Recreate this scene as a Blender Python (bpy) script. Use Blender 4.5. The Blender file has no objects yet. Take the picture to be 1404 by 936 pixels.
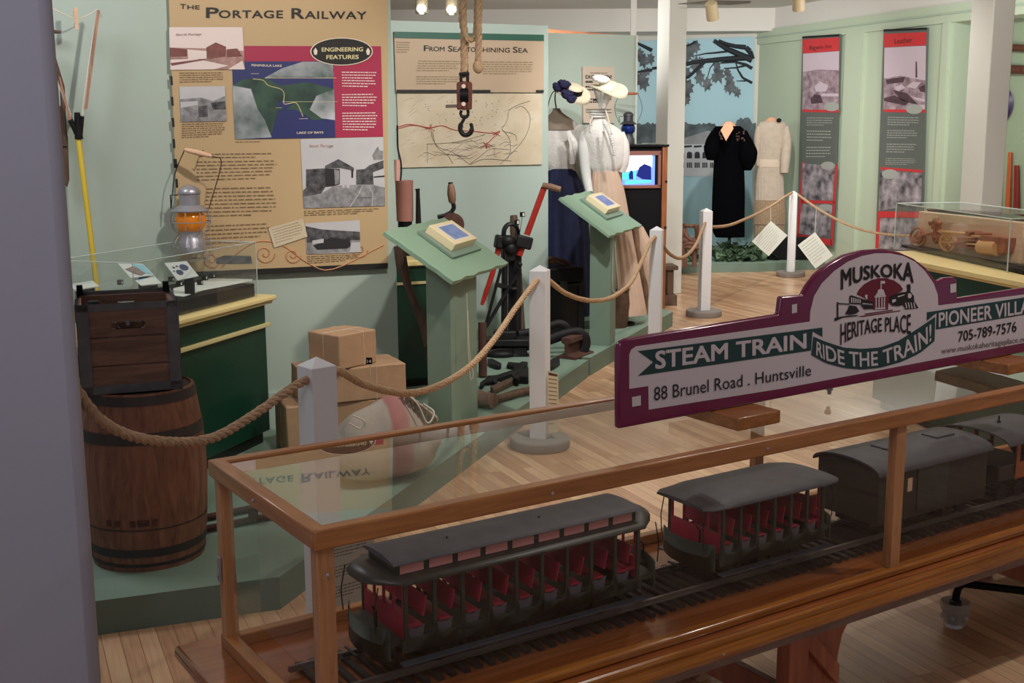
import bpy, bmesh, math, random
from math import sin, cos, tan, pi, radians, sqrt, atan2
from mathutils import Vector, Matrix
random.seed(7)
COL = bpy.context.scene.collection
V3 = Vector
# ---------------------------------------------------------------- camera model
FPX = 1603.0; PITCH = radians(10.2217); ROLL = radians(-0.2953); EYE = V3((0, 0, 1.65))
_R0 = V3((1, 0, 0)); _U0 = V3((0, sin(PITCH), cos(PITCH))); CF = V3((0, cos(PITCH), -sin(PITCH)))
CR = cos(ROLL)*_R0 + sin(ROLL)*_U0; CU = -sin(ROLL)*_R0 + cos(ROLL)*_U0
def ray(x, y): return CF + CR*((x-702)/FPX) - CU*((y-468)/FPX)
def G(x, y, z=0.0):
    d = ray(x, y); return EYE + d*((z-EYE.z)/d.z)
def DD(x, y, Y):
    d = ray(x, y); return EYE + d*(Y/d.y)
class Plane:
    """vertical plane through P with horizontal direction ang (deg); photo measurements become points on it"""
    def __init__(s, P, ang):
        s.P = V3((P[0], P[1], 0)); a = radians(ang); s.u = V3((cos(a), sin(a), 0)); s.n = V3((sin(a), -cos(a), 0)); s.ang = ang
        if s.n.dot(-s.P) < 0: s.n = -s.n
    def __call__(s, x, y, off=0.0):
        d = ray(x, y); o = EYE; t = s.n.dot(s.P-o)/s.n.dot(d); return o + d*t + s.n*off
def cr(x0, y0, sc): return lambda X, Y: (x0+X/sc, y0+Y/sc)
# ---------------------------------------------------------------- materials
def lin(h):
    if isinstance(h, str):
        c = [int(h[i:i+2], 16)/255 for i in (0, 2, 4)]
    else: c = [x/255 for x in h]
    return tuple((x/12.92 if x <= .04045 else ((x+.055)/1.055)**2.4) for x in c)
MATS = {}
def mat(name, col, rough=.6, metal=0.0, var=0.0, vs=8.0, bump=0.0, bs=60.0, col2=None, spec=.5, emit=None, es=0.0, coat=0.0):
    if name in MATS: return MATS[name]
    m = bpy.data.materials.new(name); m.use_nodes = True; nt = m.node_tree; b = nt.nodes['Principled BSDF']
    c = lin(col); b.inputs['Base Color'].default_value = (*c, 1); b.inputs['Roughness'].default_value = rough
    b.inputs['Metallic'].default_value = metal; b.inputs['Specular IOR Level'].default_value = spec
    if coat: b.inputs['Coat Weight'].default_value = coat; b.inputs['Coat Roughness'].default_value = .12
    if emit: b.inputs['Emission Color'].default_value = (*lin(emit), 1); b.inputs['Emission Strength'].default_value = es
    tc = None
    if var or bump: tc = nt.nodes.new('ShaderNodeTexCoord')
    if var:
        n = nt.nodes.new('ShaderNodeTexNoise'); n.inputs['Scale'].default_value = vs; n.inputs['Detail'].default_value = 6
        nt.links.new(tc.outputs['Object'], n.inputs['Vector'])
        r = nt.nodes.new('ShaderNodeValToRGB'); r.color_ramp.elements[0].position = .3; r.color_ramp.elements[1].position = .7
        c2 = lin(col2) if col2 else tuple(x*(1-var) for x in c)
        r.color_ramp.elements[0].color = (*c2, 1); r.color_ramp.elements[1].color = (*c, 1)
        nt.links.new(n.outputs['Fac'], r.inputs['Fac']); nt.links.new(r.outputs['Color'], b.inputs['Base Color'])
    if bump:
        n = nt.nodes.new('ShaderNodeTexNoise'); n.inputs['Scale'].default_value = bs; n.inputs['Detail'].default_value = 4
        nt.links.new(tc.outputs['Object'], n.inputs['Vector'])
        bp = nt.nodes.new('ShaderNodeBump'); bp.inputs['Strength'].default_value = bump; bp.inputs['Distance'].default_value = .01
        nt.links.new(n.outputs['Fac'], bp.inputs['Height']); nt.links.new(bp.outputs['Normal'], b.inputs['Normal'])
    MATS[name] = m; return m
def wood(name, c1, c2, axis=0, rough=.4, s=14.0, stretch=10.0, coat=0.0, bump=.1, rot=0.0):
    if name in MATS: return MATS[name]
    m = bpy.data.materials.new(name); m.use_nodes = True; nt = m.node_tree; b = nt.nodes['Principled BSDF']
    tc = nt.nodes.new('ShaderNodeTexCoord'); mp = nt.nodes.new('ShaderNodeMapping')
    sc = [s, s, s]; sc[axis] = s/stretch; mp.inputs['Scale'].default_value = sc
    nt.links.new(tc.outputs['Object'], mp.inputs['Vector'])
    n = nt.nodes.new('ShaderNodeTexNoise'); n.inputs['Scale'].default_value = 3; n.inputs['Detail'].default_value = 8; n.inputs['Roughness'].default_value = .65
    n.inputs['Distortion'].default_value = .6
    nt.links.new(mp.outputs['Vector'], n.inputs['Vector'])
    r = nt.nodes.new('ShaderNodeValToRGB'); r.color_ramp.elements[0].position = .32; r.color_ramp.elements[1].position = .68
    r.color_ramp.elements[0].color = (*lin(c2), 1); r.color_ramp.elements[1].color = (*lin(c1), 1)
    nt.links.new(n.outputs['Fac'], r.inputs['Fac']); nt.links.new(r.outputs['Color'], b.inputs['Base Color'])
    bp = nt.nodes.new('ShaderNodeBump'); bp.inputs['Strength'].default_value = bump; bp.inputs['Distance'].default_value = .004
    nt.links.new(n.outputs['Fac'], bp.inputs['Height']); nt.links.new(bp.outputs['Normal'], b.inputs['Normal'])
    b.inputs['Roughness'].default_value = rough
    if coat: b.inputs['Coat Weight'].default_value = coat; b.inputs['Coat Roughness'].default_value = .1
    MATS[name] = m; return m
def glass(name, tint=(1, 1, 1), base=.045, gain=.85, rough=.0, haze=0.0):
    """thin pane: clear with an angle-dependent mirror reflection and an optional faint diffuse film"""
    if name in MATS: return MATS[name]
    m = bpy.data.materials.new(name); m.use_nodes = True; nt = m.node_tree
    for n in list(nt.nodes): nt.nodes.remove(n)
    out = nt.nodes.new('ShaderNodeOutputMaterial'); mx = nt.nodes.new('ShaderNodeMixShader')
    tr = nt.nodes.new('ShaderNodeBsdfTransparent'); tr.inputs['Color'].default_value = (*tint, 1)
    gl = nt.nodes.new('ShaderNodeBsdfGlossy'); gl.inputs['Roughness'].default_value = rough
    lw = nt.nodes.new('ShaderNodeLayerWeight'); lw.inputs['Blend'].default_value = .5
    pw = nt.nodes.new('ShaderNodeMath'); pw.operation = 'POWER'; pw.inputs[1].default_value = 4.2
    ma = nt.nodes.new('ShaderNodeMath'); ma.operation = 'MULTIPLY_ADD'; ma.inputs[1].default_value = gain; ma.inputs[2].default_value = base
    nt.links.new(lw.outputs['Facing'], pw.inputs[0]); nt.links.new(pw.outputs[0], ma.inputs[0]); nt.links.new(ma.outputs[0], mx.inputs['Fac'])
    first = tr
    if haze:
        df = nt.nodes.new('ShaderNodeBsdfDiffuse'); df.inputs['Color'].default_value = (.7, .7, .7, 1)
        m2 = nt.nodes.new('ShaderNodeMixShader'); m2.inputs['Fac'].default_value = haze
        nt.links.new(tr.outputs[0], m2.inputs[1]); nt.links.new(df.outputs[0], m2.inputs[2]); first = m2
    nt.links.new(first.outputs[0], mx.inputs[1]); nt.links.new(gl.outputs[0], mx.inputs[2]); nt.links.new(mx.outputs[0], out.inputs['Surface'])
    MATS[name] = m; return m
def M(name): return MATS[name]
# ---------------------------------------------------------------- mesh builder
_txt = {}
def text_geo(s, bold=0.0, spacing=1.0):
    k = (s, bold, spacing)
    if k in _txt: return _txt[k]
    cu = bpy.data.curves.new('t', 'FONT'); cu.body = s; cu.offset = bold; cu.space_character = spacing; cu.resolution_u = 3
    ob = bpy.data.objects.new('t', cu); COL.objects.link(ob)
    me = bpy.data.meshes.new_from_object(ob)
    vs = [(v.co.x, v.co.y) for v in me.vertices]; fs = [tuple(p.vertices) for p in me.polygons]
    bpy.data.objects.remove(ob); bpy.data.meshes.remove(me); bpy.data.curves.remove(cu)
    ch = .727
    x0 = min(v[0] for v in vs); x1 = max(v[0] for v in vs)
    vs = [((v[0]-x0)/(x1-x0), v[1]/ch) for v in vs]
    _txt[k] = (vs, fs, (x1-x0)/ch); return _txt[k]
class MB:
    def __init__(s, X=None): s.v = []; s.f = []; s.m = []; s.X = X; s.marks = []
    def add(s, vs, fs, mi=0, X=None):
        o = len(s.v)
        for p in vs:
            p = V3(p)
            if X is not None: p = X @ p
            if s.X is not None: p = s.X @ p
            s.v.append(p)
        for f in fs: s.f.append([i+o for i in f]); s.m.append(mi)
        return s
    def box(s, c, d, X=None, mi=0):
        h = [x/2 for x in d]
        vs = [(c[0]+a*h[0], c[1]+b*h[1], c[2]+e*h[2]) for a in (-1, 1) for b in (-1, 1) for e in (-1, 1)]
        return s.add(vs, [(0, 1, 3, 2), (4, 6, 7, 5), (0, 4, 5, 1), (2, 3, 7, 6), (0, 2, 6, 4), (1, 5, 7, 3)], mi, X)
    def bx(s, x0, x1, y0, y1, z0, z1, mi=0, X=None): return s.box(((x0+x1)/2, (y0+y1)/2, (z0+z1)/2), (x1-x0, y1-y0, z1-z0), X, mi)
    def prism(s, pts, vec, mi=0, X=None):
        n = len(pts); vec = V3(vec); vs = [V3(p) for p in pts] + [V3(p)+vec for p in pts]
        return s.add(vs, [tuple(range(n))[::-1], tuple(range(n, 2*n))] + [(i, (i+1) % n, n+(i+1) % n, n+i) for i in range(n)], mi, X)
    def face(s, pts, mi=0, X=None): return s.add(pts, [tuple(range(len(pts)))], mi, X)
    def tube(s, pts, r, seg=8, mi=0, X=None, cap=True, flat=1.0):
        pts = [V3(p) for p in pts]; n = len(pts); rs = r if isinstance(r, (list, tuple)) else [r]*n
        vs = []; up = None
        for i, p in enumerate(pts):
            t = (pts[min(i+1, n-1)]-pts[max(i-1, 0)])
            t = t.normalized() if t.length > 1e-9 else V3((0, 0, 1))
            if up is None:
                up = V3((0, 0, 1)) if abs(t.z) < .9 else V3((0, 1, 0))
            up = (up - t*up.dot(t)).normalized(); sd = t.cross(up)
            for k in range(seg):
                a = 2*pi*k/seg; vs.append(p + (up*cos(a)*flat + sd*sin(a))*rs[i])
        fs = [(i*seg+k, i*seg+(k+1) % seg, (i+1)*seg+(k+1) % seg, (i+1)*seg+k) for i in range(n-1) for k in range(seg)]
        if cap: fs += [tuple(range(seg))[::-1], tuple(range((n-1)*seg, n*seg))]
        return s.add(vs, fs, mi, X)
    def lathe(s, prof, c=(0, 0, 0), seg=24, mi=0, X=None, sx=1.0, sy=1.0):
        vs = []; n = len(prof)
        for r, z in prof:
            for k in range(seg):
                a = 2*pi*k/seg; vs.append((c[0]+r*cos(a)*sx, c[1]+r*sin(a)*sy, c[2]+z))
        fs = [(i*seg+k, i*seg+(k+1) % seg, (i+1)*seg+(k+1) % seg, (i+1)*seg+k) for i in range(n-1) for k in range(seg)]
        if prof[0][0] > 1e-6: fs.append(tuple(range(seg))[::-1])
        if prof[-1][0] > 1e-6: fs.append(tuple(range((n-1)*seg, n*seg)))
        return s.add(vs, fs, mi, X)
    def ell(s, c, r, seg=16, rings=10, mi=0, X=None):
        pr = [(max(1e-4, sin(pi*i/rings)), -cos(pi*i/rings)) for i in range(rings+1)]
        vs = []
        for a, z in pr:
            for k in range(seg):
                t = 2*pi*k/seg; vs.append((c[0]+r[0]*a*cos(t), c[1]+r[1]*a*sin(t), c[2]+r[2]*z))
        fs = [(i*seg+k, i*seg+(k+1) % seg, (i+1)*seg+(k+1) % seg, (i+1)*seg+k) for i in range(rings) for k in range(seg)]
        return s.add(vs, fs, mi, X)
    # flat artwork measured on a plane
    def flat(s, pl, pts, off, mi=0): return s.add([pl(x, y, off) for x, y in pts], [tuple(range(len(pts)))], mi)
    def slab(s, pl, pts, o0, o1, mi=0):
        return s.prism([pl(x, y, o0) for x, y in pts], pl.n*(o1-o0), mi)
    def text(s, pl, t, p0, p1, h, off, mi=0, bold=.0, spacing=1.0, h1=None, shear=0.0, fn=None):
        s.marks.append(len(s.f)); vs, fs, w = text_geo(t, 0.0, spacing); h1 = h if h1 is None else h1; P = []
        if bold:   # heavier strokes from slightly shifted copies of the letters
            b = bold*.75/.727; v0, f0 = vs, fs; vs, fs = [], []
            for sx, sy in ((-1, -1), (1, -1), (1, 1), (-1, 1), (0, 0)):
                o = len(vs); vs += [(x+sx*b/w, y+sy*b) for x, y in v0]; fs += [tuple(i+o for i in f) for f in f0]
        nv = len(vs)//5 if bold else len(vs)
        for iv, (x, y) in enumerate(vs):
            if fn: q = fn(x, y)
            else: q = (p0[0]+(p1[0]-p0[0])*x + shear*y*h, p0[1]+(p1[1]-p0[1])*x - y*(h+(h1-h)*x))
            P.append(pl(q[0], q[1], off+.00012*(iv//nv)))
        return s.add(P, fs, mi)
    def rows(s, pl, quad, n, off, mi=0, fill=.34, short=.2):
        s.marks.append(len(s.f)); (ax, ay), (bx_, by), (cx, cy), (dx, dy) = quad   # TL TR BR BL
        def Q(u, v):
            return ((ax*(1-u)+bx_*u)*(1-v)+(dx*(1-u)+cx*u)*v, (ay*(1-u)+by*u)*(1-v)+(dy*(1-u)+cy*u)*v)
        for i in range(n):
            v0 = i/n; v1 = v0+fill/n; u = 0; end = 1 - (random.random()*.12 if i < n-1 else random.random()*short+.25)
            while u < end:
                w = random.uniform(.03, .11); u1 = min(u+w, end)
                if u1-u > .01: s.flat(pl, [Q(u, v0), Q(u1, v0), Q(u1, v1), Q(u, v1)], off, mi)
                u = u1+.018
        return s
    def build(s, name, mats, parent=None, smooth=True, bevel=0.0, org=None, ang=35, sub=0):
        if len(s.marks) > 1 and s.marks[0] == 0 and name in ('text_lines', 'pink_text_lines', 'ribbon_lettering', 'address_lettering', 'name_lettering', 'map_lettering'):
            E = s.marks+[len(s.f)]; last = None
            for a, b in zip(E, E[1:]):
                q = MB(); mp = {}
                for f, mi in zip(s.f[a:b], s.m[a:b]):
                    g = []
                    for i in f:
                        if i not in mp: mp[i] = len(q.v); q.v.append(s.v[i])
                        g.append(mp[i])
                    q.f.append(g); q.m.append(mi)
                last = q.build(name, mats, parent, smooth, bevel, org, ang, sub)
            return last
        inv = None
        if parent is not None:
            rt = parent
            while rt.parent: rt = rt.parent
            inv = rt.matrix_basis.inverted()
        elif org is not None: inv = Matrix.Translation(-V3(org))
        vs = [(inv @ p if inv else p) for p in s.v]
        me = bpy.data.meshes.new(name); me.from_pydata([tuple(v) for v in vs], [], s.f)
        if not isinstance(mats, (list, tuple)): mats = [mats]
        for m in mats: me.materials.append(M(m) if isinstance(m, str) else m)
        me.polygons.foreach_set('material_index', s.m)
        bm = bmesh.new(); bm.from_mesh(me); bmesh.ops.remove_doubles(bm, verts=bm.verts, dist=1e-6)
        if smooth:
            for f in bm.faces: f.smooth = True
            for e in bm.edges:
                if len(e.link_faces) == 2 and e.calc_face_angle(0) > radians(ang): e.smooth = False
        bm.to_mesh(me); bm.free()
        o = bpy.data.objects.new(name, me); COL.objects.link(o)
        if parent is not None: o.parent = parent
        elif org is not None: o.location = org
        if bevel:
            b = o.modifiers.new('b', 'BEVEL'); b.width = bevel; b.segments = 2; b.limit_method = 'ANGLE'; b.angle_limit = radians(40)
        if sub:
            b = o.modifiers.new('s', 'SUBSURF'); b.levels = sub; b.render_levels = sub
        return o
def tag(o, label, cat=None, group=None, kind=None):
    if label: o['label'] = label
    if cat: o['category'] = cat
    if group: o['group'] = group
    if kind: o['kind'] = kind
    return o
def thing(name, label, cat, loc=(0, 0, 0), rz=0.0, group=None):
    o = bpy.data.objects.new(name, None); COL.objects.link(o); o.empty_display_size = .05
    o.matrix_basis = Matrix.Translation(V3(loc)) @ Matrix.Rotation(radians(rz), 4, 'Z')
    return tag(o, label, cat, group)
def struct(o): o['kind'] = 'structure'; return o
def XF(o): return o.matrix_basis.copy()
def Tm(loc, rz=0.0, rx=0.0, ry=0.0):
    return Matrix.Translation(V3(loc)) @ Matrix.Rotation(radians(rz), 4, 'Z') @ Matrix.Rotation(radians(ry), 4, 'Y') @ Matrix.Rotation(radians(rx), 4, 'X')
def copy_tree(o, basis, label=None):
    c = o.copy(); COL.objects.link(c); c.matrix_basis = basis
    if label: c['label'] = label
    def rec(a, b):
        for ch in list(a.children):
            d = ch.copy(); COL.objects.link(d); d.parent = b; rec(ch, d)
    rec(o, c); return c
def smoothpath(pts, n=8):
    pts = [V3(p) for p in pts]; out = []
    P = [2*pts[0]-pts[1]] + pts + [2*pts[-1]-pts[-2]]
    for i in range(1, len(P)-2):
        for k in range(n):
            t = k/n; a, b, c, d = P[i-1], P[i], P[i+1], P[i+2]
            out.append(.5*((2*b)+(c-a)*t+(2*a-5*b+4*c-d)*t*t+(3*b-a-3*c+d)*t**3))
    out.append(pts[-1]); return out
def ropemesh(mb, path, r, pitch=.075, step=.008, mi=0, seg=6, strands=3):
    P = [V3(p) for p in path]; L = [0]
    for a, b in zip(P, P[1:]): L.append(L[-1]+(b-a).length)
    n = max(8, int(L[-1]/step)); Q = []; j = 0
    for i in range(n+1):
        d = L[-1]*i/n
        while j < len(L)-2 and L[j+1] < d: j += 1
        t = (d-L[j])/max(1e-9, L[j+1]-L[j]); Q.append(P[j].lerp(P[j+1], min(1, t)))
    fr = []; up = V3((0, 0, 1))
    for i in range(n+1):
        t = (Q[min(i+1, n)]-Q[max(0, i-1)]).normalized()
        if i == 0 and abs(t.z) > .9: up = V3((0, 1, 0))
        up = (up-t*up.dot(t)).normalized(); fr.append((up.copy(), t.cross(up)))
    for k in range(strands):
        pts = []
        for i in range(n+1):
            a = 2*pi*(L[-1]*i/n)/pitch + 2*pi*k/strands; u, w = fr[i]
            pts.append(Q[i]+(u*cos(a)+w*sin(a))*r*.48)
        mb.tube(pts, r*.56, seg=seg, mi=mi)
# ---------------------------------------------------------------- materials table
mat('wall', 'b3c3b9', .85, var=.04, vs=1.5); mat('wallshade', 'a3b4a6', .85)
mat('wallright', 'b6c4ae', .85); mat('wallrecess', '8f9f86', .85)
mat('white', 'd8d8d4', .55, bump=.05, bs=20); mat('offwhite', 'c9c8c0', .7); mat('ceil', 'd4d2cc', .9)
mat('pillar', 'aaacbc', .7, bump=.04, bs=40); mat('pillarB', 'cfd0ca', .6)
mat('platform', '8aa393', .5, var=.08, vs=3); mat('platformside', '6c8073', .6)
mat('tan', 'c2a77e', .6); mat('crimson', 'a8264c', .55); mat('ink', '1b1918', .6); mat('inksoft', '80694e', .8)
mat('paper', 'e6dfd2', .8); mat('paperw', 'd9dcd4', .8); mat('cream', 'e6d8b4', .55); mat('inkw', 'e8dcc8', .6)
mat('sepialight', 'e8d8d4', .7); mat('sepia', 'c49a92', .7, var=.5, vs=25); mat('sepiadk', '8a5650', .7, var=.3, vs=40)
mat('g1', 'c8c8cc', .7, var=.1, vs=9); mat('g2', 'a2a2a6', .7, var=.6, vs=30); mat('g3', '66666a', .7, var=.85, vs=35); mat('g4', '26262a', .7)
mat('navymap', '28306a', .5); mat('mapgreen', '3e5e4e', .6, var=.5, vs=9, col2='1c3430'); mat('mapcloud', 'c8ccd4', .7, var=.6, vs=6, col2='2e4c42')
mat('routeline', 'd8d0a0', .6); mat('black', '0d0d10', .5, spec=.2); mat('blackgloss', '0c0c0e', .25)
mat('green1', '2a5c4a', .55); mat('cabgreen', '123f30', .35, var=.25, vs=4); mat('yellowtrim', 'e8d496', .45); mat('creamtrim', 'cfc28e', .5)
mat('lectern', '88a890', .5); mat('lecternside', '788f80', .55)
mat('photobox', 'e9d8b2', .5); mat('bluephoto', '3a62b4', .3, var=.6, vs=25, col2='7c9cd4')
mat('mapcream', 'd9cdb4', .75, var=.12, vs=6, col2='c9b89a'); mat('mapred', 'b4584c', .8); mat('mapink', '6a5c54', .8)
mat('rope', 'bf9e7e', .95, var=.3, vs=40, bump=.4, bs=200); mat('ropelight', 'd2b28e', .95, var=.25, vs=40, bump=.4, bs=200)
mat('iron', '2c2b2d', .55, metal=.6, var=.3, vs=20); mat('ironlight', '55565c', .5, metal=.6, var=.3, vs=20)
mat('galv', 'b0aeb6', .35, metal=.5, var=.2, vs=15); mat('redpaint', 'b02a20', .5, var=.3, vs=15); mat('rust', '5a3a30', .8, var=.4, vs=20)
wood('woodgrip', '9a7860', '6a4a38', 2, .5); wood('woodold', '6e5646', '4a382e', 2, .7, s=10)
wood('oakx', 'b57844', '8f5a30', 0, .3, s=22, stretch=14, coat=.3, bump=.05); wood('oakz', 'c48e60', 'a06e48', 2, .35, s=26, stretch=14, coat=.2, bump=.05); wood('oaky', 'b57844', '8f5a30', 1, .3, s=22, stretch=14, coat=.3, bump=.05)
wood('board', 'a05e34', '7c4422', 0, .18, s=12, stretch=16, coat=.5, bump=.03); wood('mould', 'b06e2c', '7c4718', 0, .22, s=18, stretch=20, coat=.5, bump=.05)
wood('ply', '8f7a6e', '6f5c52', 0, .7, s=20); wood('trestle', 'b0644c', '84402e', 2, .35, s=10, coat=.2)
wood('barrelwood', '966650', '64402e', 2, .6, s=12, stretch=7, bump=.3); mat('hoop', '47413f', .6, metal=.3, var=.3, vs=15)
wood('crate', '8e6c5c', '5e443a', 0, .65, s=10, bump=.3); mat('crateiron', '6c6c70', .6, metal=.3, var=.35, vs=18)
wood('pine', 'ecc8a8', 'd8ac88', 0, .5, s=8); wood('modelwood', 'b5653a', '8a4424', 0, .45, s=12); mat('modellight', 'd8a06a', .5)
mat('kraft', 'b59272', .75, var=.18, vs=6, bump=.35, bs=14); mat('string', 'd8d0c0', .9)
mat('canvas', 'aaa194', .95, var=.15, vs=8, bump=.3, bs=25); mat('canvasred', 'a87470', .95, var=.3, vs=8, col2='a08a80')
mat('mural', 'a2c6d2', .8); mat('branch', '20262c', .8); mat('leafgrey', '343a42', .8, var=.5, vs=9, col2='6c7478'); mat('bush', '66737a', .8, var=.5, vs=6, col2='343e42')
mat('hotel', 'b9bec4', .8); mat('hotelroof', '8e9296', .8, var=.2, vs=10); mat('hoteldk', '2a2e34', .8)
mat('bannerred', 'c8383c', .6); mat('bannergrey', '5e6460', .7); mat('bannerpic', 'b8a4ac', .7, var=.5, vs=12, col2='6a5260'); mat('bannerpic2', 'b8b0b8', .7, var=.8, vs=9, col2='2c2a30')
mat('bannersky', 'c8b8c4', .7); mat('bannerdk', '5c4650', .7, var=.5, vs=25)
mat('skin', 'd8a482', .6); mat('lace', 'e4e0da', .9, var=.12, vs=30, bump=.5, bs=60); mat('navy', '20264a', .85, var=.3, vs=12); mat('blackdress', '040407', .95, spec=.05)
mat('pinkskirt', 'd6b8a2', .85, var=.12, vs=10); mat('beigedress', 'c2b4a4', .9, var=.15, vs=20, bump=.3, bs=60); mat('beigefringe', 'ac9478', .95, var=.4, vs=60)
mat('straw', 'd8d0b6', .8, bump=.3, bs=120); mat('flower', '262450', .85, var=.6, vs=60); mat('tulle', 'dcdcd8', .9)
mat('amber', 'd07a1c', .15, emit='d8780e', es=.14); mat('blueglass', '10286a', .1)
mat('tvblue', '4a6cd0', .3, emit='7f9cff', es=1.2); mat('tvcyan', '30b0d0', .3, emit='50d0f0', es=1.6); mat('tvwhite', 'e8f0ff', .3, emit='e6f0ff', es=2.6); mat('tvdark', '101a50', .3, emit='1c2c90', es=.6)
wood('tvwood', 'a5683e', '7c4626', 2, .45); mat('pinktrim', '8a5a50', .5)
mat('signmaroon', '6e1444', .25, coat=.5); mat('signmaroondk', '45102a', .3, coat=.3); mat('signwhite', 'd2c8ce', .45); mat('signgreen', '123c3c', .4); mat('signred', '6a1428', .4)
mat('lowroof', '3a3934', .4, var=.25, vs=25); mat('carroof', '545258', .55, var=.25, vs=25); mat('cargreen', '3c4036', .55, var=.3, vs=30); mat('dashgreen', '3c4a40', .5, var=.2, vs=30)
mat('carred', 'b82a48', .5, var=.2, vs=30); mat('benchend', '5c5860', .5); mat('railmetal', '7c706a', .45, metal=.5); mat('tie', '2c2220', .8, var=.3, vs=40); mat('sill', '48505c', .5)
mat('pinkpane', 'dc948c', .4); mat('boxcar', '37332c', .6, var=.3, vs=20); mat('clearpane', 'b8b0ac', .2)
mat('ivy', '2c4430', .7, var=.5, vs=12, col2='5c7458'); mat('soil', '3a3430', .9); mat('basket', '5e4230', .8, var=.4, vs=40, bump=.5, bs=80); mat('fur', '8a6a50', .9, var=.5, vs=10)
mat('postwhite', 'dcdde0', .45); mat('concrete', '8f8983', .9, var=.1, vs=10, bump=.2, bs=50)
mat('yellowpole', 'dcc040', .5); mat('clearplastic', 'b0a89c', .2); mat('terracotta', 'b0704c', .8); mat('lampshade', 'd8c8a4', .5)
mat('bulb', 'ffffff', .5, emit='fff8ee', es=30); mat('tealink', '2c6a5a', .6); mat('greytext', 'a8aca4', .7); mat('pinkmetal', 'a06e62', .6, var=.15, vs=8)
glass('glasstop', (.97, .985, .98), base=.12, gain=1.1, haze=.0); glass('glass', (.985, .99, .985), base=.035, gain=.7, haze=.0); glass('glasscase', (.94, .97, .96), base=.06, gain=.6, haze=.035)
glass('jarglass', (.8, .82, .8), base=.15, gain=.7); mat('glassedge', 'b8c4c0', .2)
# ================================================================ SETTING
GA = 23.5
W1 = Plane((-.608, 6.25), GA); W2 = Plane((-.145, 8.6), GA); W3 = Plane((.65, 10.3), GA)
MUR = Plane((2.4, 15.6), -8); RW = Plane((3.2, 15.5), -66.5); RC = Plane((3.2+.5, 15.5+.2), -66.5)
def S(pl, x, y=300): return (pl(x, y)-pl.P).dot(pl.u)
def wallbox(name, pl, s0, s1, z0, z1, m, thick=.1):
    mb = MB(); a = pl.P + pl.u*s0; b = pl.P + pl.u*s1
    mb.prism([a+V3((0, 0, z0)), b+V3((0, 0, z0)), b+V3((0, 0, z1)), a+V3((0, 0, z1))], -pl.n*thick)
    return struct(mb.build(name, m, smooth=False))
def floor_material():
    m = bpy.data.materials.new('maple_strip_floor'); m.use_nodes = True; nt = m.node_tree; b = nt.nodes['Principled BSDF']
    tc = nt.nodes.new('ShaderNodeTexCoord'); mp = nt.nodes.new('ShaderNodeMapping'); mp.inputs['Rotation'].default_value = (0, 0, radians(-114))
    nt.links.new(tc.outputs['Object'], mp.inputs['Vector'])
    br = nt.nodes.new('ShaderNodeTexBrick'); br.offset = .37; br.offset_frequency = 3
    for k, v in (('Scale', 1), ('Mortar Size', .0012), ('Brick Width', .85), ('Row Height', .058), ('Bias', 0.0), ('Mortar Smooth', .1)): br.inputs[k].default_value = v
    br.inputs['Color1'].default_value = (*lin('e2bc96'), 1); br.inputs['Color2'].default_value = (*lin('bf9270'), 1); br.inputs['Mortar'].default_value = (*lin('8a6244'), 1)
    nt.links.new(mp.outputs['Vector'], br.inputs['Vector'])
    mp2 = nt.nodes.new('ShaderNodeMapping'); mp2.inputs['Scale'].default_value = (2, 30, 1)
    nt.links.new(mp.outputs['Vector'], mp2.inputs['Vector'])
    n = nt.nodes.new('ShaderNodeTexNoise'); n.inputs['Scale'].default_value = 1.5; n.inputs['Detail'].default_value = 6; n.inputs['Distortion'].default_value = .8
    nt.links.new(mp2.outputs['Vector'], n.inputs['Vector'])
    mx = nt.nodes.new('ShaderNodeMix'); mx.data_type = 'RGBA'; mx.blend_type = 'OVERLAY'; mx.inputs['Factor'].default_value = .45
    nt.links.new(br.outputs['Color'], mx.inputs[6]); nt.links.new(n.outputs['Fac'], mx.inputs[7]); nt.links.new(mx.outputs[2], b.inputs['Base Color'])
    b.inputs['Roughness'].default_value = .32; b.inputs['Coat Weight'].default_value = .15; b.inputs['Coat Roughness'].default_value = .2
    MATS['floor'] = m
floor_material()
fl = MB().face([(-7, -4, 0), (9, -4, 0), (9, 19, 0), (-7, 19, 0)]).build('floor', 'floor', smooth=False); struct(fl)
ce = MB().face([(-7, -4, 3.15), (-7, 19, 3.15), (9, 19, 3.15), (9, -4, 3.15)]).build('ceiling', 'ceil', smooth=False); struct(ce)
wallbox('wall_left', W1, -5.0, S(W1, 542), 0, 2.62, 'wall')
wallbox('wall_middle', W2, -3.0, S(W2, 751.5), 0, 2.40, 'wall')
wallbox('wall_rear', W3, -1.2, S(W3, 869), 0, 2.46, 'wall')
wallbox('wall_far', MUR, -9, 3.4, 0, 3.15, 'offwhite', .1)
# right wall: plain stretch, a recess, and the white beam above
sr = S(RW, 1282); s0 = -.9
wallbox('wall_right', RW, s0, sr, 0, 2.86, 'wallright', .12)
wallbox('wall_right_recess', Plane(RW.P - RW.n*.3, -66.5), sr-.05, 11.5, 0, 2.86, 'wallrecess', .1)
mb = MB(); a = RW.P+RW.u*sr; b = a-RW.n*.3
mb.prism([a, a+RW.u*.12, b+RW.u*.12, b], (0, 0, 2.86)); struct(mb.build('trim_1', 'wallright', smooth=False))
wallbox('trim_2', Plane(RW.P+RW.n*.03, -66.5), s0, 11.5, 2.72, 2.90, 'wallright', .34)
wallbox('wall_right_beam', Plane(RW.P+RW.n*.0, -66.5), s0, 11.5, 2.90, 3.15, 'ceil', .34)
wallbox('trim_3', Plane(RW.P+RW.n*.045, -66.5), s0, 11.5, 2.80, 2.815, 'wallshade', .05)
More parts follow.
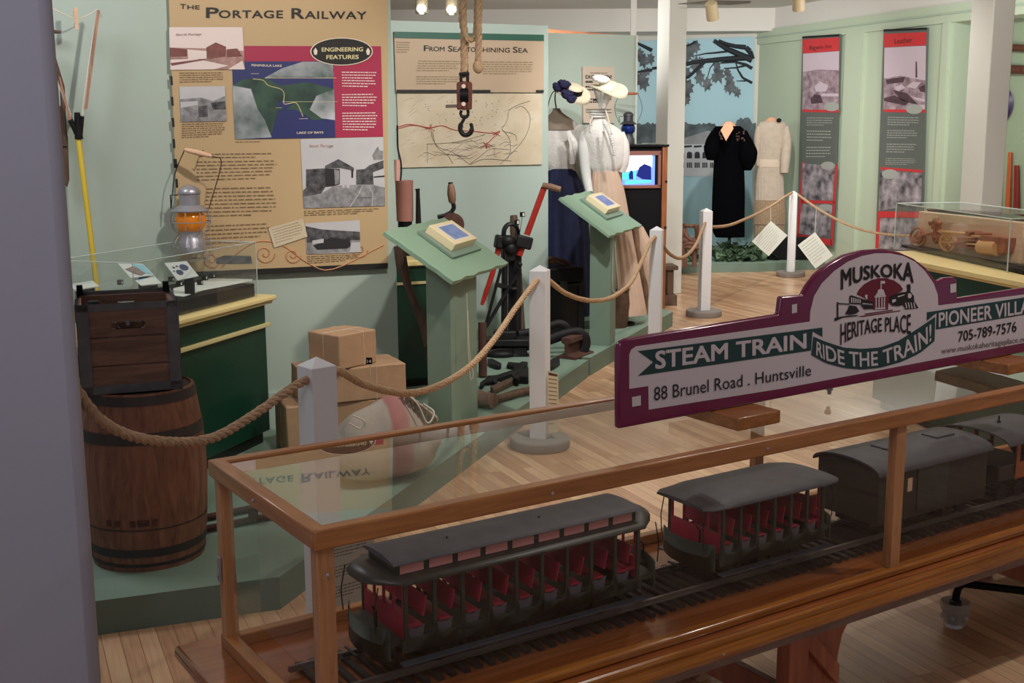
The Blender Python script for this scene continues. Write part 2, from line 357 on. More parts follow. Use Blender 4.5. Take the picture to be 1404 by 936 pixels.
for i, (xa, xb) in enumerate(((1152, 1176), (1281, 1289))):
    wallbox('trim_%d' % (4+i), Plane(RW.P+RW.n*.04, -66.5), S(RW, xa), S(RW, xb), 0, 2.72, 'wallright', .05)
# beam across the far wall above the mural
q = MB(); q.bx(-5, 8, 15.2, 15.45, 2.87, 3.15); struct(q.build('trim_6', 'ceil', smooth=False))
q = MB(); q.prism([DD(750, 47, 12.2), DD(866, 55, 12.9), DD(866, 49, 12.9), DD(750, 40, 12.2)], (0.02, .1, 0)); struct(q.build('trim_7', 'terracotta', smooth=False))
q = MB(); p = DD(868.5, 60, 10.8); q.bx(p.x-.025, p.x+.025, p.y, p.y+.05, 2.3, 3.15); struct(q.build('trim_8', 'white', smooth=False))
# corner bead at the end of the rear partition
q = MB(); e = W3.P+W3.u*S(W3, 869); q.box((e.x+.006, e.y-.0, 1.23), (.014, .03, 2.46), None); struct(q.build('trim_9', 'paperw', smooth=False))
# baseboard along the left partition
q = MB(); a = W1.P+W1.u*-3.5; b = W1.P+W1.u*S(W1, 541)
q.prism([a+V3((0, 0, .12)), b+V3((0, 0, .12)), b+V3((0, 0, .31)), a+V3((0, 0, .31))], W1.n*.015); struct(q.build('baseboard_left', 'wall', smooth=False))
# ---- columns
def column(name, corner, wa, wb, m, label, bev=.012, z1=3.15):
    t = V3((cos(radians(GA)), sin(radians(GA)), 0)); u = V3((-t.y, t.x, 0)); c = V3((*corner, 0))
    mb = MB().prism([c, c+t*wa, c+t*wa+u*wb, c+u*wb], (0, 0, z1))
    o = mb.build(name, m, smooth=True, bevel=bev, org=(c.x, c.y, 0)); struct(o); o['label'] = label; return o
c = DD(106, 468, 2.6)
t = V3((cos(radians(GA)), sin(radians(GA)), 0))
column('column', (c.x-.42*t.x, c.y-.42*t.y), .42, .3, 'pillar', 'pale lavender grey column at the left edge of the photo', .03)
c = G(911, 404, 0); column('column', (c.x, c.y), .2, .23, 'pillarB', 'white square column behind the television cabinet', .008)
column('column', (3.36, 8.4), .2, .21, 'pillarB', 'white square column behind the wooden engine model case', .008)
# ---- green display platforms
u71 = V3((cos(radians(71.1)), sin(radians(71.1)), 0)); pC = G(384.5, 835); a23 = V3((cos(radians(20)), sin(radians(20)), 0))
def platform(name, label, pts, z=.12):
    mb = MB(); n = len(pts); pts = [V3((p[0], p[1], 0)) for p in pts]
    up = [p+V3((0, 0, z)) for p in pts]
    mb.add(up, [tuple(range(n))], 0)
    for i in range(n):
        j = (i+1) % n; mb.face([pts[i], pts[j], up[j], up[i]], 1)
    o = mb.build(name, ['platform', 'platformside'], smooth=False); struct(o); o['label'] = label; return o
seam = pC + u71*4.12
platform('platform', 'green painted low platform under the barrel and the tools', [pC, seam, seam+V3((-4.2, 1.2, 0)), (-4.4, 6.5, 0), pC-a23*3.2][::1])
s2 = pC + u71*4.17; e2 = G(922, 447)
platform('platform', 'green painted low platform under the two blouse mannequins', [s2, e2, e2+V3((-.35, 1.0, 0)), e2+V3((-3.3, .6, 0)), s2+V3((-3.2, 1.15, 0))], .125)
f0 = G(880, 378); pts = [G(800, 381), f0, G(936, 374.5), G(1040, 372.5), G(1116, 369.5), G(1160, 360)]
platform('platform', 'grey green platform with a curved front before the painted mural', pts + [V3((5.3, 15.3, 0)), V3((1.0, 16.2, 0))], .10)
# ================================================================ TRAIN CASE
CB = V3((-.379, 2.154, 0)); CY = 33.06
case = thing('display_case', 'long oak framed glass display case holding the model train in the foreground', 'display case', CB, CY)
X = XF(case); LN = 3.3
m = MB(X); m.bx(-.10, LN, -.062, .665, .392, .428); o = m.build('base_board', 'board', case, bevel=.012)
m = MB(X); m.bx(-.10, LN, -.075, -.058, .398, .422); m.bx(-.10, LN, -.066, -.05, .412, .432); m.tube([(-.1, -.067, .405), (LN, -.067, .405)], .014, 10); m.tube([(-.1, -.05, .424), (LN, -.05, .424)], .012, 10)
m.build('front_moulding', 'mould', case)
m = MB(X); m.bx(-.06, LN, -.058, .62, .362, .392); m.build('under_board', 'ply', case, bevel=.003)
m = MB(X); m.bx(0, LN, -.012, .02, .428, .45); m.build('front_bottom_rail', 'mould', case, bevel=.006)
m = MB(X); m.bx(0, LN, .565, .594, .428, .458); m.build('back_bottom_rail', 'oakx', case, bevel=.003)
m = MB(X); m.bx(-.004, .028, 0, .594, .428, .462); m.build('side_bottom_rail', 'oaky', case, bevel=.003)
for (x0, x1, y0, y1) in ((-.002, .036, 0, .03), (0, .032, .562, .594), (1.70, 1.74, 0, .028), (1.74, 1.775, .566, .594), (3.26, 3.3, 0, .03), (3.26, 3.3, .564, .594)):
    m = MB(X); m.bx(x0, x1, y0, y1, .43, .856); m.build('post', 'oakz', case, bevel=.002)
m = MB(X); m.bx(-.008, LN, -.008, .026, .853, .894); m.build('top_rail', 'oakx', case, bevel=.004)
m = MB(X); m.bx(-.008, LN, .568, .602, .858, .894); m.build('top_rail', 'oakx', case, bevel=.004)
m = MB(X); m.bx(-.012, .024, -.004, .600, .856, .8945); m.build('top_rail', 'oaky', case, bevel=.004)
m = MB(X); m.face([(.02, .02, .866), (LN, .02, .866), (LN, .575, .889), (.02, .575, .889)]); m.build('glass_pane', 'glasstop', case, smooth=False)
m = MB(X); m.face([(.02, .012, .43), (LN, .012, .43), (LN, .012, .856), (.02, .012, .856)]); m.build('glass_pane', 'glass', case, smooth=False)
m = MB(X); m.face([(.02, .585, .43), (.02, .585, .86), (LN, .585, .86), (LN, .585, .43)]); m.build('glass_pane', 'glass', case, smooth=False)
m = MB(X); m.face([(.012, .02, .43), (.012, .02, .86), (.012, .58, .86), (.012, .58, .43)]); m.build('glass_pane', 'glass', case, smooth=False)
for q in ((.018, -.0045, .52), (.018, -.0045, .80), (.55, -.0095, .872), (1.2, -.0095, .872), (1.0, -.084, .41), (-.014, .3, .875)):
    m = MB(X); m.ell(q, (.004, .002, .004), 8, 6); m.build('screw', 'galv', case)
m = MB(X); m.bx(-.008, -.002, .004, .018, .545, .57); m.tube([(-.012, .01, .55), (-.006, .01, .565)], .004); m.build('hook_eye', 'galv', case)
m = MB(X); m.bx(-.008, -.002, .57, .582, .60, .66); m.tube([(-.012, .575, .61), (-.006, .575, .63)], .004); m.build('hook_eye', 'galv', case)
m = MB(X); m.bx(1.62, 1.67, .02, .05, .4285, .4305); m.build('metal_plate', 'galv', case)
# trestle under the case
def trestle(t0):
    m = MB(X)
    pr = [(0, .362), (0, 0), (.21, 0), (.21, .22), (.225, .28), (.26, .325), (.275, .362)]
    for w in (.03, .53):
        m.prism([(t0+y, w, z) for y, z in pr], (0, .03, 0)); m.build('leg', 'trestle', case, bevel=.004); m = MB(X)
    m = MB(X); m.bx(t0-.012, t0+.06, .0, .03, 0, .362); m.prism([(t0+.06, .005, .35), (t0+.06, .005, .29), (t0+.19, .005, .15), (t0+.19, .005, .21)], (0, .025, 0)); m.build('brace', 'trestle', case, bevel=.003)
    m = MB(X); m.bx(t0+.06, t0+.09, .06, .53, .06, .14); m.build('stretcher', 'trestle', case, bevel=.003)
trestle(1.33); trestle(2.75)
# ---------------------------------------------------------------- track
TW = .273; ZB = .428
trk = thing('model_railway_track', 'miniature railway track with dark wooden sleepers inside the oak case', 'model track', CB, CY)
m = MB(X)
base = None
n = 0; tt = .10
proto = MB(X); proto.bx(.10, .116, TW-.128, TW+.118, ZB, ZB+.012); base = proto.build('sleeper', 'tie', trk, bevel=.001)
while tt < 3.15:
    tt += .0345; c = base.copy(); COL.objects.link(c); c.parent = trk; c.matrix_basis = Matrix.Translation((tt-.10, random.uniform(-.004, .004), 0)); n += 1
for w in (-.078, .078):
    m = MB(X); m.bx(.07, 3.2, TW+w-.004, TW+w+.004, ZB+.012, ZB+.026); m.bx(.07, 3.2, TW+w-.008, TW+w+.008, ZB+.012, ZB+.015); m.build('rail', 'railmetal', trk)
ZR = ZB+.026
# ---------------------------------------------------------------- cars
def wheelset(t, par, X):
    m = MB(X)
    for w in (-.078, .078):
        m.tube([(t, TW+w-.006, ZR+.026), (t, TW+w+.006, ZR+.026)], .026, 16)
    m.tube([(t, TW-.09, ZR+.026), (t, TW+.09, ZR+.026)], .005, 8)
    m.build('wheelset', 'iron', par)
def open_car(label, t0, t1, p0, p1, nb, cler, label_group=None):
    car = thing('model_streetcar', label, 'model railcar', CB, CY); X = XF(car)
    w0, w1 = .163, .383; zf = .535; zr = .663
    m = MB(X); m.bx(t0+.03, t1-.03, w0+.01, w1-.01, zf-.012, zf); m.build('floor', 'cargreen', car)
    m = MB(X)
    for w in (w0, w1-.006):
        m.bx(p0-.01, p1+.01, w, w+.006, zf-.03, zf+.0)
        st = (p1-p0)/nb
        for i in range(nb):   # scalloped sill between the posts
            a = p0+i*st; m.prism([(a, w, zf-.03), (a+st, w, zf-.03), (a+st, w, zf+.028), (a+st*.86, w, zf+.004), (a+st*.5, w, zf-.008), (a+st*.14, w, zf+.004), (a, w, zf+.028)], (0, .005, 0))
    m.build('side_sill', 'cargreen', car)
    m = MB(X); m.bx(p0-.02, p1+.02, w0-.022, w0-.002, zf-.05, zf-.045); m.bx(p0-.02, p1+.02, w1+.002, w1+.022, zf-.05, zf-.045); m.build('running_board', 'sill', car)
    m = MB(X); m.bx(p0+.05, p1-.05, w0+.04, w1-.04, zf-.06, zf-.012); m.build('underframe', 'iron', car)
    for i in range(nb+1):
        a = p0+(p1-p0)*i/nb
        for w in (w0, w1-.008):
            m = MB(X); m.bx(a-.0042, a+.0042, w, w+.008, zf, zr+.006); m.build('post', 'cargreen', car)
    for i in range(nb):
        a = p0+(p1-p0)*(i+.5)/nb; st = (p1-p0)/nb
        m = MB(X); m.bx(a-st*.28, a+st*.12, w0+.012, w1-.012, zf+.022, zf+.027); m.build('seat', 'carred', car)
        m = MB(X); m.prism([(a+st*.14, w0+.012, zf+.042), (a+st*.19, w0+.012, zf+.042), (a+st*.32, w0+.012, zf+.088), (a+st*.27, w0+.012, zf+.088)], (0, w1-w0-.024, 0)); m.build('backrest', 'carred', car, bevel=.001)
        m = MB(X)
        for w in (w0+.009, w1-.012): m.prism([(a-st*.36, w, zf-.005), (a+st*.1, w, zf-.005), (a+st*.2, w, zf+.026), (a-st*.05, w, zf+.018), (a-st*.36, w, zf+.022)], (0, .003, 0))
        m.build('bench_end', 'benchend', car)
    # red end bulkheads with window openings
    for a, sgn in ((p0, 1), (p1, -1)):
        m = MB(X); m.bx(a-.003, a+.003, w0+.01, w1-.01, zf, zf+.055)
        for k in range(5): w = w0+.012+(w1-w0-.028)*k/4; m.bx(a-.003, a+.003, w, w+.005, zf+.055, zr)
        m.bx(a, a+sgn*.03, w0+.012, w1-.012, zf+.022, zf+.03); m.build('bulkhead', 'carred', car)
    for a, sgn in ((t0, 1), (t1, -1)):     # curved end dash
        pts = []; hh = .016
        for k in range(13):
            f = -1+2*k/12; pts.append((a+sgn*(.004+.03*f*f), (w0+w1)/2+f*(w1-w0)*.47))
        m = MB(X)
        for k in range(12):
            (x0, y0), (x1, y1) = pts[k], pts[k+1]
            m.prism([(x0, y0, zf-.042), (x1, y1, zf-.042), (x1, y1, zf+.03), (x0, y0, zf+.03)], (sgn*.004, 0, 0))
        m.build('dash_panel', 'dashgreen', car)
        m = MB(X)
        for w in (w0+.025, w1-.025): m.tube([(a+sgn*.012, w, zf+.02), (a+sgn*.008, w, zf+.07), (a+sgn*.02, w, zr)], .0016, 6)
        m.tube([(a+sgn*.03, w0+.06, zf+.02), (a+sgn*.03, w0+.06, zf+.06), (a+sgn*.03, w0+.075, zf+.065)], .003, 6)
        m.build('handrail', 'iron', car)
        m = MB(X); m.tube([(a+sgn*.03, TW, ZR+.03), (a-sgn*.03, TW, ZR+.03)], .004, 6); m.tube([(a-sgn*.01, TW+.03, ZR+.035), (a-sgn*.01, TW-.03, ZR+.035)], .003, 6); m.build('coupler', 'iron', car)
    for a in (p0+.10, p0+.2, p1-.2, p1-.10): wheelset(a, car, X)
    # roof
    wc = (w0+w1)/2; hw = (w1-w0)/2+(.002 if cler else .006)
    def arch(t, hw, rise, z, n=14, k=1.0): return [(t, wc+hw*cos(pi*i/n), z+rise*sin(pi*i/n)**(1.15 if cler else .9)) for i in range(n+1)]
    if cler:
        m = MB(X); R = []
        prof = [(t0-.0, .2, .006), (t0+.006, .42, .016), (t0+.025, .62, .023), (t0+.05, .8, .020), (t0+.075, 1, .010), (t1-.075, 1, .010), (t1-.05, .8, .020), (t1-.025, .62, .023), (t1-.006, .42, .016), (t1, .2, .006)]
        vs = []; nn = 15
        for t, f, r in prof: vs += arch(t, hw*f, r, zr+.004)
        for t, f, r in prof: vs += [(t, wc+hw*f*cos(pi*i/14), zr) for i in range(15)]
        K = len(prof); fs = []
        for a in range(K-1):
            for i in range(14):
                fs.append((a*15+i, a*15+i+1, (a+1)*15+i+1, (a+1)*15+i)); fs.append(((K+a)*15+i, (K+a+1)*15+i, (K+a+1)*15+i+1, (K+a)*15+i+1))
            for i in (0, 14): fs.append((a*15+i, (a+1)*15+i, (K+a+1)*15+i, (K+a)*15+i))
        for a in (0, K-1): fs.append(tuple(a*15+i for i in range(15)) + tuple((K+a)*15+i for i in range(14, -1, -1)))
        m.add(vs, fs); m.build('roof', 'lowroof', car, ang=50)
        ch = hw*.66; c0, c1 = t0+.062, t1-.062
        m = MB(X); m.bx(c0+.012, c1-.012, wc-ch+.004, wc+ch-.004, zr+.004, zr+.038); cle = m.build('clerestory', 'cargreen', car)
        k = 9; st = (c1-c0-.03)/k
        for i in range(k):
            m = MB(X)
            for w in (wc-ch+.002, wc+ch-.004): m.bx(c0+.02+i*st, c0+.02+i*st+st*.8, w, w+.003, zr+.013, zr+.033)
            m.build('clerestory_window', 'pinkpane', cle)
        m = MB(X); vs = []
        for t in (c0, c1): vs += [(t, wc+(ch+.005)*cos(pi*i/12), zr+.037+.013*sin(pi*i/12)) for i in range(13)]
        m.add(vs, [(i, i+1, 14+i, 13+i) for i in range(12)]+[tuple(range(13)), tuple(range(25, 12, -1)), (0, 13, 25, 12)]); upr = m.build('upper_roof', 'carroof', car, ang=50)
        m = MB(X)
        for f in (.25, .62): m.ell((c0+(c1-c0)*f, wc-.01, zr+.050), (.003, .003, .004), 8, 6)
        m.build('roof_fitting', 'iron', upr)
    else:
        m = MB(X); vs = []; prof = [(t0, .82, .008), (t0+.02, .95, .013), (t0+.075, 1, .018), (t0+.10, 1, .026), (t1-.09, 1, .028), (t1-.06, 1, .020), (t1-.02, .95, .013), (t1, .82, .008)]; K = len(prof)
        for t, f, r in prof: vs += arch(t, hw*f, r, zr+.003)
        for t, f, r in prof: vs += [(t, wc+hw*f*cos(pi*i/14), zr) for i in range(15)]
        fs = []
        for a in range(K-1):
            for i in range(14):
                fs.append((a*15+i, a*15+i+1, (a+1)*15+i+1, (a+1)*15+i)); fs.append(((K+a)*15+i, (K+a+1)*15+i, (K+a+1)*15+i+1, (K+a)*15+i+1))
            for i in (0, 14): fs.append((a*15+i, (a+1)*15+i, (K+a+1)*15+i, (K+a)*15+i))
        for a in (0, K-1): fs.append(tuple(a*15+i for i in range(15)) + tuple((K+a)*15+i for i in range(14, -1, -1)))
        m.add(vs, fs); m.build('roof', 'carroof', car, ang=50)
    return car
open_car('longer model open streetcar with red benches and a raised clerestory roof', .20, 1.03, .276, .935, 9, True)
open_car('shorter model open streetcar with red benches and a plain curved roof', 1.165, 1.68, 1.225, 1.605, 6, False)
bc = thing('model_boxcar', 'dark model boxcar with an arched grey roof behind the case post', 'model railcar', CB, CY); Xb = XF(bc)
w0, w1 = .155, .39; wc = (w0+w1)/2
m = MB(Xb); m.bx(1.83, 2.34, w0, w1, .50, .655); m.build('body', 'boxcar', bc, bevel=.002)
for t in (1.83, 2.34):
    m = MB(Xb); m.prism([(t, wc+(w1-w0)/2*cos(pi*i/12), .653+.03*sin(pi*i/12)) for i in range(13)], (.003 if t < 2 else -.003, 0, 0)); m.build('end_panel', 'boxcar', bc)
m = MB(Xb); vs = []
for t in (1.815, 2.355): vs += [(t, wc+.127*cos(pi*i/14), .658+.034*sin(pi*i/14)) for i in range(15)]
for t in (1.815, 2.355): vs += [(t, wc+.127*cos(pi*i/14), .652+.034*sin(pi*i/14)) for i in range(15)]
fs = []
for i in range(14): fs += [(i, i+1, 16+i, 15+i), (30+i, 45+i, 46+i, 31+i), (i, 30+i, 31+i, i+1), (15+i, 16+i, 46+i, 45+i)]
fs += [(0, 15, 45, 30), (14, 44, 59, 29)]
m.add(vs, fs); m.build('roof', 'carroof', bc, ang=50)
for t in (1.96, 2.2): m = MB(Xb); m.bx(t, t+.09, wc-.03, wc+.03, .688, .697); m.build('roof_hatch', 'carroof', bc, bevel=.002)
m = MB(Xb); m.bx(2.0, 2.14, w0-.004, w0, .515, .65); m.bx(1.99, 2.25, w0-.006, w0-.002, .648, .652); m.build('door', 'cargreen', bc, bevel=.001)
m = MB(Xb); m.bx(1.955, 1.975, w0-.003, w0+.001, .585, .625); m.build('paper_tag', 'pine', bc)
for t in (1.91, 1.98, 2.2, 2.27): wheelset(t, bc, Xb)
m = MB(Xb); m.bx(1.86, 2.32, w0+.05, w1-.05, .475, .50); m.tube([(1.83, TW, ZR+.03), (1.78, TW, ZR+.03)], .004); m.build('underframe', 'iron', bc)
lo = thing('model_locomotive', 'model steam locomotive with an arched cab roof at the right edge of the oak case', 'model locomotive', CB, CY); Xl = XF(lo)
m = MB(Xl); m.bx(2.42, 2.62, w0+.01, w1-.01, .53, .58); m.build('tender_body', 'boxcar', lo, bevel=.002)
m = MB(Xl); vs = []
for t in (2.43, 2.72):
    vs += [(t, wc+.13*cos(pi*i/14), .655+.032*sin(pi*i/14)) for i in range(15)]
for t in (2.43, 2.72):
    vs += [(t, wc+.13*cos(pi*i/14), .650+.032*sin(pi*i/14)) for i in range(15)]
m.add(vs, fs); m.build('cab_roof', 'carroof', lo, ang=50)
m = MB(Xl); m.tube([(2.56, wc, .683), (2.56, wc, .71)], .003); m.ell((2.56, wc, .69), (.007, .007, .004), 8, 6); m.build('whistle', 'iron', lo)
for w in (w0+.004, w1-.01):
    m = MB(Xl); m.bx(2.50, 2.70, w, w+.006, .53, .585); m.bx(2.50, 2.52, w, w+.006, .585, .655); m.bx(2.59, 2.61, w, w+.006, .585, .655); m.bx(2.68, 2.70, w, w+.006, .585, .655); m.build('cab_side', 'modelwood', lo)
m = MB(Xl); m.tube([(2.7, wc, .60), (3.05, wc, .60)], .055, 20); m.tube([(2.98, wc, .6), (2.98, wc, .72)], [.02, .03], 12); m.ell((2.82, wc, .655), (.025, .025, .03)); m.build('boiler', 'blackgloss', lo)
m = MB(Xl); m.tube([(3.04, wc, .66), (3.06, wc, .66)], .02, 12); m.tube([(3.03, wc, .66), (3.03, wc, .60)], .005); m.build('headlamp', 'iron', lo)
m = MB(Xl)
for t, r in ((2.48, .026), (2.57, .026), (2.72, .045), (2.83, .045), (2.98, .026)):
    for w in (-.078, .078): m.tube([(t, TW+w-.006, ZR+r), (t, TW+w+.006, ZR+r)], r, 18)
    m.tube([(t, TW-.08, ZR+r), (t, TW+.08, ZR+r)], .005)
m.build('wheels', 'iron', lo)
m = MB(Xl); m.bx(2.44, 3.08, w0+.06, w1-.06, .51, .535); m.prism([(3.08, w0+.03, .47), (3.15, wc, .46), (3.08, w1-.03, .47)], (0, 0, .05)); m.build('frame', 'iron', lo)
# ================================================================ SIGN ON THE CASE
SP = Plane(G(845, 587, .93).to_tuple()[:2], 34.4)
sg = thing('sign', 'maroon and white railway museum sign standing on wooden blocks over the train case', 'sign', (SP.P.x, SP.P.y, .93), 34.4)
c1 = cr(820, 320, 2.404); c2 = cr(1100, 330, 5.85); c3 = cr(1260, 360, 6.687); c4 = cr(840, 440, 4.68)
# the part of the sign past the photo's right edge mirrors the left wing
L0 = SP.P
def sloc(p): q = p-L0; return (q.dot(SP.u), q.z-.93)
def ext(s, z): return L0+SP.u*s+V3((0, 0, .93+z))
arcpts = [(1065, 430), (1068, 406), (1098, 404), (1104, 392), (1116, 376), (1133, 362), (1155, 349.5), (1180, 342.5), (1205, 341), (1230, 345), (1250, 354), (1267, 367), (1279, 383), (1284, 384.5), (1292, 380.5), (1306, 379.5), (1308.5, 383), (1309, 409)]
left = [(845, 587), (844.5, 478), (848, 468), (857, 463.5), (1063, 430.5)]
out = [SP(*p) for p in left+arcpts[:-1]]+[SP(1309, 408.5), SP(1404, 393.5)]
sR = sloc(SP(1404, 393.5)); LEN = 1.95
out += [ext(LEN-.03, sR[1]), ext(LEN, sR[1]-.03), ext(LEN, 0)]
m = MB(); m.prism([p-SP.n*.010 for p in out], SP.n*.020); m.build('board', 'signmaroon', sg, bevel=.006, ang=30)
# white panels
o1 = .0108
wl = [c4(88, 430), c4(88, 210), c4(100, 180), c4(130, 158), (1060, 448), (1092, 441.6), (1092, 437), (1101.5, 420), c2(35, 640), c2(40, 560), c2(70, 440), c2(130, 340), c2(230, 240), c2(340, 165), c2(450, 120), c2(560, 98), c2(680, 98), c2(790, 120), c2(880, 165), c2(960, 240), c2(1030, 340), c2(1062, 430), c2(1068, 510), c3(150, 385), c3(963, 280), (1404, 402)]
wl = [c4(88, 430), c4(88, 210), c4(100, 180), c4(130, 158), (1106, 440), c2(35, 640), c2(40, 560), c2(70, 440), c2(130, 340), c2(230, 240), c2(340, 165), c2(450, 120), c2(560, 98), c2(680, 98), c2(790, 120), c2(880, 165), c2(960, 240), c2(1030, 340), c2(1062, 430), c2(1066, 515), (1404, 402.5)]
bot = [(1404, 470), c1(600, 508), c4(213, 563), c4(210, 412)]
m = MB(); P = [SP(x, y, o1) for x, y in wl]; z = sloc(SP(1404, 402.5))[1]; zb_ = sloc(SP(1404, 468))[1]
P += [ext(LEN-.03, z)+SP.n*o1, ext(LEN-.03, zb_)+SP.n*o1] + [SP(x, y, o1) for x, y in bot[1:]]
m.add(P, [tuple(range(len(P)))]); m.build('white_panel', 'signwhite', sg, smooth=False)
m = MB()
for q in ([(1081.5, 417), (1088.5, 415.5), (1088.5, 427.5), (1081.5, 429)], [c3(258, 195), c3(312, 185), c3(310, 265), c3(258, 275)], [c4(105, 482), c4(162, 472), c4(162, 535), c4(106, 545)], ):
    m.flat(SP, q, .0112)
m.build('white_square', 'signwhite', sg, smooth=False)
# green ribbons
o2 = .0116; o3 = .0124
m = MB(); m.flat(SP, [c4(142, 188), c4(1325, 38), c4(1325, 98), c4(1262, 62), c4(1252, 185), c4(142, 347), c4(240, 258)], o2)
m.build('ribbon', 'signgreen', sg, smooth=False)
m = MB(); zt = sloc(SP(1404, 405))[1]; zb2 = sloc(SP(1404, 425))[1]
m.flat(SP, [c3(42, 450), c3(963, 310), c3(963, 468), c3(125, 608), c3(133, 455), c3(42, 528)], o2)
P = [SP(*c3(960, 310.5), o2), ext(LEN-.1, zt-.002)+SP.n*o2, ext(LEN-.14, (zt+zb2)/2-.005)+SP.n*o2, ext(LEN-.1, zb2-.01)+SP.n*o2, SP(*c3(960, 468.5), o2)]
m.add(P, [(0, 1, 2, 3, 4)]); m.build('ribbon', 'signgreen', sg, smooth=False)
topc = [c2(62, 762), c2(150, 800), c2(300, 850), c2(450, 862), c2(600, 850), c2(750, 795), c2(900, 700), c2(1040, 605)]
botc = [c1(692, 398), c1(740, 425), c1(800, 441), c1(860, 446), c1(920, 440), c1(990, 420), c1(1050, 392), c1(1098, 352)]
def cur(L, t):
    t = max(0, min(1, t))*(len(L)-1); i = min(int(t), len(L)-2); f = t-i; return (L[i][0]*(1-f)+L[i+1][0]*f, L[i][1]*(1-f)+L[i+1][1]*f)
m = MB()
for i in range(24):
    a, b = i/24, (i+1)/24; m.flat(SP, [cur(topc, a), cur(topc, b), cur(botc, b), cur(botc, a)], o2+.0003)
m.build('curved_ribbon', 'signgreen', sg, smooth=False)
m = MB()
m.text(SP, 'STEAM TRAIN', c4(255, 300), c4(1218, 168), 24.5, o3, bold=.03, h1=20.5)
m.text(SP, 'PIONEER VILLAGE', c3(150, 583), c3(1130, 428), 20, o3, bold=.024, h1=18.5)
def arcf(p0, t1, lo=.14, hi=.86):
    def f(x, y):
        t = p0+(t1-p0)*x; a = cur(topc, t); b = cur(botc, t); k = hi-(hi-lo)*(1-max(-.05, y)) if False else lo+(hi-lo)*(1-y)
        return (a[0]*(1-k)+b[0]*k, a[1]*(1-k)+b[1]*k)
    return f
m.text(SP, 'RIDE THE TRAIN!', 0, 0, 1, o3, bold=.02, fn=arcf(.045, .965)); m.build('ribbon_lettering', 'signwhite', sg, smooth=False)
m = MB()
m.text(SP, '88 Brunel Road . Huntsville', c4(245, 505), c4(1252, 343), 19.5, o3, h1=15.5)
m.text(SP, '705-789-7576', c3(330, 718), c3(862, 625), 14.5, o3, bold=.012, h1=14.5)
m.build('address_lettering', 'ink', sg, smooth=False)
m = MB(); m.text(SP, 'www.muskokaheritageplace.org', c3(175, 830), c3(975, 712), 8.5, o3, h1=8.2); m.build('web_lettering', 'mapink', sg, smooth=False)
def curx(L, X):
    for p, q in zip(L, L[1:]):
        if X <= q[0] or q == L[-1]:
            f = (X-p[0])/(q[0]-p[0]); return p[1]*(1-f)+q[1]*f
def smoothL(L):
    P = smoothpath([(x, y, 0) for x, y in L], 6); return [(p.x, p.y) for p in P]
mb_ = smoothL([c2(285, 385), c2(420, 325), c2(560, 290), c2(700, 292), c2(862, 330)]); mt_ = smoothL([c2(285, 222), c2(420, 198), c2(560, 188), c2(700, 178), c2(862, 160)])
hb_ = smoothL([c2(280, 828), c2(400, 765), c2(560, 728), c2(700, 722), c2(842, 742)]); ht_ = smoothL([c2(280, 652), c2(420, 630), c2(560, 612), c2(700, 598), c2(842, 575)])
def warp(bt, tp):
    def f(x, y): X = bt[0][0]+(bt[-1][0]-bt[0][0])*x; return (X, curx(bt, X)*(1-y)+curx(tp, X)*y)
    return f
mus = warp(mb_, mt_); her = warp(hb_, ht_)
m = MB(); m.text(SP, 'MUSKOKA', 0, 0, 1, o3, bold=.03, fn=mus); m.text(SP, 'HERITAGE PLACE', 0, 0, 1, o3, bold=.012, fn=her); m.build('name_lettering', 'ink', sg, smooth=False)
# emblem: red arch, clock tower, train and tram
m = MB(); L = [c2(*p) for p in ((410, 425), (430, 385), (470, 345), (530, 310), (590, 297), (650, 297), (710, 315), (760, 350), (782, 385), (770, 400), (740, 415), (690, 440), (665, 500), (662, 548), (540, 548), (535, 500), (480, 460), (440, 440))]
m.flat(SP, L, o2); m.flat(SP, [c2(415, 602), c2(760, 553), c2(760, 560), c2(460, 606)], o2); m.flat(SP, [c2(470, 580), c2(700, 548), c2(700, 556), c2(480, 588)], o2); m.build('emblem_arch', 'signred', sg, smooth=False)
m = MB()
m.flat(SP, [c2(600, 318), c2(636, 318), c2(634, 340), c2(608, 340), c2(608, 380), c2(600, 380)], o3)
m.flat(SP, [c2(575, 410), c2(580, 390), c2(600, 380), c2(622, 388), c2(630, 408), c2(640, 440), c2(556, 440)], o3)
m.flat(SP, [c2(552, 438), c2(642, 432), c2(642, 445), c2(552, 452)], o3)
for a in (560, 583, 606, 626): m.flat(SP, [c2(a, 450), c2(a+9, 450), c2(a+9, 540), c2(a, 540)], o3)
m.flat(SP, [c2(556, 533), c2(640, 528), c2(640, 542), c2(556, 546)], o3)
m.flat(SP, [c2(475, 430), c2(495, 428), c2(495, 460), c2(485, 465), c2(475, 445)], o3)
m.build('emblem_tower', 'signwhite', sg, smooth=False)
m = MB()
m.flat(SP, [c2(350, 440), c2(365, 432), c2(545, 490), c2(540, 512), c2(350, 500)], o3)
m.flat(SP, [c2(250, 486), c2(262, 488), c2(262, 610), c2(250, 618)], o3); m.flat(SP, [c2(262, 494), c2(350, 500), c2(350, 508), c2(262, 503)], o3)
m.flat(SP, [c2(350, 512), c2(405, 520), c2(430, 560), c2(400, 580), c2(350, 590), c2(315, 580), c2(335, 550)], o3)
m.flat(SP, [c2(440, 510), c2(535, 515), c2(545, 540), c2(470, 545)], o3)
m.flat(SP, [c2(230, 615), c2(300, 600), c2(420, 590), c2(415, 598), c2(300, 610), c2(235, 640)], o3)
m.flat(SP, [c2(670, 450), c2(700, 430), c2(760, 410), c2(808, 405), c2(815, 385), c2(808, 350), c2(838, 342), c2(842, 375), c2(838, 400), c2(868, 440), c2(870, 480), c2(905, 535), c2(800, 545), c2(780, 510), c2(740, 520), c2(690, 515), c2(668, 490)], o3)
m.build('emblem_train', 'ink', sg, smooth=False)
m = MB()
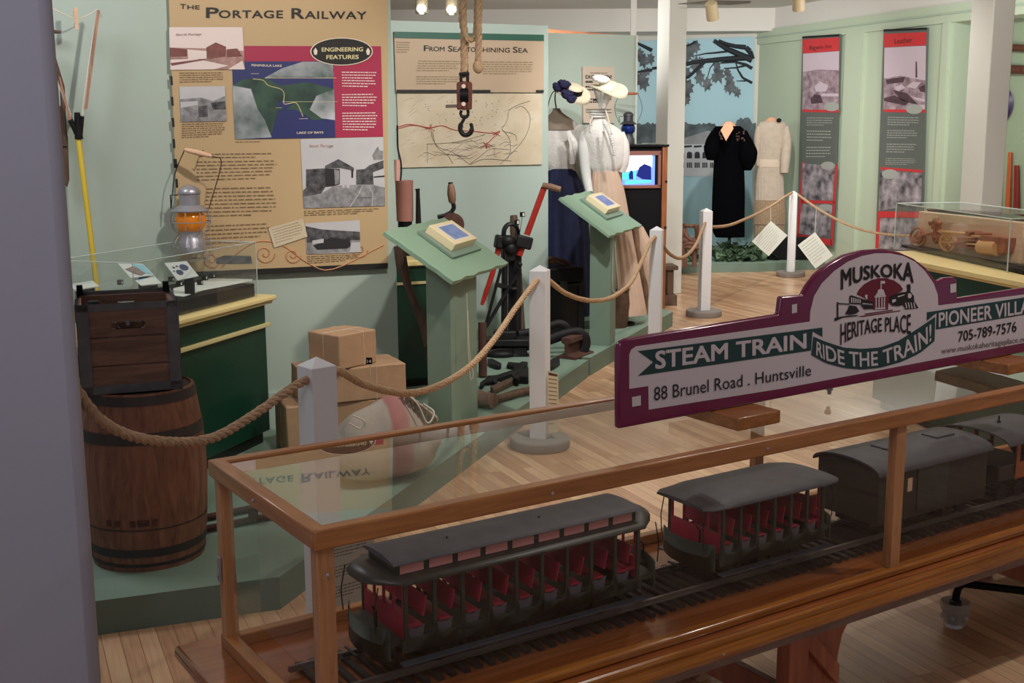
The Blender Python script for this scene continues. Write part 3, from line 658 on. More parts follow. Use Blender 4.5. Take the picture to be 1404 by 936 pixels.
for k in range(5): a = 362+k*17; m.flat(SP, [c2(a, 448+k*4), c2(a+9, 450+k*4), c2(a+9, 492+k), c2(a, 490+k)], o3+.0004)
m.flat(SP, [c2(455, 495), c2(535, 503), c2(535, 508), c2(455, 502)], o3+.0004)
for k in range(4): a = 795+k*22; m.flat(SP, [c2(a, 490), c2(a+7, 490), c2(a+18, 535), c2(a+9, 535)], o3+.0004)
m.flat(SP, [c2(818, 420), c2(840, 416), c2(850, 440), c2(838, 458), c2(818, 452)], o3+.0004)
m.flat(SP, [c2(690, 470), c2(720, 462), c2(722, 480), c2(695, 495)], o3+.0004); m.flat(SP, [c2(735, 440), c2(790, 425), c2(792, 432), c2(738, 450)], o3+.0004)
m.build('emblem_highlights', 'signwhite', sg, smooth=False)
for q, lab in (((1012, 592), 'oak block under the left half of the maroon sign'), ((1382, 515), 'oak block under the right end of the maroon sign')):
    p = G(q[0], q[1], .894); a = radians(34.4)
    m = MB(Tm((p.x, p.y, .8945), 34.4)); m.bx(0, .155, 0, .26, 0, .035); m.build_ = None
    o = m.build('wooden_block', 'oakx', bevel=.004, org=(p.x, p.y, .894)); tag(o, lab, 'wooden block', 'oak blocks carrying the maroon sign')
p = G(1137, 540, .8945); m = MB(); m.lathe([(.006, 0), (.006, .01), (.010, .012), (.010, .022), (0.001, .026)], p, 10); o = m.build('bolt', 'galv', org=p); tag(o, 'small chrome bolt standing on the glass top below the maroon sign', 'bolt')
# ================================================================ PORTAGE SIGN (wall_left)
k = cr(220, 0, 4.253); k2 = cr(220, 180, 4.253); k4 = cr(400, 180, 5.2)
ps = thing('information_panel', 'large tan panel titled The Portage Railway on the left wall', 'information panel', W1(385, 180).to_tuple(), GA)
m = MB(); m.slab(W1, [(229, -40), (529, -40), (529.5, 362), (245, 380)], .002, .03, 0); m.build('backing_board', 'tan', ps, smooth=False)
m = MB(); m.flat(W1, [(246, 372.5), (529.5, 359.5), (529.5, 367), (246, 380)], .031)
for a in (445, 565, 688, 810, 925): m.flat(W1, [k(50 + (a-445)*.04, a), k(64+(a-445)*.04, a), k(68+(a-445)*.04, a+52), k(54+(a-445)*.04, a+52)], .031)
for a in (160, 275): m.flat(W1, [k2(76+(a-160)*.04, a), k2(90+(a-160)*.04, a), k2(94+(a-160)*.04, a+52), k2(80+(a-160)*.04, a+52)], .031)
m.build('dark_border', 'ink', ps, smooth=False)
m = MB(); m.flat(W1, [k(480, 270), k(1275, 272), k(1288, 797), k(1008, 802), k(1000, 420), k(480, 410)], .032); m.build('crimson_band', 'crimson', ps, smooth=False)
m = MB()
m.text(W1, 'P', k(262, 106), k(332, 107), 14.5, .033, bold=.02); m.text(W1, 'ORTAGE', k(335, 107), k(705, 108), 10.6, .033, bold=.02, spacing=1.1)
m.text(W1, 'R', k(757, 110), k(828, 111), 14.5, .033, bold=.02); m.text(W1, 'AILWAY', k(835, 111), k(1190, 114), 10.6, .033, bold=.02, spacing=1.1)
m.text(W1, 'T', k(110, 55), k(142, 56), 7, .033, bold=.012); m.text(W1, 'HE', k(152, 57), k(222, 58), 5.8, .033, bold=.012); m.build('title_lettering', 'ink', ps, smooth=False)
# top-left sepia photograph
m = MB(); m.flat(W1, [k(45, 162), k(470, 162), k(483, 407), k(52, 409)], .034, 0)
m.flat(W1, [k(48, 280), k(260, 285), k(480, 300), k(483, 407), k(52, 409)], .0345, 1); m.flat(W1, [k(52, 350), k(200, 345), k(390, 385), k(300, 407), k(52, 409)], .035, 0)
m.flat(W1, [k(150, 290), k(262, 300), k(262, 345), k(155, 348)], .0355, 0); m.flat(W1, [k(260, 280), k(315, 250), k(375, 275), k(372, 330), k(265, 345)], .036, 2)
m.flat(W1, [k(380, 290), k(440, 285), k(470, 330), k(380, 335)], .036, 2); m.flat(W1, [k(48, 280), k(150, 290), k(150, 330), k(50, 332)], .036, 2); m.flat(W1, [k(385, 407), k(470, 355), k(483, 400), k(483, 407)], .0362, 0)
m.flat(W1, [k(52, 370), k(250, 345), k(260, 350), k(60, 385)], .0362, 2)
m.text(W1, 'North Portage', k(85, 212), k(232, 208), 3.2, .0365, 2, shear=.2); m.build('sepia_photograph', ['sepialight', 'sepia', 'sepiadk'], ps, smooth=False)
# small grey photograph
m = MB(); m.flat(W1, [k(105, 507), k(368, 503), k(378, 706), k(112, 711)], .034, 0); m.flat(W1, [k(108, 580), k(230, 570), k(300, 590), k(370, 560), k(378, 706), k(112, 711)], .0345, 1)
m.flat(W1, [k(215, 620), k(265, 615), k(270, 680), k(215, 685)], .035, 2); m.flat(W1, [k(285, 600), k(370, 590), k(375, 640), k(300, 640)], .035, 2); m.flat(W1, [k(110, 595), k(210, 590), k(212, 612), k(112, 630)], .035, 0); m.build('grey_photograph', ['g1', 'g2', 'g3'], ps, smooth=False)
# aerial map
m = MB(); m.flat(W1, [k(410, 360), k(995, 360), k(1010, 802), k(428, 812)], .0335, 0)
m.flat(W1, [k(412, 500), k(470, 465), k(600, 455), k(690, 500), k(850, 480), k(1000, 520), k(1008, 690), k(880, 700), k(780, 640), k(680, 640), k(640, 780), k(560, 805), k(428, 812)], .034, 1)
m.flat(W1, [k(820, 362), k(995, 362), k(998, 460), k(860, 450), k(600, 455), k(700, 400)], .0342, 2); m.flat(W1, [k(412, 500), k(520, 520), k(560, 640), k(600, 700), k(640, 800), k(428, 812)], .0344, 2)
m.flat(W1, [k(900, 560), k(1003, 520), k(1008, 700), k(930, 690), k(860, 640)], .0344, 2); m.flat(W1, [k(665, 610), k(705, 585), k(760, 610), k(720, 640)], .0346, 0)
m.build('aerial_map', ['navymap', 'mapgreen', 'mapcloud'], ps, smooth=False)
m = MB(); pts = [W1(*k(*p), .036) for p in ((530, 462), (590, 470), (620, 500), (690, 520), (712, 550), (710, 605), (740, 605), (780, 600), (805, 640), (820, 678))]
m.tube(smoothpath(pts, 3), .0022, 4); m.flat(W1, [k(600, 455), k(1015, 455), k(1015, 458), k(600, 458)], .0355); m.flat(W1, [k(700, 593), k(1022, 593), k(1022, 595), k(700, 595)], .0355); m.build('route_line', 'routeline', ps)
m = MB(); m.text(W1, 'PENINSULA LAKE', k(523, 388), k(698, 392), 3, .036, bold=.02); m.text(W1, 'LAKE OF BAYS', k(786, 780), k(940, 778), 3, .036, bold=.02)
m.rows(W1, [k(520, 430), k(590, 430), k(590, 437), k(520, 437)], 1, .036); m.rows(W1, [k(665, 628), k(725, 628), k(725, 635), k(665, 635)], 1, .036); m.rows(W1, [k(798, 692), k(865, 690), k(865, 697), k(798, 699)], 1, .036); m.build('map_lettering', 'inkw', ps, smooth=False)
# oval
m = MB(); m.flat(W1, [k(1045+182*cos(2*pi*i/32), 303+81*sin(2*pi*i/32)) for i in range(32)], .036, 1); m.flat(W1, [k(1045+176*cos(2*pi*i/32), 303+76*sin(2*pi*i/32)) for i in range(32)], .037, 0)
m.text(W1, 'ENGINEERING', k(930, 303), k(1168, 301), 5.6, .038, 2, bold=.03); m.text(W1, 'FEATURES', k(957, 347), k(1143, 345), 5.6, .038, 2, bold=.03)
for a in (893, 1198): m.flat(W1, [k(a-12, 300), k(a, 280), k(a+12, 300), k(a+8, 322), k(a-6, 322)], .038, 1)
m.build('title_oval', ['ink', 'inkw', 'routeline'], ps, smooth=False)
m = MB(); m.rows(W1, [k(1047, 420), k(1250, 422), k(1252, 520), k(1050, 516)], 6, .0335); m.rows(W1, [k(1048, 550), k(1252, 548), k(1254, 632), k(1051, 628)], 5, .0335); m.rows(W1, [k(1050, 658), k(1256, 655), k(1260, 772), k(1054, 768)], 7, .0335); m.build('pink_text_lines', 'sepialight', ps, smooth=False)
m = MB(); m.rows(W1, [k(105, 425), k(360, 423), k(365, 485), k(106, 490)], 5, .033); m.rows(W1, [k(118, 722), k(378, 717), k(380, 800), k(118, 812)], 7, .033); m.rows(W1, [k(430, 826), k(660, 822), k(662, 832), k(432, 836)], 1, .033)
m.rows(W1, [k2(290, 130), k2(675, 125), k2(680, 165), k2(292, 168)], 2, .033, fill=.27); m.rows(W1, [k2(203, 175), k2(680, 168), k2(683, 285), k2(205, 300)], 6, .033, fill=.27); m.rows(W1, [k2(262, 330), k2(684, 322), k2(690, 500), k2(250, 510)], 8, .033, fill=.27)
m.rows(W1, [k2(262, 548), k2(640, 532), k2(590, 650), k2(250, 668)], 5, .033, fill=.27); m.rows(W1, [k2(828, 462), k2(1268, 446), k2(1268, 480), k2(828, 496)], 3, .033); m.rows(W1, [k2(845, 725), k2(1158, 712), k2(1158, 750), k2(848, 775)], 4, .033); m.build('text_lines', 'inksoft', ps, smooth=False)
# station photograph
m = MB(); m.flat(W1, [k4(50, 55), k4(638, 40), k4(652, 528), k4(75, 545)], .034, 0)
m.flat(W1, [k4(75, 545), k4(70, 465), k4(200, 440), k4(290, 385), k4(440, 380), k4(560, 380), k4(650, 400), k4(652, 528)], .0343, 1)
m.flat(W1, [k4(90, 270), k4(225, 262), k4(228, 395), k4(200, 440), k4(70, 465), k4(70, 420), k4(90, 400)], .0346, 2)
m.flat(W1, [k4(225, 245), k4(320, 197), k4(430, 258), k4(430, 280), k4(340, 262), k4(225, 262)], .035, 2); m.flat(W1, [k4(225, 262), k4(330, 268), k4(330, 375), k4(280, 390), k4(228, 395)], .0347, 3)
m.flat(W1, [k4(410, 270), k4(425, 270), k4(425, 330), k4(412, 330)], .035, 3); m.flat(W1, [k4(446, 272), k4(505, 268), k4(540, 240), k4(640, 205), k4(642, 395), k4(560, 378), k4(446, 378)], .0347, 2)
m.flat(W1, [k4(565, 290), k4(645, 262), k4(650, 400), k4(570, 380)], .035, 0); m.flat(W1, [k4(570, 320), k4(648, 312), k4(648, 324), k4(570, 330)], .0353, 3)
m.flat(W1, [k4(560, 170), k4(580, 135), k4(600, 105), k4(612, 135), k4(638, 140), k4(636, 200), k4(570, 205)], .0347, 1); m.flat(W1, [k4(290, 270), k4(325, 278), k4(325, 370), k4(295, 378)], .0352, 1)
for a, w in ((345, 20), (375, 26)): m.flat(W1, [k4(a, 330), k4(a+w*.4, 315), k4(a+w, 335), k4(a+w*.9, 400), k4(a+4, 402)], .0354, 0)
for L in (((402, 535), (465, 440), (490, 385)), ((560, 530), (563, 440), (535, 382))):
    for p, q in zip(L, L[1:]): m.flat(W1, [k4(p[0]-3, p[1]), k4(q[0]-2, q[1]), k4(q[0]+2, q[1]), k4(p[0]+3, p[1])], .0355, 0)
m.flat(W1, [k4(455, 468), k4(560, 468), k4(560, 472), k4(455, 472)], .0354, 2)
m.text(W1, 'South Portage', k4(110, 113), k4(280, 112), 4.2, .0358, 4, shear=.25); m.build('station_photograph', ['g1', 'g2', 'g3', 'g4', 'canvasred'], ps, smooth=False)
m = MB(); m.flat(W1, [k4(85, 652), k4(472, 630), k4(478, 858), k4(97, 872)], .034, 0)
m.flat(W1, [k4(88, 672), k4(200, 695), k4(350, 705), k4(473, 712), k4(474, 770), k4(95, 790)], .0344, 2); m.flat(W1, [k4(97, 872), k4(95, 760), k4(240, 745), k4(474, 740), k4(476, 800), k4(470, 850)], .0342, 1)
m.flat(W1, [k4(140, 810), k4(270, 750), k4(400, 770), k4(410, 810), k4(385, 830), k4(170, 840)], .0348, 3); m.flat(W1, [k4(135, 775), k4(215, 760), k4(215, 790), k4(137, 800)], .035, 0); m.flat(W1, [k4(410, 790), k4(475, 785), k4(478, 855), k4(400, 858)], .0351, 0); m.build('boat_photograph', ['g1', 'g2', 'g3', 'g4'], ps, smooth=False)
m = MB(); m.flat(W1, [k2(620, 562), k2(820, 505), k2(848, 610), k2(655, 675)], .0365, 0); m.rows(W1, [k2(640, 570), k2(810, 522), k2(835, 612), k2(665, 660)], 6, .037, 1, fill=.2); m.build('ticket_facsimile', ['mapcream', 'inksoft'], ps, smooth=False)
# scrollwork
m = MB()
for cx, cy, r in ((290, 745, 55), (600, 710, 60), (1150, 690, 48), (760, 720, 50)):
    m.tube([W1(*k2(cx+r*(1-t/26)*cos(t*.42), cy+r*(1-t/26)*sin(t*.42)), .0300) for t in range(24)], .0045, 4)
m.tube(smoothpath([W1(*k2(*p), .0295) for p in ((350, 790), (450, 700), (560, 640), (700, 660), (860, 770), (1000, 800), (1290, 660))], 4), .005, 4); m.build('scrollwork', mat('scroll', 'c08c66', .8), ps)
m = MB(); m.flat(W1, [k2(318, 735), k2(370, 720), k2(520, 722), k2(528, 765), k2(320, 768)], .034); m.build('boat_engraving', 'g3', ps, smooth=False)
# ================================================================ YELLOW POLE with string spreader
pp = thing('pike_pole', 'yellow pole with a forked wooden head and strings leaning on the left wall', 'pole', W1(125, 400, .1).to_tuple())
def P1(x, y, o=.12): return W1(x, y, o)
m = MB(); a = P1(105, 188); b = P1(129, 392, .2); d = (b-a).normalized(); m.tube([a, a+d*1.25, a+d*((.12-a.z)/d.z)], .013, 12); m.build('pole', 'yellowpole', pp)
m = MB(); m.tube([P1(106, 190), P1(103, 155, .14)], [.02, .014], 8); m.tube([P1(106, 188), P1(94, 165, .14)], [.014, .012], 8); m.tube([P1(107, 185), P1(110, 160, .14)], [.014, .010], 8); m.build('socket', 'iron', pp)
m = MB(); m.prism([P1(130.5, 17), P1(134, 18), P1(117, 150), P1(113.5, 150)], W1.n*.012); m.prism([P1(78, 105), P1(81, 108), P1(97, 170), P1(94, 172)], W1.n*.012); m.build('wooden_strip', wood('reddishwood', 'c09078', '8a6250', 2, .6), pp)
m = MB(); m.tube(smoothpath([P1(60, 10), P1(80, 20), P1(102, 29), P1(118, 24), P1(132, 16)], 4), .003, 5); m.tube([P1(130, 20), P1(117, 105), P1(108, 175)], .004, 5); m.tube([P1(119, 100), P1(114, 145), P1(109, 170)], .004, 5); m.tube([P1(62, 80), P1(84, 130), P1(100, 172)], .005, 5); m.tube([P1(70, 90), P1(90, 150), P1(103, 180)], .003, 5)
for i in range(9): a0 = random.random()*6.28; m.tube([P1(102, 28), P1(102+9*cos(a0), 28+13*sin(a0))], .0012, 4)
for i in range(6): m.tube([P1(132, 17), P1(132+random.uniform(-3, 9), 17+random.uniform(5, 16))], .001, 4)
m.build('string', 'string', pp)
m = MB(); m.prism([P1(99, 14), P1(104, 14), P1(105, 43), P1(101, 44)], W1.n*.01); m.build('clothes_peg', 'pine', pp)
sk = thing('wooden_paddle', 'brown wooden paddle partly hidden behind the lavender column', 'paddle', W1(88, 200, .1).to_tuple())
m = MB(); m.prism([P1(70, 145, .05), P1(86, 146, .05), P1(92, 190, .05), P1(94, 245, .05), P1(91, 256, .05), P1(84, 245, .05), P1(82, 195, .05), P1(68, 170, .05)], W1.n*.03); m.build('blade', 'woodold', sk, bevel=.005)
m = MB(); m.tube([P1(88, 200, .08), P1(84, 120, .08), P1(66, 60, .08)], .012, 8); m.build('shaft', 'woodold', sk)
o = MB().tube([P1(60, 44, .05), P1(83, 45, .05)], [.014, .006], 8).build('wooden_peg', 'woodold', org=P1(75, 45)); tag(o, 'short dark wooden peg at the top left beside the column', 'peg')
# ================================================================ LANTERNS
def lantern(name, label, pl_pt, sc, globe, metal, cage, grip_px, bail=None):
    o = thing(name, label, 'lantern', pl_pt); X = XF(o) @ Matrix.Scale(sc, 4)
    m = MB(X); m.lathe([(.058, 0), (.062, .004), (.06, .05), (.05, .065), (.044, .095), (.046, .10)], seg=24); m.build('fuel_base', metal, o)
    m = MB(X); m.lathe([(.045, .10), (.06, .115), (.068, .14), (.066, .165), (.05, .185)], seg=24); m.build('globe', globe, o)
    m = MB(X); m.lathe([(.078, .185), (.082, .19), (.06, .205), (.046, .215), (.045, .262), (.05, .266), (.05, .274), (.04, .29), (.02, .302), (.0005, .305)], seg=24); m.build('chimney_cap', metal, o)
    m = MB(X); m.tube([(0, 0, .10), (0, 0, .135)], .012, 10); m.build('burner', 'iron', o)
    if cage:
        m = MB(X); n = 8
        for i in range(n):
            a = 2*pi*i/n; m.tube([(r*cos(a), r*sin(a), z) for r, z in ((.078, .188), (.088, .165), (.09, .14), (.08, .105), (.058, .085), (.075, .065), (.094, .03), (.086, -.005), (.06, -.03))], .0022, 5)
        for r, z in ((.09, .14), (.094, .03), (.06, -.03), (.082, .19)): m.tube([(r*cos(2*pi*i/24), r*sin(2*pi*i/24), z) for i in range(25)], .0022, 5, cap=False)
        m.build('wire_guard', metal, o)
    b0, b1, g0, g1 = bail
    m = MB(X); m.tube(smoothpath([(-.085, 0, .20), b0, g0], 5), .0022, 6); m.tube(smoothpath([(.085, 0, .20), b1, g1], 5), .0022, 6); m.tube([(-.085, 0, .2), (-.085, 0, .26), (-.05, 0, .26)], .003, 6); m.build('bail', 'iron', o)
    m = MB(X); g0 = V3(g0); g1 = V3(g1); m.tube([g0, g0.lerp(g1, .1), g0.lerp(g1, .5), g0.lerp(g1, .9), g1], [.007, .010, .013, .010, .006], 12); m.build('grip', 'pine' if cage else 'modelwood', o)
    return o
lp = W1(258, 343, .14)
lantern('railway_lantern', 'railway lantern with an amber globe and wire guard before the tan panel', lp.to_tuple(), 1.08, 'amber', 'galv', True, None, bail=((-.06, 0, .35), (.15, 0, .40), (-.01, 0, .46), (.11, 0, .43)))
pt = W1(272, 214, .02); o = MB().tube([pt, pt+W1.n*.10+V3((0, 0, .0)), pt+W1.n*.13+V3((0, 0, .03))], .003, 6).build('wall_hook', 'iron', org=pt); tag(o, 'small wire hook holding up the amber lantern', 'hook')
# ================================================================ GREEN CABINET WITH VITRINE
u = V3((cos(radians(71.1)), sin(radians(71.1)), 0)); w = V3((-u.y, u.x, 0))
E0 = G(376, 605, .12)                        # right front foot of the cabinet
cab = thing('display_cabinet', 'dark green display cabinet with yellow trim behind the barrel', 'cabinet', (E0.x, E0.y, .12), 71.1); Xc = XF(cab)
m = MB(Xc); m.bx(-1.55, 0, .02, .52, .06, .70); m.build('body', 'cabgreen', cab, bevel=.004)
m = MB(Xc); m.bx(-1.53, -.03, .045, .5, 0, .06); m.build('plinth', 'blackgloss', cab)
m = MB(Xc); m.bx(-1.58, .035, -.03, .55, .717, .74); m.bx(-1.57, .02, -.015, .54, .70, .717); m.build('top_trim', 'yellowtrim', cab, bevel=.006)
m = MB(Xc); m.bx(-1.56, .02, .0, .03, .585, .603); m.build('lower_trim', 'creamtrim', cab, bevel=.003)
vt = thing('glass_vitrine', 'clear acrylic cover over papers on the left green cabinet', 'vitrine', (E0.x, E0.y, .86), 71.1)
q0, q1 = -1.0, -.045; zz = 1.125
vx = [V3((q0, .03, 0)), V3((q1, .03, 0)), V3((q1, .42, 0)), V3((q0, .42, 0))]
Xv = XF(vt); H0 = zz-.86
for i in range(4):
    a, b = vx[i], vx[(i+1) % 4]; m = MB(Xv); m.face([a, b, b+V3((0, 0, H0)), a+V3((0, 0, H0))]); m.build('pane', 'glasscase', vt, smooth=False)
m = MB(Xv); m.face([v+V3((0, 0, H0)) for v in vx]); m.build('top_pane', 'glasscase', vt, smooth=False)
m = MB(Xv)
for i in range(4):
    a, b = vx[i]+V3((0, 0, H0)), vx[(i+1) % 4]+V3((0, 0, H0)); m.tube([a, b], .0022, 4); m.tube([vx[i], vx[i]+V3((0, 0, H0))], .0025, 4)
m.build('edge', 'glassedge', vt)
o = MB(Xv).bx(q0+.01, q1-.01, .04, .41, 0.002, .065).build('riser', 'black', org=XF(vt).translation, bevel=.003); tag(o, 'low black riser inside the left glass vitrine', 'riser')
zt = .86+.067
def sheet(name, label, cat, pts, m_, th=.0025, grp=None, zbase=zt):
    pts = [G(x, y, zbase) for x, y in pts]; o = MB().prism(pts, (0, 0, th)).build(name, m_, org=pts[0]); return tag(o, label, cat, grp)
ccv = cr(60, 300, 3.6)
sheet('paper_sheet', 'torn white paper with ragged edge lying under the left vitrine', 'paper', [ccv(*p) for p in ((640, 345), (830, 295), (1030, 300), (1030, 306), (900, 332), (780, 355), (690, 385), (640, 380))], 'paperw')
for i, (x, y) in enumerate(((670, 322), (772, 315), (795, 292), (832, 282), (378, 315), (630, 300))):
    p = G(*ccv(x, y+10), zt+.003); rz = 71.1; mm = MB(Tm(p, rz)); mm.box((0, 0, .012), (.022, .022, .024)); t_ = thing('number_block', ['small black numbered block beside the torn paper, front row', 'small black numbered block on the middle of the paper', 'small black numbered block behind the middle one', 'rearmost small black numbered block near the vitrine end', 'small black block near the yellow pole in the vitrine', 'small black numbered block at the foot of the spotted booklet'][i], 'number block', p.to_tuple(), rz, 'numbered blocks in the vitrine')
    mm.build('block', 'black', t_, bevel=.001); m2 = MB(Tm(p, rz)); m2.bx(-.004, .004, -.0115, -.0112, .006, .018); m2.bx(.0112, .0115, -.004, .004, .006, .018); m2.build('numeral', 'white', t_)
def booklet(label, quad, D, lean, col, kind):
    P = [DD(*ccv(*q), D+(lean if i < 2 else 0)) for i, q in enumerate(quad)]; o = thing('booklet', label, 'booklet', ((P[2].x+P[3].x)/2, D, zt))
    n = (P[1]-P[0]).cross(P[3]-P[0]).normalized(); n = n if n.dot(EYE-P[0]) > 0 else -n
    cov = MB().prism(P, -n*.004).build('cover', 'paperw', o, smooth=False)
    def Q(u_, v_): return (P[0]*(1-u_)+P[1]*u_)*(1-v_)+(P[3]*(1-u_)+P[2]*u_)*v_ + n*.001
    m = MB()
    if kind == 1:
        for cx, cy, r in ((.35, .6, .15), (.68, .36, .19), (.25, .3, .06), (.42, .25, .05), (.15, .5, .04)): m.face([Q(cx+r*cos(2*pi*i/12), cy+r*sin(2*pi*i/12)) for i in range(12)])
    elif kind == 2: m.face([Q(.55, .05), Q(.97, .1), Q(.97, .95), Q(.7, .8)])
    else: m.face([Q(.1, .1), Q(.9, .1), Q(.9, .3), Q(.1, .3)])
    m.build('cover_picture', col[0], cov, smooth=False)
    if kind == 2: MB().face([Q(.08, .45), Q(.5, .25), Q(.75, .8), Q(.5, .95)]).build('cover_picture', col[1], cov, smooth=False)
    a = (P[2]+P[3])/2-n*.006; MB().prism([P[3]*.7+P[2]*.3-n*.006, P[3]*.3+P[2]*.7-n*.006, V3((P[3]*.3+P[2]*.7)[:2]+(zt,)) if False else V3(((P[3]*.3+P[2]*.7).x, (P[3]*.3+P[2]*.7).y, zt)), V3(((P[3]*.7+P[2]*.3).x, (P[3]*.7+P[2]*.3).y, zt))], V3((0, .03, 0))).build('easel', 'black', o)
booklet('open booklet with dark blue spotted picture propped in the vitrine', [(595, 218), (705, 208), (765, 282), (660, 303)], 5.25, .05, [mat('bookblue', '3c3f66', .6)], 1)
booklet('open booklet with brown and pale blue pages propped in the vitrine', [(360, 213), (490, 222), (542, 275), (430, 292)], 5.1, .05, [mat('bookteal', '8cc0cc', .6), mat('bookbrown', '8a7468', .6)], 2)
booklet('pale blue booklet lying low beside the yellow pole in the vitrine', [(445, 300), (545, 280), (582, 318), (480, 328)], 5.0, .12, [mat('booklight', 'a8d8f0', .5)], 3)
booklet('white folded leaflet in the vitrine above the left of the crate', [(128, 322), (240, 305), (275, 332), (150, 350)], 4.85, .12, ['offwhite'], 3)
# ================================================================ BARREL AND CRATE
bx_ = DD(199, 650, 4.12); bl = thing('barrel', 'old brown wooden barrel standing on the green platform at the left', 'barrel', (bx_.x, 4.12, .12)); Xb = XF(bl)
prof = [(.196, 0), (.200, .02), (.209, .10), (.217, .2), (.221, .3), (.219, .4), (.211, .5), (.198, .59), (.190, .635), (.180, .638), (.176, .632), (.178, .60)]
m = MB(Xb); n = 22; seg = n*4; vs = []
for r, z in prof:
    for i in range(seg):
        a = 2*pi*i/seg; rr = r-(.0022 if i % 4 == 0 else 0); vs.append((rr*cos(a), rr*sin(a), z))
K = len(prof); fs = [(i*seg+j, i*seg+(j+1) % seg, (i+1)*seg+(j+1) % seg, (i+1)*seg+j) for i in range(K-1) for j in range(seg)]+[tuple(range(seg))[::-1]]
m.add(vs, fs); m.build('staves', 'barrelwood', bl, ang=25)
m = MB(Xb); m.lathe([(.18, .60), (.0005, .60)], seg=40); m.build('head', 'barrelwood', bl)
for z0, z1, r0, r1 in ((.055, .085, .2055, .2085), (.018, .03, .2015, .2035), (.465, .505, .216, .213), (.60, .632, .199, .192), (.155, .16, .2145, .215)):
    m = MB(Xb); m.lathe([(r0-.004, z0), (r0, z0), (r1, z1), (r1-.004, z1)], seg=48); m.build('hoop', 'hoop', bl)
o = bl
m = MB(Xb)
for a in (-1.9, -1.75, -1.5, -1.38, -1.28, -1.15): m.box((0, 0, 0), (.018, .001, .022), Matrix.Translation((.218*cos(a), .218*sin(a), .185)) @ Matrix.Rotation(a+pi/2, 4, 'Z'))
m.build('branded_mark', 'rust', bl)
p0 = DD(112, 543, 3.93); cz = thing('wooden_crate', 'iron-bound wooden crate with a slotted handle hole on top of the barrel', 'crate', (p0.x, p0.y, .758), 20); Xz = XF(cz)
Wd, Dp, Ht = .335, .37, .315
def plate(x0, x1, z0, z1, y, mi, par, name, hole=None):
    m = MB(Xz)
    if not hole: m.bx(x0, x1, y, y+.014, z0, z1)
    else:
        hx0, hx1, hz0, hz1 = hole; r = (hz1-hz0)/2; zc = (hz0+hz1)/2
        m.bx(x0, x1, y, y+.014, z0, hz0); m.bx(x0, x1, y, y+.014, hz1, z1); m.bx(x0, hx0, y, y+.014, hz0, hz1); m.bx(hx1, x1, y, y+.014, hz0, hz1)
        for cx, sg in ((hx0+r, -1), (hx1-r, 1)):
            for sz in (-1, 1):
                arc = [(cx+sg*r*sin(t*pi/12), y, zc+sz*r*cos(t*pi/12)) for t in range(7)]
                m.prism([(cx+sg*r, y, zc+sz*r)]+arc, (0, .014, 0))
    m.build(name, mi, par)
for y in (.004, Dp-.018):
    hole = (.11, .225, .225, .252)
    plate(.01, Wd-.01, .20, .30 if y < .1 else .30, y, 'crate', cz, 'slat', hole); plate(.01, Wd-.01, .10, .194, y, 'crate', cz, 'slat'); plate(.01, Wd-.01, .008, .096, y, 'crate', cz, 'slat')
for x in (.004, Wd-.018):
    for z0, z1 in ((.008, .1), (.106, .2), (.206, .295)): m = MB(Xz); m.bx(x, x+.014, .02, Dp-.02, z0, z1); m.build('slat', 'crate', cz)
m = MB(Xz); m.bx(.01, Wd-.01, .01, Dp-.01, 0.0, .01); m.build('bottom', 'crate', cz)
m = MB(Xz)
for y in (-.002, Dp-.004): m.bx(0, .04, y, y+.006, 0, Ht); m.bx(Wd-.04, Wd, y, y+.006, 0, Ht); m.bx(0, Wd, y, y+.006, 0, .03); m.bx(0, Wd, y, y+.006, Ht-.025, Ht)
for x in (-.002, Wd-.004): m.bx(x, x+.006, 0, .035, 0, Ht); m.bx(x, x+.006, Dp-.035, Dp, 0, Ht); m.bx(x, x+.006, 0, Dp, 0, .03); m.bx(x, x+.006, 0, Dp, Ht-.02, Ht)
m.build('iron_band', 'crateiron', cz, bevel=.001)
for x in (.01, Wd-.02): m = MB(Xz); m.box((x+.005, Dp-.01, Ht+.008), (.022, .018, .035)); m.build('corner_post', 'black', cz, bevel=.002)
for i, (x, y) in enumerate(((.06, .12), (.17, .2), (.25, .1))):
    q = Xz @ V3((x, y, .011)); o = thing('glass_jar', ['glass jar with a dark lid at the left inside the crate', 'empty glass jar in the middle of the crate', 'glass jar seen through the handle hole of the crate'][i], 'jar', q.to_tuple(), 0, 'jars in the crate')
    Xj = XF(o); m = MB(Xj); m.lathe([(.038, 0), (.04, .01), (.04, .2), (.03, .24), (.027, .27), (.030, .275), (.030, .282)], seg=20); m.build('glass', 'jarglass', o)
    if i == 0: m = MB(Xj); m.lathe([(.028, .27), (.03, .285), (.02, .30), (.0005, .302)], seg=16); m.build('lid', 'black', o)
# rods on the platform
kk = cr(260, 440, 3.12)
for i, (a, b, r) in enumerate((((40, 845), (312, 790), .014), ((40, 893), (372, 828), .014))):
    A = G(*kk(*a), .137); B = G(*kk(*b), .137); d = (A-B)*.25
    o = MB().tube([A+d, B], r, 10).build('iron_bar', 'rust', org=A); tag(o, ['rusty iron bar on the platform right of the barrel, the rear one', 'rusty iron bar on the platform right of the barrel, the front one'][i], 'bar')
p = G(*kk(272, 828), .158); o = MB(Tm(p, 20)).box((0, 0, .006), (.036, .03, .05)).build('number_block', 'rust', org=p, bevel=.002); tag(o, 'small brown block standing between the two rusty bars', 'block')
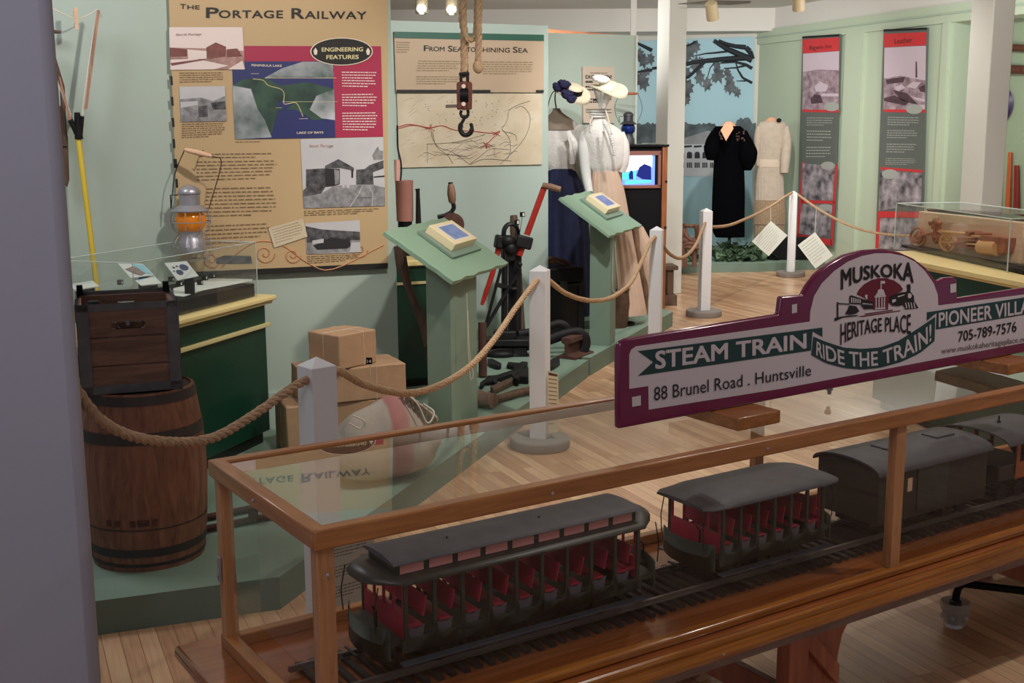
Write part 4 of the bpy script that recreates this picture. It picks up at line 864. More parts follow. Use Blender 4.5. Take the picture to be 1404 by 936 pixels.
# ================================================================ PARCELS AND SACK
kp = cr(360, 400, 3.9)
def parcel(label, loc, rz, d, strings, z):
    o = thing('parcel', label, 'parcel', (loc[0], loc[1], z), rz, 'brown paper parcels stacked on the platform'); X = XF(o)
    m = MB(X); N = 7; vs = []; h = [x for x in d]
    bm = bmesh.new(); bmesh.ops.create_cube(bm, size=1); bmesh.ops.subdivide_edges(bm, edges=bm.edges, cuts=5, use_grid_fill=True)
    for v in bm.verts:
        p = V3((v.co.x*h[0], v.co.y*h[1], (v.co.z+.5)*h[2])); p += V3((random.gauss(0, .0012), random.gauss(0, .0012), random.gauss(0, .0012) if v.co.z > -.49 else 0)); v.co = p
    bm.verts.index_update(); m.add([tuple(v.co) for v in bm.verts], [tuple(v.index for v in f.verts) for f in bm.faces]); bm.free()
    m.build('wrapped_box', 'kraft', o, bevel=.006, ang=50)
    m = MB(X); a, b, c = h[0]/2+.001, h[1]/2+.001, h[2]+.001
    for s_ in strings:
        if s_[0] == 'x': x = s_[1]*h[0]; m.tube([(x, -b, 0), (x, -b, c), (x, b, c), (x, b, 0)], .0013, 5)
        else: y = s_[1]*h[1]; m.tube([(-a, y, 0), (-a, y, c), (a, y, c), (a, y, 0)], .0013, 5)
    m.build('string', 'string', o); return o
# top: near corner (412,240)-(412,420)
pz = G(*kp(412, 420), .545)
cA = 50   # direction of the right-hand side face
a_ = radians(cA); ux, uy = V3((cos(a_), sin(a_), 0)), V3((-sin(a_), cos(a_), 0))
d1 = (.24, .22, .165); c_ = pz+ux*d1[0]/2+uy*d1[1]/2
parcel('brown paper parcel tied with string, topmost of the stack', (c_.x, c_.y), cA, d1, [('x', .15), ('y', .0)], .545)
d2 = (.46, .26, .165); c2_ = G(*kp(430, 470), .46); parcel('wide brown parcel just under the topmost one', (c_.x+.02, c_.y+.03), 24, (.50, .27, .165), [('x', .2)], .38)
parcel('bottom brown parcel of the stack behind the nearest rope post', (c_.x-.02, c_.y+.05), 21, (.60, .32, .256), [('x', -.32), ('y', 0)], .122)
# mail sack
sc_ = G(520, 655, .12); sk = thing('mail_sack', 'grey canvas mail sack with a faded red stripe and drawstring', 'sack', sc_.to_tuple(), 25); Xs = XF(sk)
bm = bmesh.new(); bmesh.ops.create_uvsphere(bm, u_segments=40, v_segments=24, radius=1)
m = MB(Xs)
vs = []
for v in bm.verts:
    x, y, z = v.co; h = (z+1)/2; r = (1-.42*max(0, h-.3)/.7) ; f = 1+.05*sin(5*atan2(y, x)+3*h)+.03*sin(9*x+4*z)
    sq = .62+.38*(1-abs(z)**3) if z < 0 else 1
    X_ = (x*.25*r*f*(1.15 if z < 0 else 1)+.05*h*h); Y_ = y*.165*r*f
    if z < -.2: k_ = sqrt(x*x+y*y)+1e-6; q_ = min(1.0/k_, 1.5) if z > -.97 else 1; X_ *= q_**.8; Y_ *= q_**.8
    vs.append((X_, Y_, .375*h**.9+.02*sin(4*x)*h))
stripe = [1 if (.02 < sum(vs[w.index][0] for w in f.verts)/len(f.verts) < .115 and sum(vs[w.index][1] for w in f.verts) < 0.2) else 0 for f in bm.faces]
bm.verts.index_update()
o_ = len(m.v); m.add(vs, [tuple(v.index for v in f.verts) for f in bm.faces]); m.m = stripe; bm.free()
mm = mat('sackcloth', 'aaa194', .95, bump=.3, bs=25); nt = mm.node_tree; tc = nt.nodes.new('ShaderNodeTexCoord'); sx_ = nt.nodes.new('ShaderNodeSeparateXYZ'); nz = nt.nodes.new('ShaderNodeTexNoise'); nz.inputs['Scale'].default_value = 9
ad = nt.nodes.new('ShaderNodeMath'); ad.operation = 'MULTIPLY_ADD'; ad.inputs[1].default_value = .03; rp = nt.nodes.new('ShaderNodeValToRGB'); E_ = rp.color_ramp.elements
E_[0].position = .030; E_[0].color = (*lin('aaa194'), 1); E_[1].position = .045; E_[1].color = (*lin('a8706c'), 1)
for p_, c_ in ((.115, 'ac8078'), (.135, 'aaa194')): e_ = E_.new(p_); e_.color = (*lin(c_), 1)
nt.links.new(tc.outputs['Object'], sx_.inputs[0]); nt.links.new(tc.outputs['Object'], nz.inputs['Vector']); nt.links.new(nz.outputs['Fac'], ad.inputs[0]); nt.links.new(sx_.outputs['X'], ad.inputs[2]); nt.links.new(ad.outputs[0], rp.inputs['Fac']); nt.links.new(rp.outputs['Color'], nt.nodes['Principled BSDF'].inputs['Base Color'])
m.m = [0]*len(m.f); m.build('body', 'sackcloth', sk, ang=80)
m = MB(Xs)
for i in range(7):
    a = .35+i*.16; m.tube(smoothpath([(.10+.02*i, -.02, .37-.012*i), (.12+.022*i, -.07, .385-.02*i), (.13+.02*i, -.04, .35-.02*i)], 4), .009, 6)
m.build('gathered_neck', 'canvas', sk)
m = MB(Xs); m.tube(smoothpath([(.10, -.05, .40), (.15, -.1, .35), (.19, -.12, .26), (.23, -.1, .30), (.2, -.05, .33)], 5), .0035, 6); m.tube(smoothpath([(-.15, -.11, .33), (-.10, -.13, .30), (-.12, -.12, .27), (-.17, -.12, .30)], 5), .0035, 6); m.build('drawstring', 'string', sk)
# number tag 14
tp = DD(506, 494, 5.02); o = thing('number_tag', 'small black tag marked 14 on a white string above the sack', 'tag', (tp.x, tp.y, tp.z-.02)); X = Matrix.Identity(4)
T_ = Plane((tp.x, tp.y), 0); m = MB(); m.slab(T_, [(502, 490), (510.5, 490), (510.5, 499), (502, 499)], 0, .004); m.build('plate', 'black', o)
m = MB(); m.text(T_, '14', (503.5, 497), (509, 497), 4.5, .0045, bold=.02); m.build('numeral', 'white', o, smooth=False); m = MB(); m.tube([T_(507, 499, 0), T_(508, 514, 0)], .0012, 5); m.build('string', 'string', o)
# ================================================================ LECTERNS
def lectern(label, corners, zl, zh, post, z0, box, grp, strings):
    L, T, R, B = corners                   # px: high-near, high-far, low-far, low-near
    def on(p, zz): return G(p[0], p[1], zz)
    hl = [on(L, zh), on(T, zh), on(R, zl), on(B, zl)]
    (cx, cy, D) = post[0]; c = DD(cx, cy, D); base = V3((c.x, c.y, z0))
    o = thing('lectern', label, 'lectern', base.to_tuple(), 71.1); n = (hl[1]-hl[0]).cross(hl[3]-hl[0]).normalized(); n = n if n.z > 0 else -n
    rag = []
    # slightly wavy edges, as cut by hand
    for i in range(4):
        a, b = hl[i], hl[(i+1) % 4]; k_ = 9; sd = (b-a).cross(n).normalized()
        for j in range(k_): t = j/k_; rag.append(a.lerp(b, t)+sd*(.006*sin(j*2.6+i) if j else 0))
    m = MB(); m.prism(rag, -n*.022); m.build('sloped_top', 'lectern', o, smooth=False, bevel=.002)
    ux_ = V3((cos(radians(71.1)), sin(radians(71.1)), 0)); vx_ = V3((ux_.y, -ux_.x, 0)); wu, wv = post[1], post[2]
    P = [base, base+ux_*wu, base+ux_*wu-vx_*wv, base-vx_*wv]
    # top of the post follows the slope
    def zt(p): t = (hl[0]-p).dot(n)/n.z; return p.z+t-.02
    tp_ = [V3((p.x, p.y, zt(p))) for p in P]
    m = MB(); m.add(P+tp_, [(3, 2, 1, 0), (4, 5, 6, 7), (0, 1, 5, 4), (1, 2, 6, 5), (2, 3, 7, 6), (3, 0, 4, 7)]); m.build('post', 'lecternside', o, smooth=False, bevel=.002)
    # framed photo box
    def Q(a, b, h=0): return (hl[0]*(1-a)+hl[1]*a)*(1-b)+(hl[3]*(1-a)+hl[2]*a)*b+n*h
    a0, a1, b0, b1 = box
    fb = thing('framed_photo', label.split(' lectern')[0].replace('green', 'cream').split(' with')[0] + ' framed blue photograph on the sloping lectern top', 'framed photo', Q((a0+a1)/2, (b0+b1)/2, .001).to_tuple(), 71.1, 'framed blue photographs on the lecterns')
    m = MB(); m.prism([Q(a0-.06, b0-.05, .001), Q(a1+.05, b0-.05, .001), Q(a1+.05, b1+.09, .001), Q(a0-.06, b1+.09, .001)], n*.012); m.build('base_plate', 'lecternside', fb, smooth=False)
    m = MB(); m.prism([Q(a0, b0, .013), Q(a1, b0, .013), Q(a1, b1, .013), Q(a0, b1, .013)], n*.045); m.build('box_frame', 'photobox', fb, smooth=False, bevel=.004)
    i_ = .18; da, db = (a1-a0)*i_, (b1-b0)*i_
    m = MB(); m.face([Q(a0+da*.7, b0+db*.7, .0586), Q(a1-da*.7, b0+db*.7, .0586), Q(a1-da*.7, b1-db*.7, .0586), Q(a0+da*.7, b1-db*.7, .0586)]); m.build('mount', 'paper', fb, smooth=False)
    m = MB(); m.face([Q(a0+da, b0+db, .0592), Q(a1-da, b0+db, .0592), Q(a1-da, b1-db, .0592), Q(a0+da, b1-db, .0592)]); m.build('photograph', 'bluephoto', fb, smooth=False)
    for st in strings:
        m = MB(); m.tube(smoothpath([DD(x, y, D+.0+dd) for x, y, dd in st], 4), .0016, 5); m.build('cord', 'string', o)
    return o
k5 = cr(500, 220, 3.9); k7 = cr(740, 230, 3.468)
lectern('nearer green sloping lectern beside the stack of parcels', (k5(105, 378), k5(425, 303), k5(768, 545), k5(475, 645)), .94, 1.17, ((620, 585, 5.75), .37, .13), .12, (.40, .80, .20, .60), None,
        [[(640, 402, .0), (641, 440, .0), (642, 480, 0), (645, 518, 0), (649, 512, .0), (644, 485, 0), (641.5, 425, 0)]])
lectern('farther green sloping lectern in front of the blouse mannequins', (k7(95, 140), k7(250, 105), k7(487, 272), k7(335, 322)), .935, 1.19, ((835.7, 476, 8.26), .17, .15), .125, (.42, .82, .20, .60), None,
        [[(841, 325, .0), (840, 380, .0), (841, 399, 0), (848, 396, 0), (846, 370, .0), (843, 330, 0)]])
# ================================================================ ROPE POSTS
def rope_post(name, label, px, D, yaw, base=True, s=.088, h=.968, disk=True):
    c = DD(px[0], px[1], D); o = thing(name, label, 'rope post', (c.x, c.y, 0), yaw, 'white rope barrier posts'); X = XF(o); a = s/2
    m = MB(X); m.add([(-a, -a, .055), (a, -a, .055), (a, a, .055), (-a, a, .055), (-a, -a, h-.028), (a, -a, h-.028), (a, a, h-.028), (-a, a, h-.028), (0, 0, h)], [(3, 2, 1, 0), (0, 1, 5, 4), (1, 2, 6, 5), (2, 3, 7, 6), (3, 0, 4, 7), (4, 5, 8), (5, 6, 8), (6, 7, 8), (7, 4, 8)])
    m.build('post', 'postwhite', o, smooth=False, bevel=.0015)
    m = MB(X); m.lathe([(.155, 0), (.16, .008), (.16, .048), (.154, .056), (.0005, .056)], seg=36); m.build('base', 'concrete', o)
    return o, V3((c.x, c.y, 0))
PO = []
PO.append(rope_post('rope_post', 'nearest white rope post, beside the parcels', (433.5, 488), 3.54, 41)[1])
PO.append(rope_post('rope_post', 'white rope post second from the front with a narrow label hanging on it', (740, 362), 6.0, 72)[1])
PO.append(rope_post('rope_post', 'white rope post just behind the left end of the maroon sign', (900.5, 308), 8.44, 74)[1])
PO.append(rope_post('rope_post', 'white rope post left of the black dress mannequin', (968.5, 283), 10.4, 12)[1])
PO.append(rope_post('rope_post', 'farthest white rope post, between the two hanging white sheets', (1088.5, 259), 13.25, 72)[1])
def rope(label, A, B, pts, r=.0145, m_='rope'):
    ang = math.degrees(atan2(B[1]-A[1], B[0]-A[0])); pl = Plane((A[0], A[1]), ang)
    path = smoothpath([pl(*p) for p in pts], 6); m = MB(); ropemesh(m, path, r)
    return tag(m.build('barrier_rope', m_, org=path[0]), label, 'rope', 'barrier ropes')
colp = DD(98, 530, 2.72)
rope('rope slung from the lavender column to the nearest white post', colp, PO[0], [(84, 512), (104, 533), (120, 556), (140, 577), (170, 594), (205, 603), (240, 606), (270, 605), (300, 597), (335, 577), (372, 552), (400, 532), (418, 522), (428, 519)])
rope('rope sagging between the nearest post and the second post', PO[0], PO[1], [(440, 508), (466, 509), (495, 525), (530, 535.5), (560, 539), (590, 533), (620, 519), (650, 497), (680, 462), (705, 425), (722, 402), (733, 388), (740, 382)], m_='ropelight')
rope('rope between the second post and the post behind the maroon sign', PO[1], PO[2], [(748, 380), (757, 388), (772, 400), (790, 408), (810, 412), (832, 410), (850, 401), (866, 386), (880, 358), (892, 332), (901, 322)], m_='ropelight')
rope('short rope looping to the post left of the black dress', PO[2], PO[3], [(902, 322), (912, 341), (921, 350), (932, 354), (943, 349), (955, 334), (964, 312), (971, 296)])
rope('rope with one hanging sheet before the black dress', PO[3], PO[4], [(968, 309), (980, 311), (1000, 308.5), (1020, 301), (1040, 292), (1060, 281), (1076, 270), (1086, 264)])
rope('farthest rope running from the last post to the right column', PO[4], (4.6, 11.6), [(1090, 264), (1100, 271), (1118, 284), (1140, 297), (1165, 309), (1190, 317), (1215, 321), (1245, 323), (1280, 323), (1320, 322)])
# hanging sheets
kg = cr(900, 140, 3.9)
for lab, q, th, D in (('square white text sheet hanging by a corner left of the last post', [(612, 635), (700, 712), (600, 823), (510, 745)], [(612, 635), (610, 560)], 12.3), ('square white text sheet hanging by a corner right of the last post', [(848, 695), (943, 820), (850, 890), (755, 765)], [(848, 695), (855, 572)], 12.7)):
    P = Plane(DD(*kg(*q[0]), D).to_tuple()[:2], 5); o = thing('hanging_sheet', lab, 'text sheet', P(*kg(*q[0])).to_tuple())
    m = MB(); m.slab(P, [kg(*p) for p in q], 0, .003); sh_ = m.build('sheet', 'paperw', o, smooth=False)
    m = MB(); a, b, c_, d_ = q; f = lambda p, r_, t: (p[0]*(1-t)+r_[0]*t, p[1]*(1-t)+r_[1]*t); cen = ((a[0]+c_[0])/2, (a[1]+c_[1])/2)
    qq = [f(p, cen, .2) for p in (d_, a, b, c_)]; m.rows(P, [kg(*p) for p in qq], 8, .0035, fill=.25); m.build('text_lines', 'greytext', sh_, smooth=False)
    m = MB(); m.tube([P(*kg(*p)) for p in th], .003, 5); m.build('thread', 'string', o)
# text sheets by posts 1 and 2
P = Plane((PO[0].x+.045, PO[0].y-.02), 20); o = thing('text_sheet', 'tall text sheet fixed beside the foot of the nearest rope post', 'text sheet', P(470, 800).to_tuple())
q = [(441, 752), (514, 728), (500, 832), (447, 838)]
m = MB(); m.slab(P, q, 0, .003); m.build('sheet', mat('sheetgrey', 'a8a294', .8), o, smooth=False); m = MB()
for i in range(3):
    y0 = 748+i*28; m.rows(P, [(447, y0+4), (509-i*4, y0-12), (505-i*4, y0+8), (449, y0+20)], 4, .0035, fill=.3)
m.build('text_lines', 'g3', o, smooth=False)
P = Plane((PO[1].x+.02, PO[1].y-.068), 20); o = thing('text_sheet', 'narrow cream label hanging on the second rope post', 'text sheet', P(757, 550).to_tuple())
m = MB(); m.slab(P, [(750.5, 508), (765, 512), (766, 592), (751, 594)], 0, .003); m.build('sheet', mat('labelcream', 'c8bca0', .8), o, smooth=False)
m = MB(); m.rows(P, [(752, 518), (764, 520), (764, 585), (752, 585)], 12, .0035, fill=.3); m.build('text_lines', 'inksoft', o, smooth=False); m = MB(); m.flat(P, [(752, 510), (764, 513), (764, 516), (752, 514)], .0036); m.build('heading', 'rust', o, smooth=False)
# ================================================================ TOOLS BEHIND THE FIRST LECTERN
k6 = cr(640, 240, 5.85); k8 = cr(640, 400, 5.85); TD = 7.95
TP = Plane(DD(700, 400, TD).to_tuple()[:2], 15)
def tp_(k_, x, y, o=0): return TP(*k_(x, y), o)
rd = thing('rail_drill', 'black iron rail drill with red crank arms and a wooden grip', 'rail drill', tp_(k8, 330, 470).to_tuple()); rd.location.z = .12
rd.matrix_basis = Matrix.Translation((rd.location.x, rd.location.y, .12))
m = MB(); m.tube([tp_(k6, 605, 95, .05), tp_(k6, 465, 475, .05)], .021, 8); m.tube([tp_(k6, 455, 500, .05), tp_(k6, 405, 640, .05)], .021, 8); m.build('crank_arm', 'redpaint', rd)
m = MB(); m.tube([tp_(k6, 260, 480, .03), tp_(k6, 238, 620, .03), tp_(k6, 195, 790, .03), tp_(k6, 140, 950, .03), tp_(k8, 112, 100, .03)], [.02, .019, .018, .017, .012], 8); m.build('crank_arm', 'redpaint', rd)
m = MB(); m.tube([tp_(k6, 590, 80, .06), tp_(k6, 640, 88, .09), tp_(k6, 710, 110, .12)], [.02, .023, .02], 10); m.build('grip', 'woodgrip', rd)
m = MB(); m.box((0, 0, 0), (.115, .09, .085), Tm(tp_(k6, 435, 530, .05), 15, 0, 15)); m.box((0, 0, 0), (.055, .08, .09), Tm(tp_(k6, 250, 530, .03), 15, 0, 10)); m.box((0, 0, 0), (.09, .08, .15), Tm(tp_(k6, 325, 600, .02), 15)); m.build('gear_housing', 'iron', rd, bevel=.012)
m = MB()
for cx, cy, r in ((345, 470, 75),):
    m.tube([tp_(k6, cx+58*cos(a*2*pi/20), cy-5+78*sin(a*2*pi/20), .03) for a in range(21)], .014, 8, cap=False, flat=1.8)
m.ell(tp_(k6, 310, 520, .06), (.05, .04, .04)); m.ell(tp_(k6, 330, 580, .07), (.04, .03, .04)); m.build('ring_gear', 'iron', rd)
m = MB(); b0 = .125
for x0, x1, r in ((305, 300, .022), (345, 340, .010), (365, 358, .010), (400, 398, .034)): A = tp_(k6, x0, 640); B = tp_(k8, x1, 400); m.tube([A, V3((B.x, B.y, .30))], r, 8)
m.build('column', 'iron', rd)
m = MB(); m.tube([tp_(k6, 265, 745, .03), tp_(k8, 20+100, 350-0, .03)], .012, 6); m.tube([tp_(k6, 400, 780, .03), tp_(k8, 130, 290, .05)], .014, 6); m.tube([tp_(k6, 220, 870, .03), tp_(k6, 330, 900, .03)], .016, 6); m.tube([tp_(k8, 130, 300, .03), tp_(k8, 118, 450, .03)], .018, 6); m.build('brace', 'iron', rd)
m = MB(); m.ell(tp_(k6, 400, 705, .08), (.018, .018, .018)); m.ell(tp_(k6, 360, 905, .05), (.03, .02, .015)); m.build('bolt', 'iron', rd)
B = tp_(k8, 330, 430); m = MB(); m.box((B.x, B.y, .22), (.30, .16, .05)); m.box((B.x-.02, B.y-.02, .27), (.16, .1, .06)); m.box((B.x+.08, B.y, .155), (.10, .12, .07)); m.box((B.x-.1, B.y, .155), (.08, .1, .07)); m.build('foot', 'iron', rd, bevel=.01)
for lab, x, y, D in (('small black number tag in front of the wooden stake by the drill', 358, 366, .14), ('small white number tag above the wooden stake', 395, 303, .16)):
    p = tp_(k6, x, y, D); m = MB(Tm(p, 15)); t_ = thing('number_tag', lab, 'tag', p.to_tuple(), 15); m.box((0, 0, 0), (.032, .012, .032)); m.build('plate', 'black', t_)
    m = MB(Tm(p, 15)); m.box((.006, -.007, 0), (.012, .002, .02)); m.build('numeral', 'white', t_)
    m = MB(Tm(p, 15)); m.tube([(0, 0, -.01), (0, .06, -.12)], .002, 5); m.build('wire', 'iron', t_)
A = tp_(k6, 407, 330, -.1); B = tp_(k6, 440, 900, -.1); d = (B-A).normalized(); m = MB(); m.tube([A, A+d*.1, A+d*((.12-A.z)/d.z)], [.026, .034, .036], 10); o = m.build('wooden_stake', 'woodold', org=A); tag(o, 'grey brown wooden stake behind the rail drill', 'stake')
# crank brace by lectern
kq = cr(535, 230, 7.2); CP = Plane(DD(620, 290, 6.9).to_tuple()[:2], 15)
o = thing('hand_crank', 'wooden handled crank tool sticking up behind the nearer lectern', 'hand crank', CP(622, 300).to_tuple())
f = lambda x, y, oo=0: CP(*kq(x, y), oo)
m = MB(); m.tube([f(596, 150), f(600, 180), f(605, 250), f(612, 330), f(620, 350)], [.012, .020, .026, .022, .014], 12); m.build('grip', 'woodgrip', o)
m = MB(); m.tube(smoothpath([f(622, 350), f(628, 390), f(618, 415), f(600, 440), f(560, 460), f(540, 470), f(470, 485)], 4), .013, 8); m.tube([f(596, 142), f(596, 160)], .014, 8); m.build('crank', 'iron', o)
m = MB(); c_ = f(610, 560); X_ = Tm(c_, 15, 90); m.lathe([(.0005, -.03), (.065, -.03), (.07, -.02), (.07, .02), (.065, .03), (.0005, .03)], seg=28, X=X_); A = f(610, 620); m.tube([A, V3((A.x, A.y, .12))], .03, 10); m.build('gear_case', 'rust', o)
# pink metal signal can and bars in the gap
GP = Plane(DD(555, 280, 7.2).to_tuple()[:2], 15); f = lambda x, y, oo=0: GP(*kq(x, y), oo)
o = thing('signal_can', 'pinkish brown metal can with a dark base between the two walls', 'metal can', (f(140, 550).x, f(140, 550).y, .897))
A = f(50, 145); B = f(225, 145); w_ = (B-A).length/2; cx_ = (A+B)/2; zt_ = A.z; zb_ = f(140, 525).z
m = MB(); m.lathe([(w_*.93, zb_), (w_, zt_), (w_*1.03, zt_+.004), (w_*1.03, zt_+.012), (w_*.95, zt_+.012), (w_*.9, zt_-.02)], (cx_.x, cx_.y, 0), 28); m.build('can', 'pinkmetal', o)
m = MB(); m.lathe([(w_*.8, .897), (w_*.8, zb_)], (cx_.x, cx_.y, 0), 28); m.build('dark_base', 'black', o)
m = MB(); m.tube([f(65, -80), f(65, 145)], .018, 8); m.build('pale_rod', mat('palerod', 'c8988c', .5), o); m = MB(); m.tube(smoothpath([f(70, -420), f(75, -200), f(105, -60), f(108, 60), f(95, 175)], 4), .006, 6); m.build('dark_rod', 'iron', o)
o2 = MB().tube([f(255, 203, .05), f(258, 230, .05), V3((f(265, 560, .05).x, f(265, 560, .05).y, .897))], [.016, .012, .024], 10).build('iron_bar', 'iron', org=f(255, 203)); tag(o2, 'dark upright iron bar right of the pinkish metal can', 'bar')
# third green cabinet in the gap, behind the left wall end
pc = V3((W1.P + W1.u*S(W1, 540)).to_tuple()); cb = thing('display_cabinet', 'green cabinet with yellow top seen in the gap behind the nearer lectern', 'cabinet', (DD(549, 565, 6.72).x-.3, 6.78, .12), GA); Xg = XF(cb)
m = MB(Xg); m.bx(-.3, .60, 0, .5, .05, .74); m.build('body', 'cabgreen', cb, bevel=.004); m = MB(Xg); m.bx(-.3, .63, -.03, .53, .74, .775); m.build('top_trim', 'yellowtrim', cb, bevel=.006)
m = MB(Xg); m.bx(-.3, .61, -.012, .0, .63, .645); m.build('lower_trim', 'creamtrim', cb); m = MB(Xg); m.bx(-.3, .57, .03, .47, 0, .05); m.build('plinth', 'blackgloss', cb)
# long wooden shovel handle leaning in the gap
SPn = Plane(DD(565, 400, 6.25).to_tuple()[:2], 10); f = lambda x, y, oo=0: SPn(*k5(x, y), oo)
o = thing('long_handled_tool', 'long brown wooden tool handle leaning against the nearer lectern', 'long tool', f(320, 900).to_tuple()); m = MB(); m.tube([f(185, 455), f(200, 560), f(235, 680), f(320, 900), f(345, 985)], [.03, .032, .02, .024, .03], 10); m.build('handle', 'woodold', o)
m = MB(); A = f(345, 985); m.tube([A, V3((A.x+.06, A.y, .14))], [.03, .05], 10, flat=.4); m.build('iron_head', 'rust', o)
# cable curl on the platform near the gap, reddish rail tool by lectern
A = DD(658, 520, 6.5); o = MB().tube([G(662, 516, .125), V3((G(662, 516, .12).x+.0, G(662, 516, .12).y+.04, .46))], .028, 10).build('iron_bar', 'rust', org=G(662, 516, .12)); tag(o, 'short rusty upright pipe just right of the nearer lectern post', 'bar')
# tools lying on the platform
def lying(name, label, cat, parts, grp=None):
    p0 = parts[0][1][0]; g0 = G(*k8(*p0), .12); o = thing(name, label, cat, g0.to_tuple(), 0, grp)
    for nm, pts, mt, th in parts:
        m = MB(); m.prism([G(*k8(*p), .123) for p in pts], (0, 0, th)); m.build(nm, mt, o, bevel=.006)
lying('track_wrench', 'dark flat track wrench, the rearmost of the wrenches on the platform', 'wrench', [('wrench', [(165, 570), (210, 568), (278, 605), (275, 622), (235, 622), (175, 600)], 'iron', .03)])
lying('track_wrench', 'double ended dark iron wrench lying across the platform middle', 'wrench', [('wrench', [(105, 760), (140, 735), (165, 705), (235, 700), (385, 650), (375, 625), (320, 615), (330, 592), (420, 600), (440, 588), (490, 592), (488, 612), (450, 625), (430, 660), (380, 680), (240, 725), (250, 760), (235, 772), (205, 745), (150, 752), (130, 780), (105, 782)], 'iron', .028)])
lying('spike_maul', 'spike maul with a dark head and wooden handle on the platform', 'maul', [('handle', [(190, 800), (360, 725), (370, 750), (215, 830)], 'woodold', .035), ('head', [(365, 720), (400, 700), (495, 660), (495, 740), (420, 735), (415, 758), (380, 752)], 'iron', .05)])
m = thing('tool_handle', 'long grey brown wooden handle with a pale socket at the platform front', 'tool handle', G(*k8(140, 880), .12).to_tuple())
mm = MB(); mm.tube([G(*k8(215, 868), .15), G(*k8(400, 810), .15), G(*k8(520, 785), .15)], [.022, .024, .024], 10); mm.build('handle', 'woodold', m)
mm = MB(); mm.tube([G(*k8(80, 850), .17), G(*k8(215, 872), .17)], [.05, .045], 12, flat=.9); mm.build('socket', wood('palewood', 'a08474', '76604f', 2, .6), m)
p = G(*k8(295, 745), .122); o = MB(Tm(p, 30)).box((0, 0, .015), (.035, .03, .03)).build('number_block', 'black', org=p, bevel=.002); tag(o, 'tiny black block on the platform between the wrenches', 'block')
lying('rail_fork', 'dark iron fork end right of the second rope post', 'iron tool', [('fork', [(680, 570), (710, 560), (745, 568), (747, 590), (700, 622), (660, 640), (650, 600)], 'iron', .03)])
rt = thing('rail_tongs', 'large dark curved iron rail tongs on a short length of rail', 'rail tongs', G(*k8(900, 500), .12).to_tuple())
RP = Plane(G(*k8(900, 500), .12).to_tuple()[:2], 5)
m = MB(); m.tube(smoothpath([RP(*k8(x, y), .02) for x, y in ((120, 500), (250, 480), (400, 455), (500, 420), (640, 385), (690, 370), (760, 345), (850, 322), (900, 325), (940, 360), (950, 410), (935, 460), (910, 490))], 4), .024, 10, flat=1.5); m.build('upper_jaw', 'iron', rt)
m = MB(); m.tube(smoothpath([RP(*k8(x, y), -.1) for x, y in ((300, 400), (440, 360), (600, 330), (700, 290), (760, 275), (810, 300), (820, 330))], 4), .022, 10, flat=1.4); m.build('lower_jaw', 'iron', rt)
m = MB(); m.tube([RP(*k8(190, 520), .03), RP(*k8(330, 500), .03), RP(*k8(450, 495), .03)], .022, 8); m.ell(RP(*k8(270, 490), .04), (.09, .05, .03)); m.build('pivot', 'iron', rt)
A = G(*k8(795, 540), .12); m = thing('rail_offcut', 'short rusty offcut of rail under the curved tongs', 'rail offcut', A.to_tuple(), 60); Xo = XF(m)
mm = MB(Xo); pr = [(-.075, 0), (.075, 0), (.075, .015), (.012, .03), (.012, .10), (.036, .11), (.036, .145), (-.036, .145), (-.036, .11), (-.012, .10), (-.012, .03), (-.075, .015)]
mm.prism([(0, y, z) for y, z in pr], (.28, 0, 0)); mm.build('rail', 'rust', m, bevel=.003)
# ================================================================ PULLEY BLOCK AND ROPE FROM THE CEILING
kb = cr(520, 0, 3.9); HP = Plane(DD(638, 130, 6.3).to_tuple()[:2], 0); f = lambda x, y, o=0: HP(*kb(x, y), o)
pb = thing('pulley_block', 'wooden pulley block with an iron hook hanging on a rope before the map', 'pulley block', f(456, 590).to_tuple())
m = MB(); m.slab(HP, [kb(*p) for p in ((415, 445), (430, 436), (442, 440), (448, 480), (452, 520), (446, 585), (418, 588))], 0, .05); m.slab(HP, [kb(*p) for p in ((470, 440), (484, 436), (498, 445), (496, 580), (490, 588), (466, 586), (472, 520))], 0, .05)
m.slab(HP, [kb(*p) for p in ((440, 436), (475, 436), (475, 478), (440, 478))], -.005, .045); m.slab(HP, [kb(*p) for p in ((440, 545), (475, 545), (475, 588), (440, 588))], -.005, .045); m.build('cheeks', wood('blockwood', '7a4030', '4e261c', 2, .4, s=14), pb, bevel=.006)
m = MB(); A = f(456, 512, .02); m.tube([A+V3((-.022, 0, 0)), A+V3((.022, 0, 0))], .045, 18); m.build('sheave', 'black', pb)
m = MB(); 
for y in (463, 557): m.tube([f(453, y, .046), f(453, y, .054)], .011, 12)
m.build('pin', 'inkw', pb)
m = MB(); m.tube(smoothpath([f(440, 590, .02), f(436, 610, .02), f(450, 628, .02), f(468, 625, .02), f(476, 605, .02), f(474, 588, .02)], 4), .008, 8); m.tube(smoothpath([f(438, 440, .02), f(440, 405, .02), f(456, 392, .02), f(472, 405, .02), f(473, 440, .02)], 4), .008, 8); m.tube([f(428, 397, .02), f(482, 397, .02)], .009, 8); m.build('strap', 'iron', pb)
m = MB(); m.tube(smoothpath([f(460, 615, .02), f(452, 640, .02), f(438, 665, .02), f(434, 690, .02), f(446, 715, .02), f(466, 722, .02), f(488, 710, .02), f(496, 685, .02), f(490, 658, .02)], 5), [.009]*10+[.013]*25+[.010]*5+[.004], 10); m.build('hook', 'iron', pb)
hr = thing('hanging_rope', 'thick tan rope looped down from the ceiling to the pulley block', 'rope', f(500, 0).to_tuple())
m = MB(); ropemesh(m, smoothpath([f(445, -700), f(447, -300), f(447, 0), f(446, 100), f(455, 180), f(455, 300), f(456, 410)], 6), .022, pitch=.11, step=.012); m.build('main_strand', 'ropelight', hr)
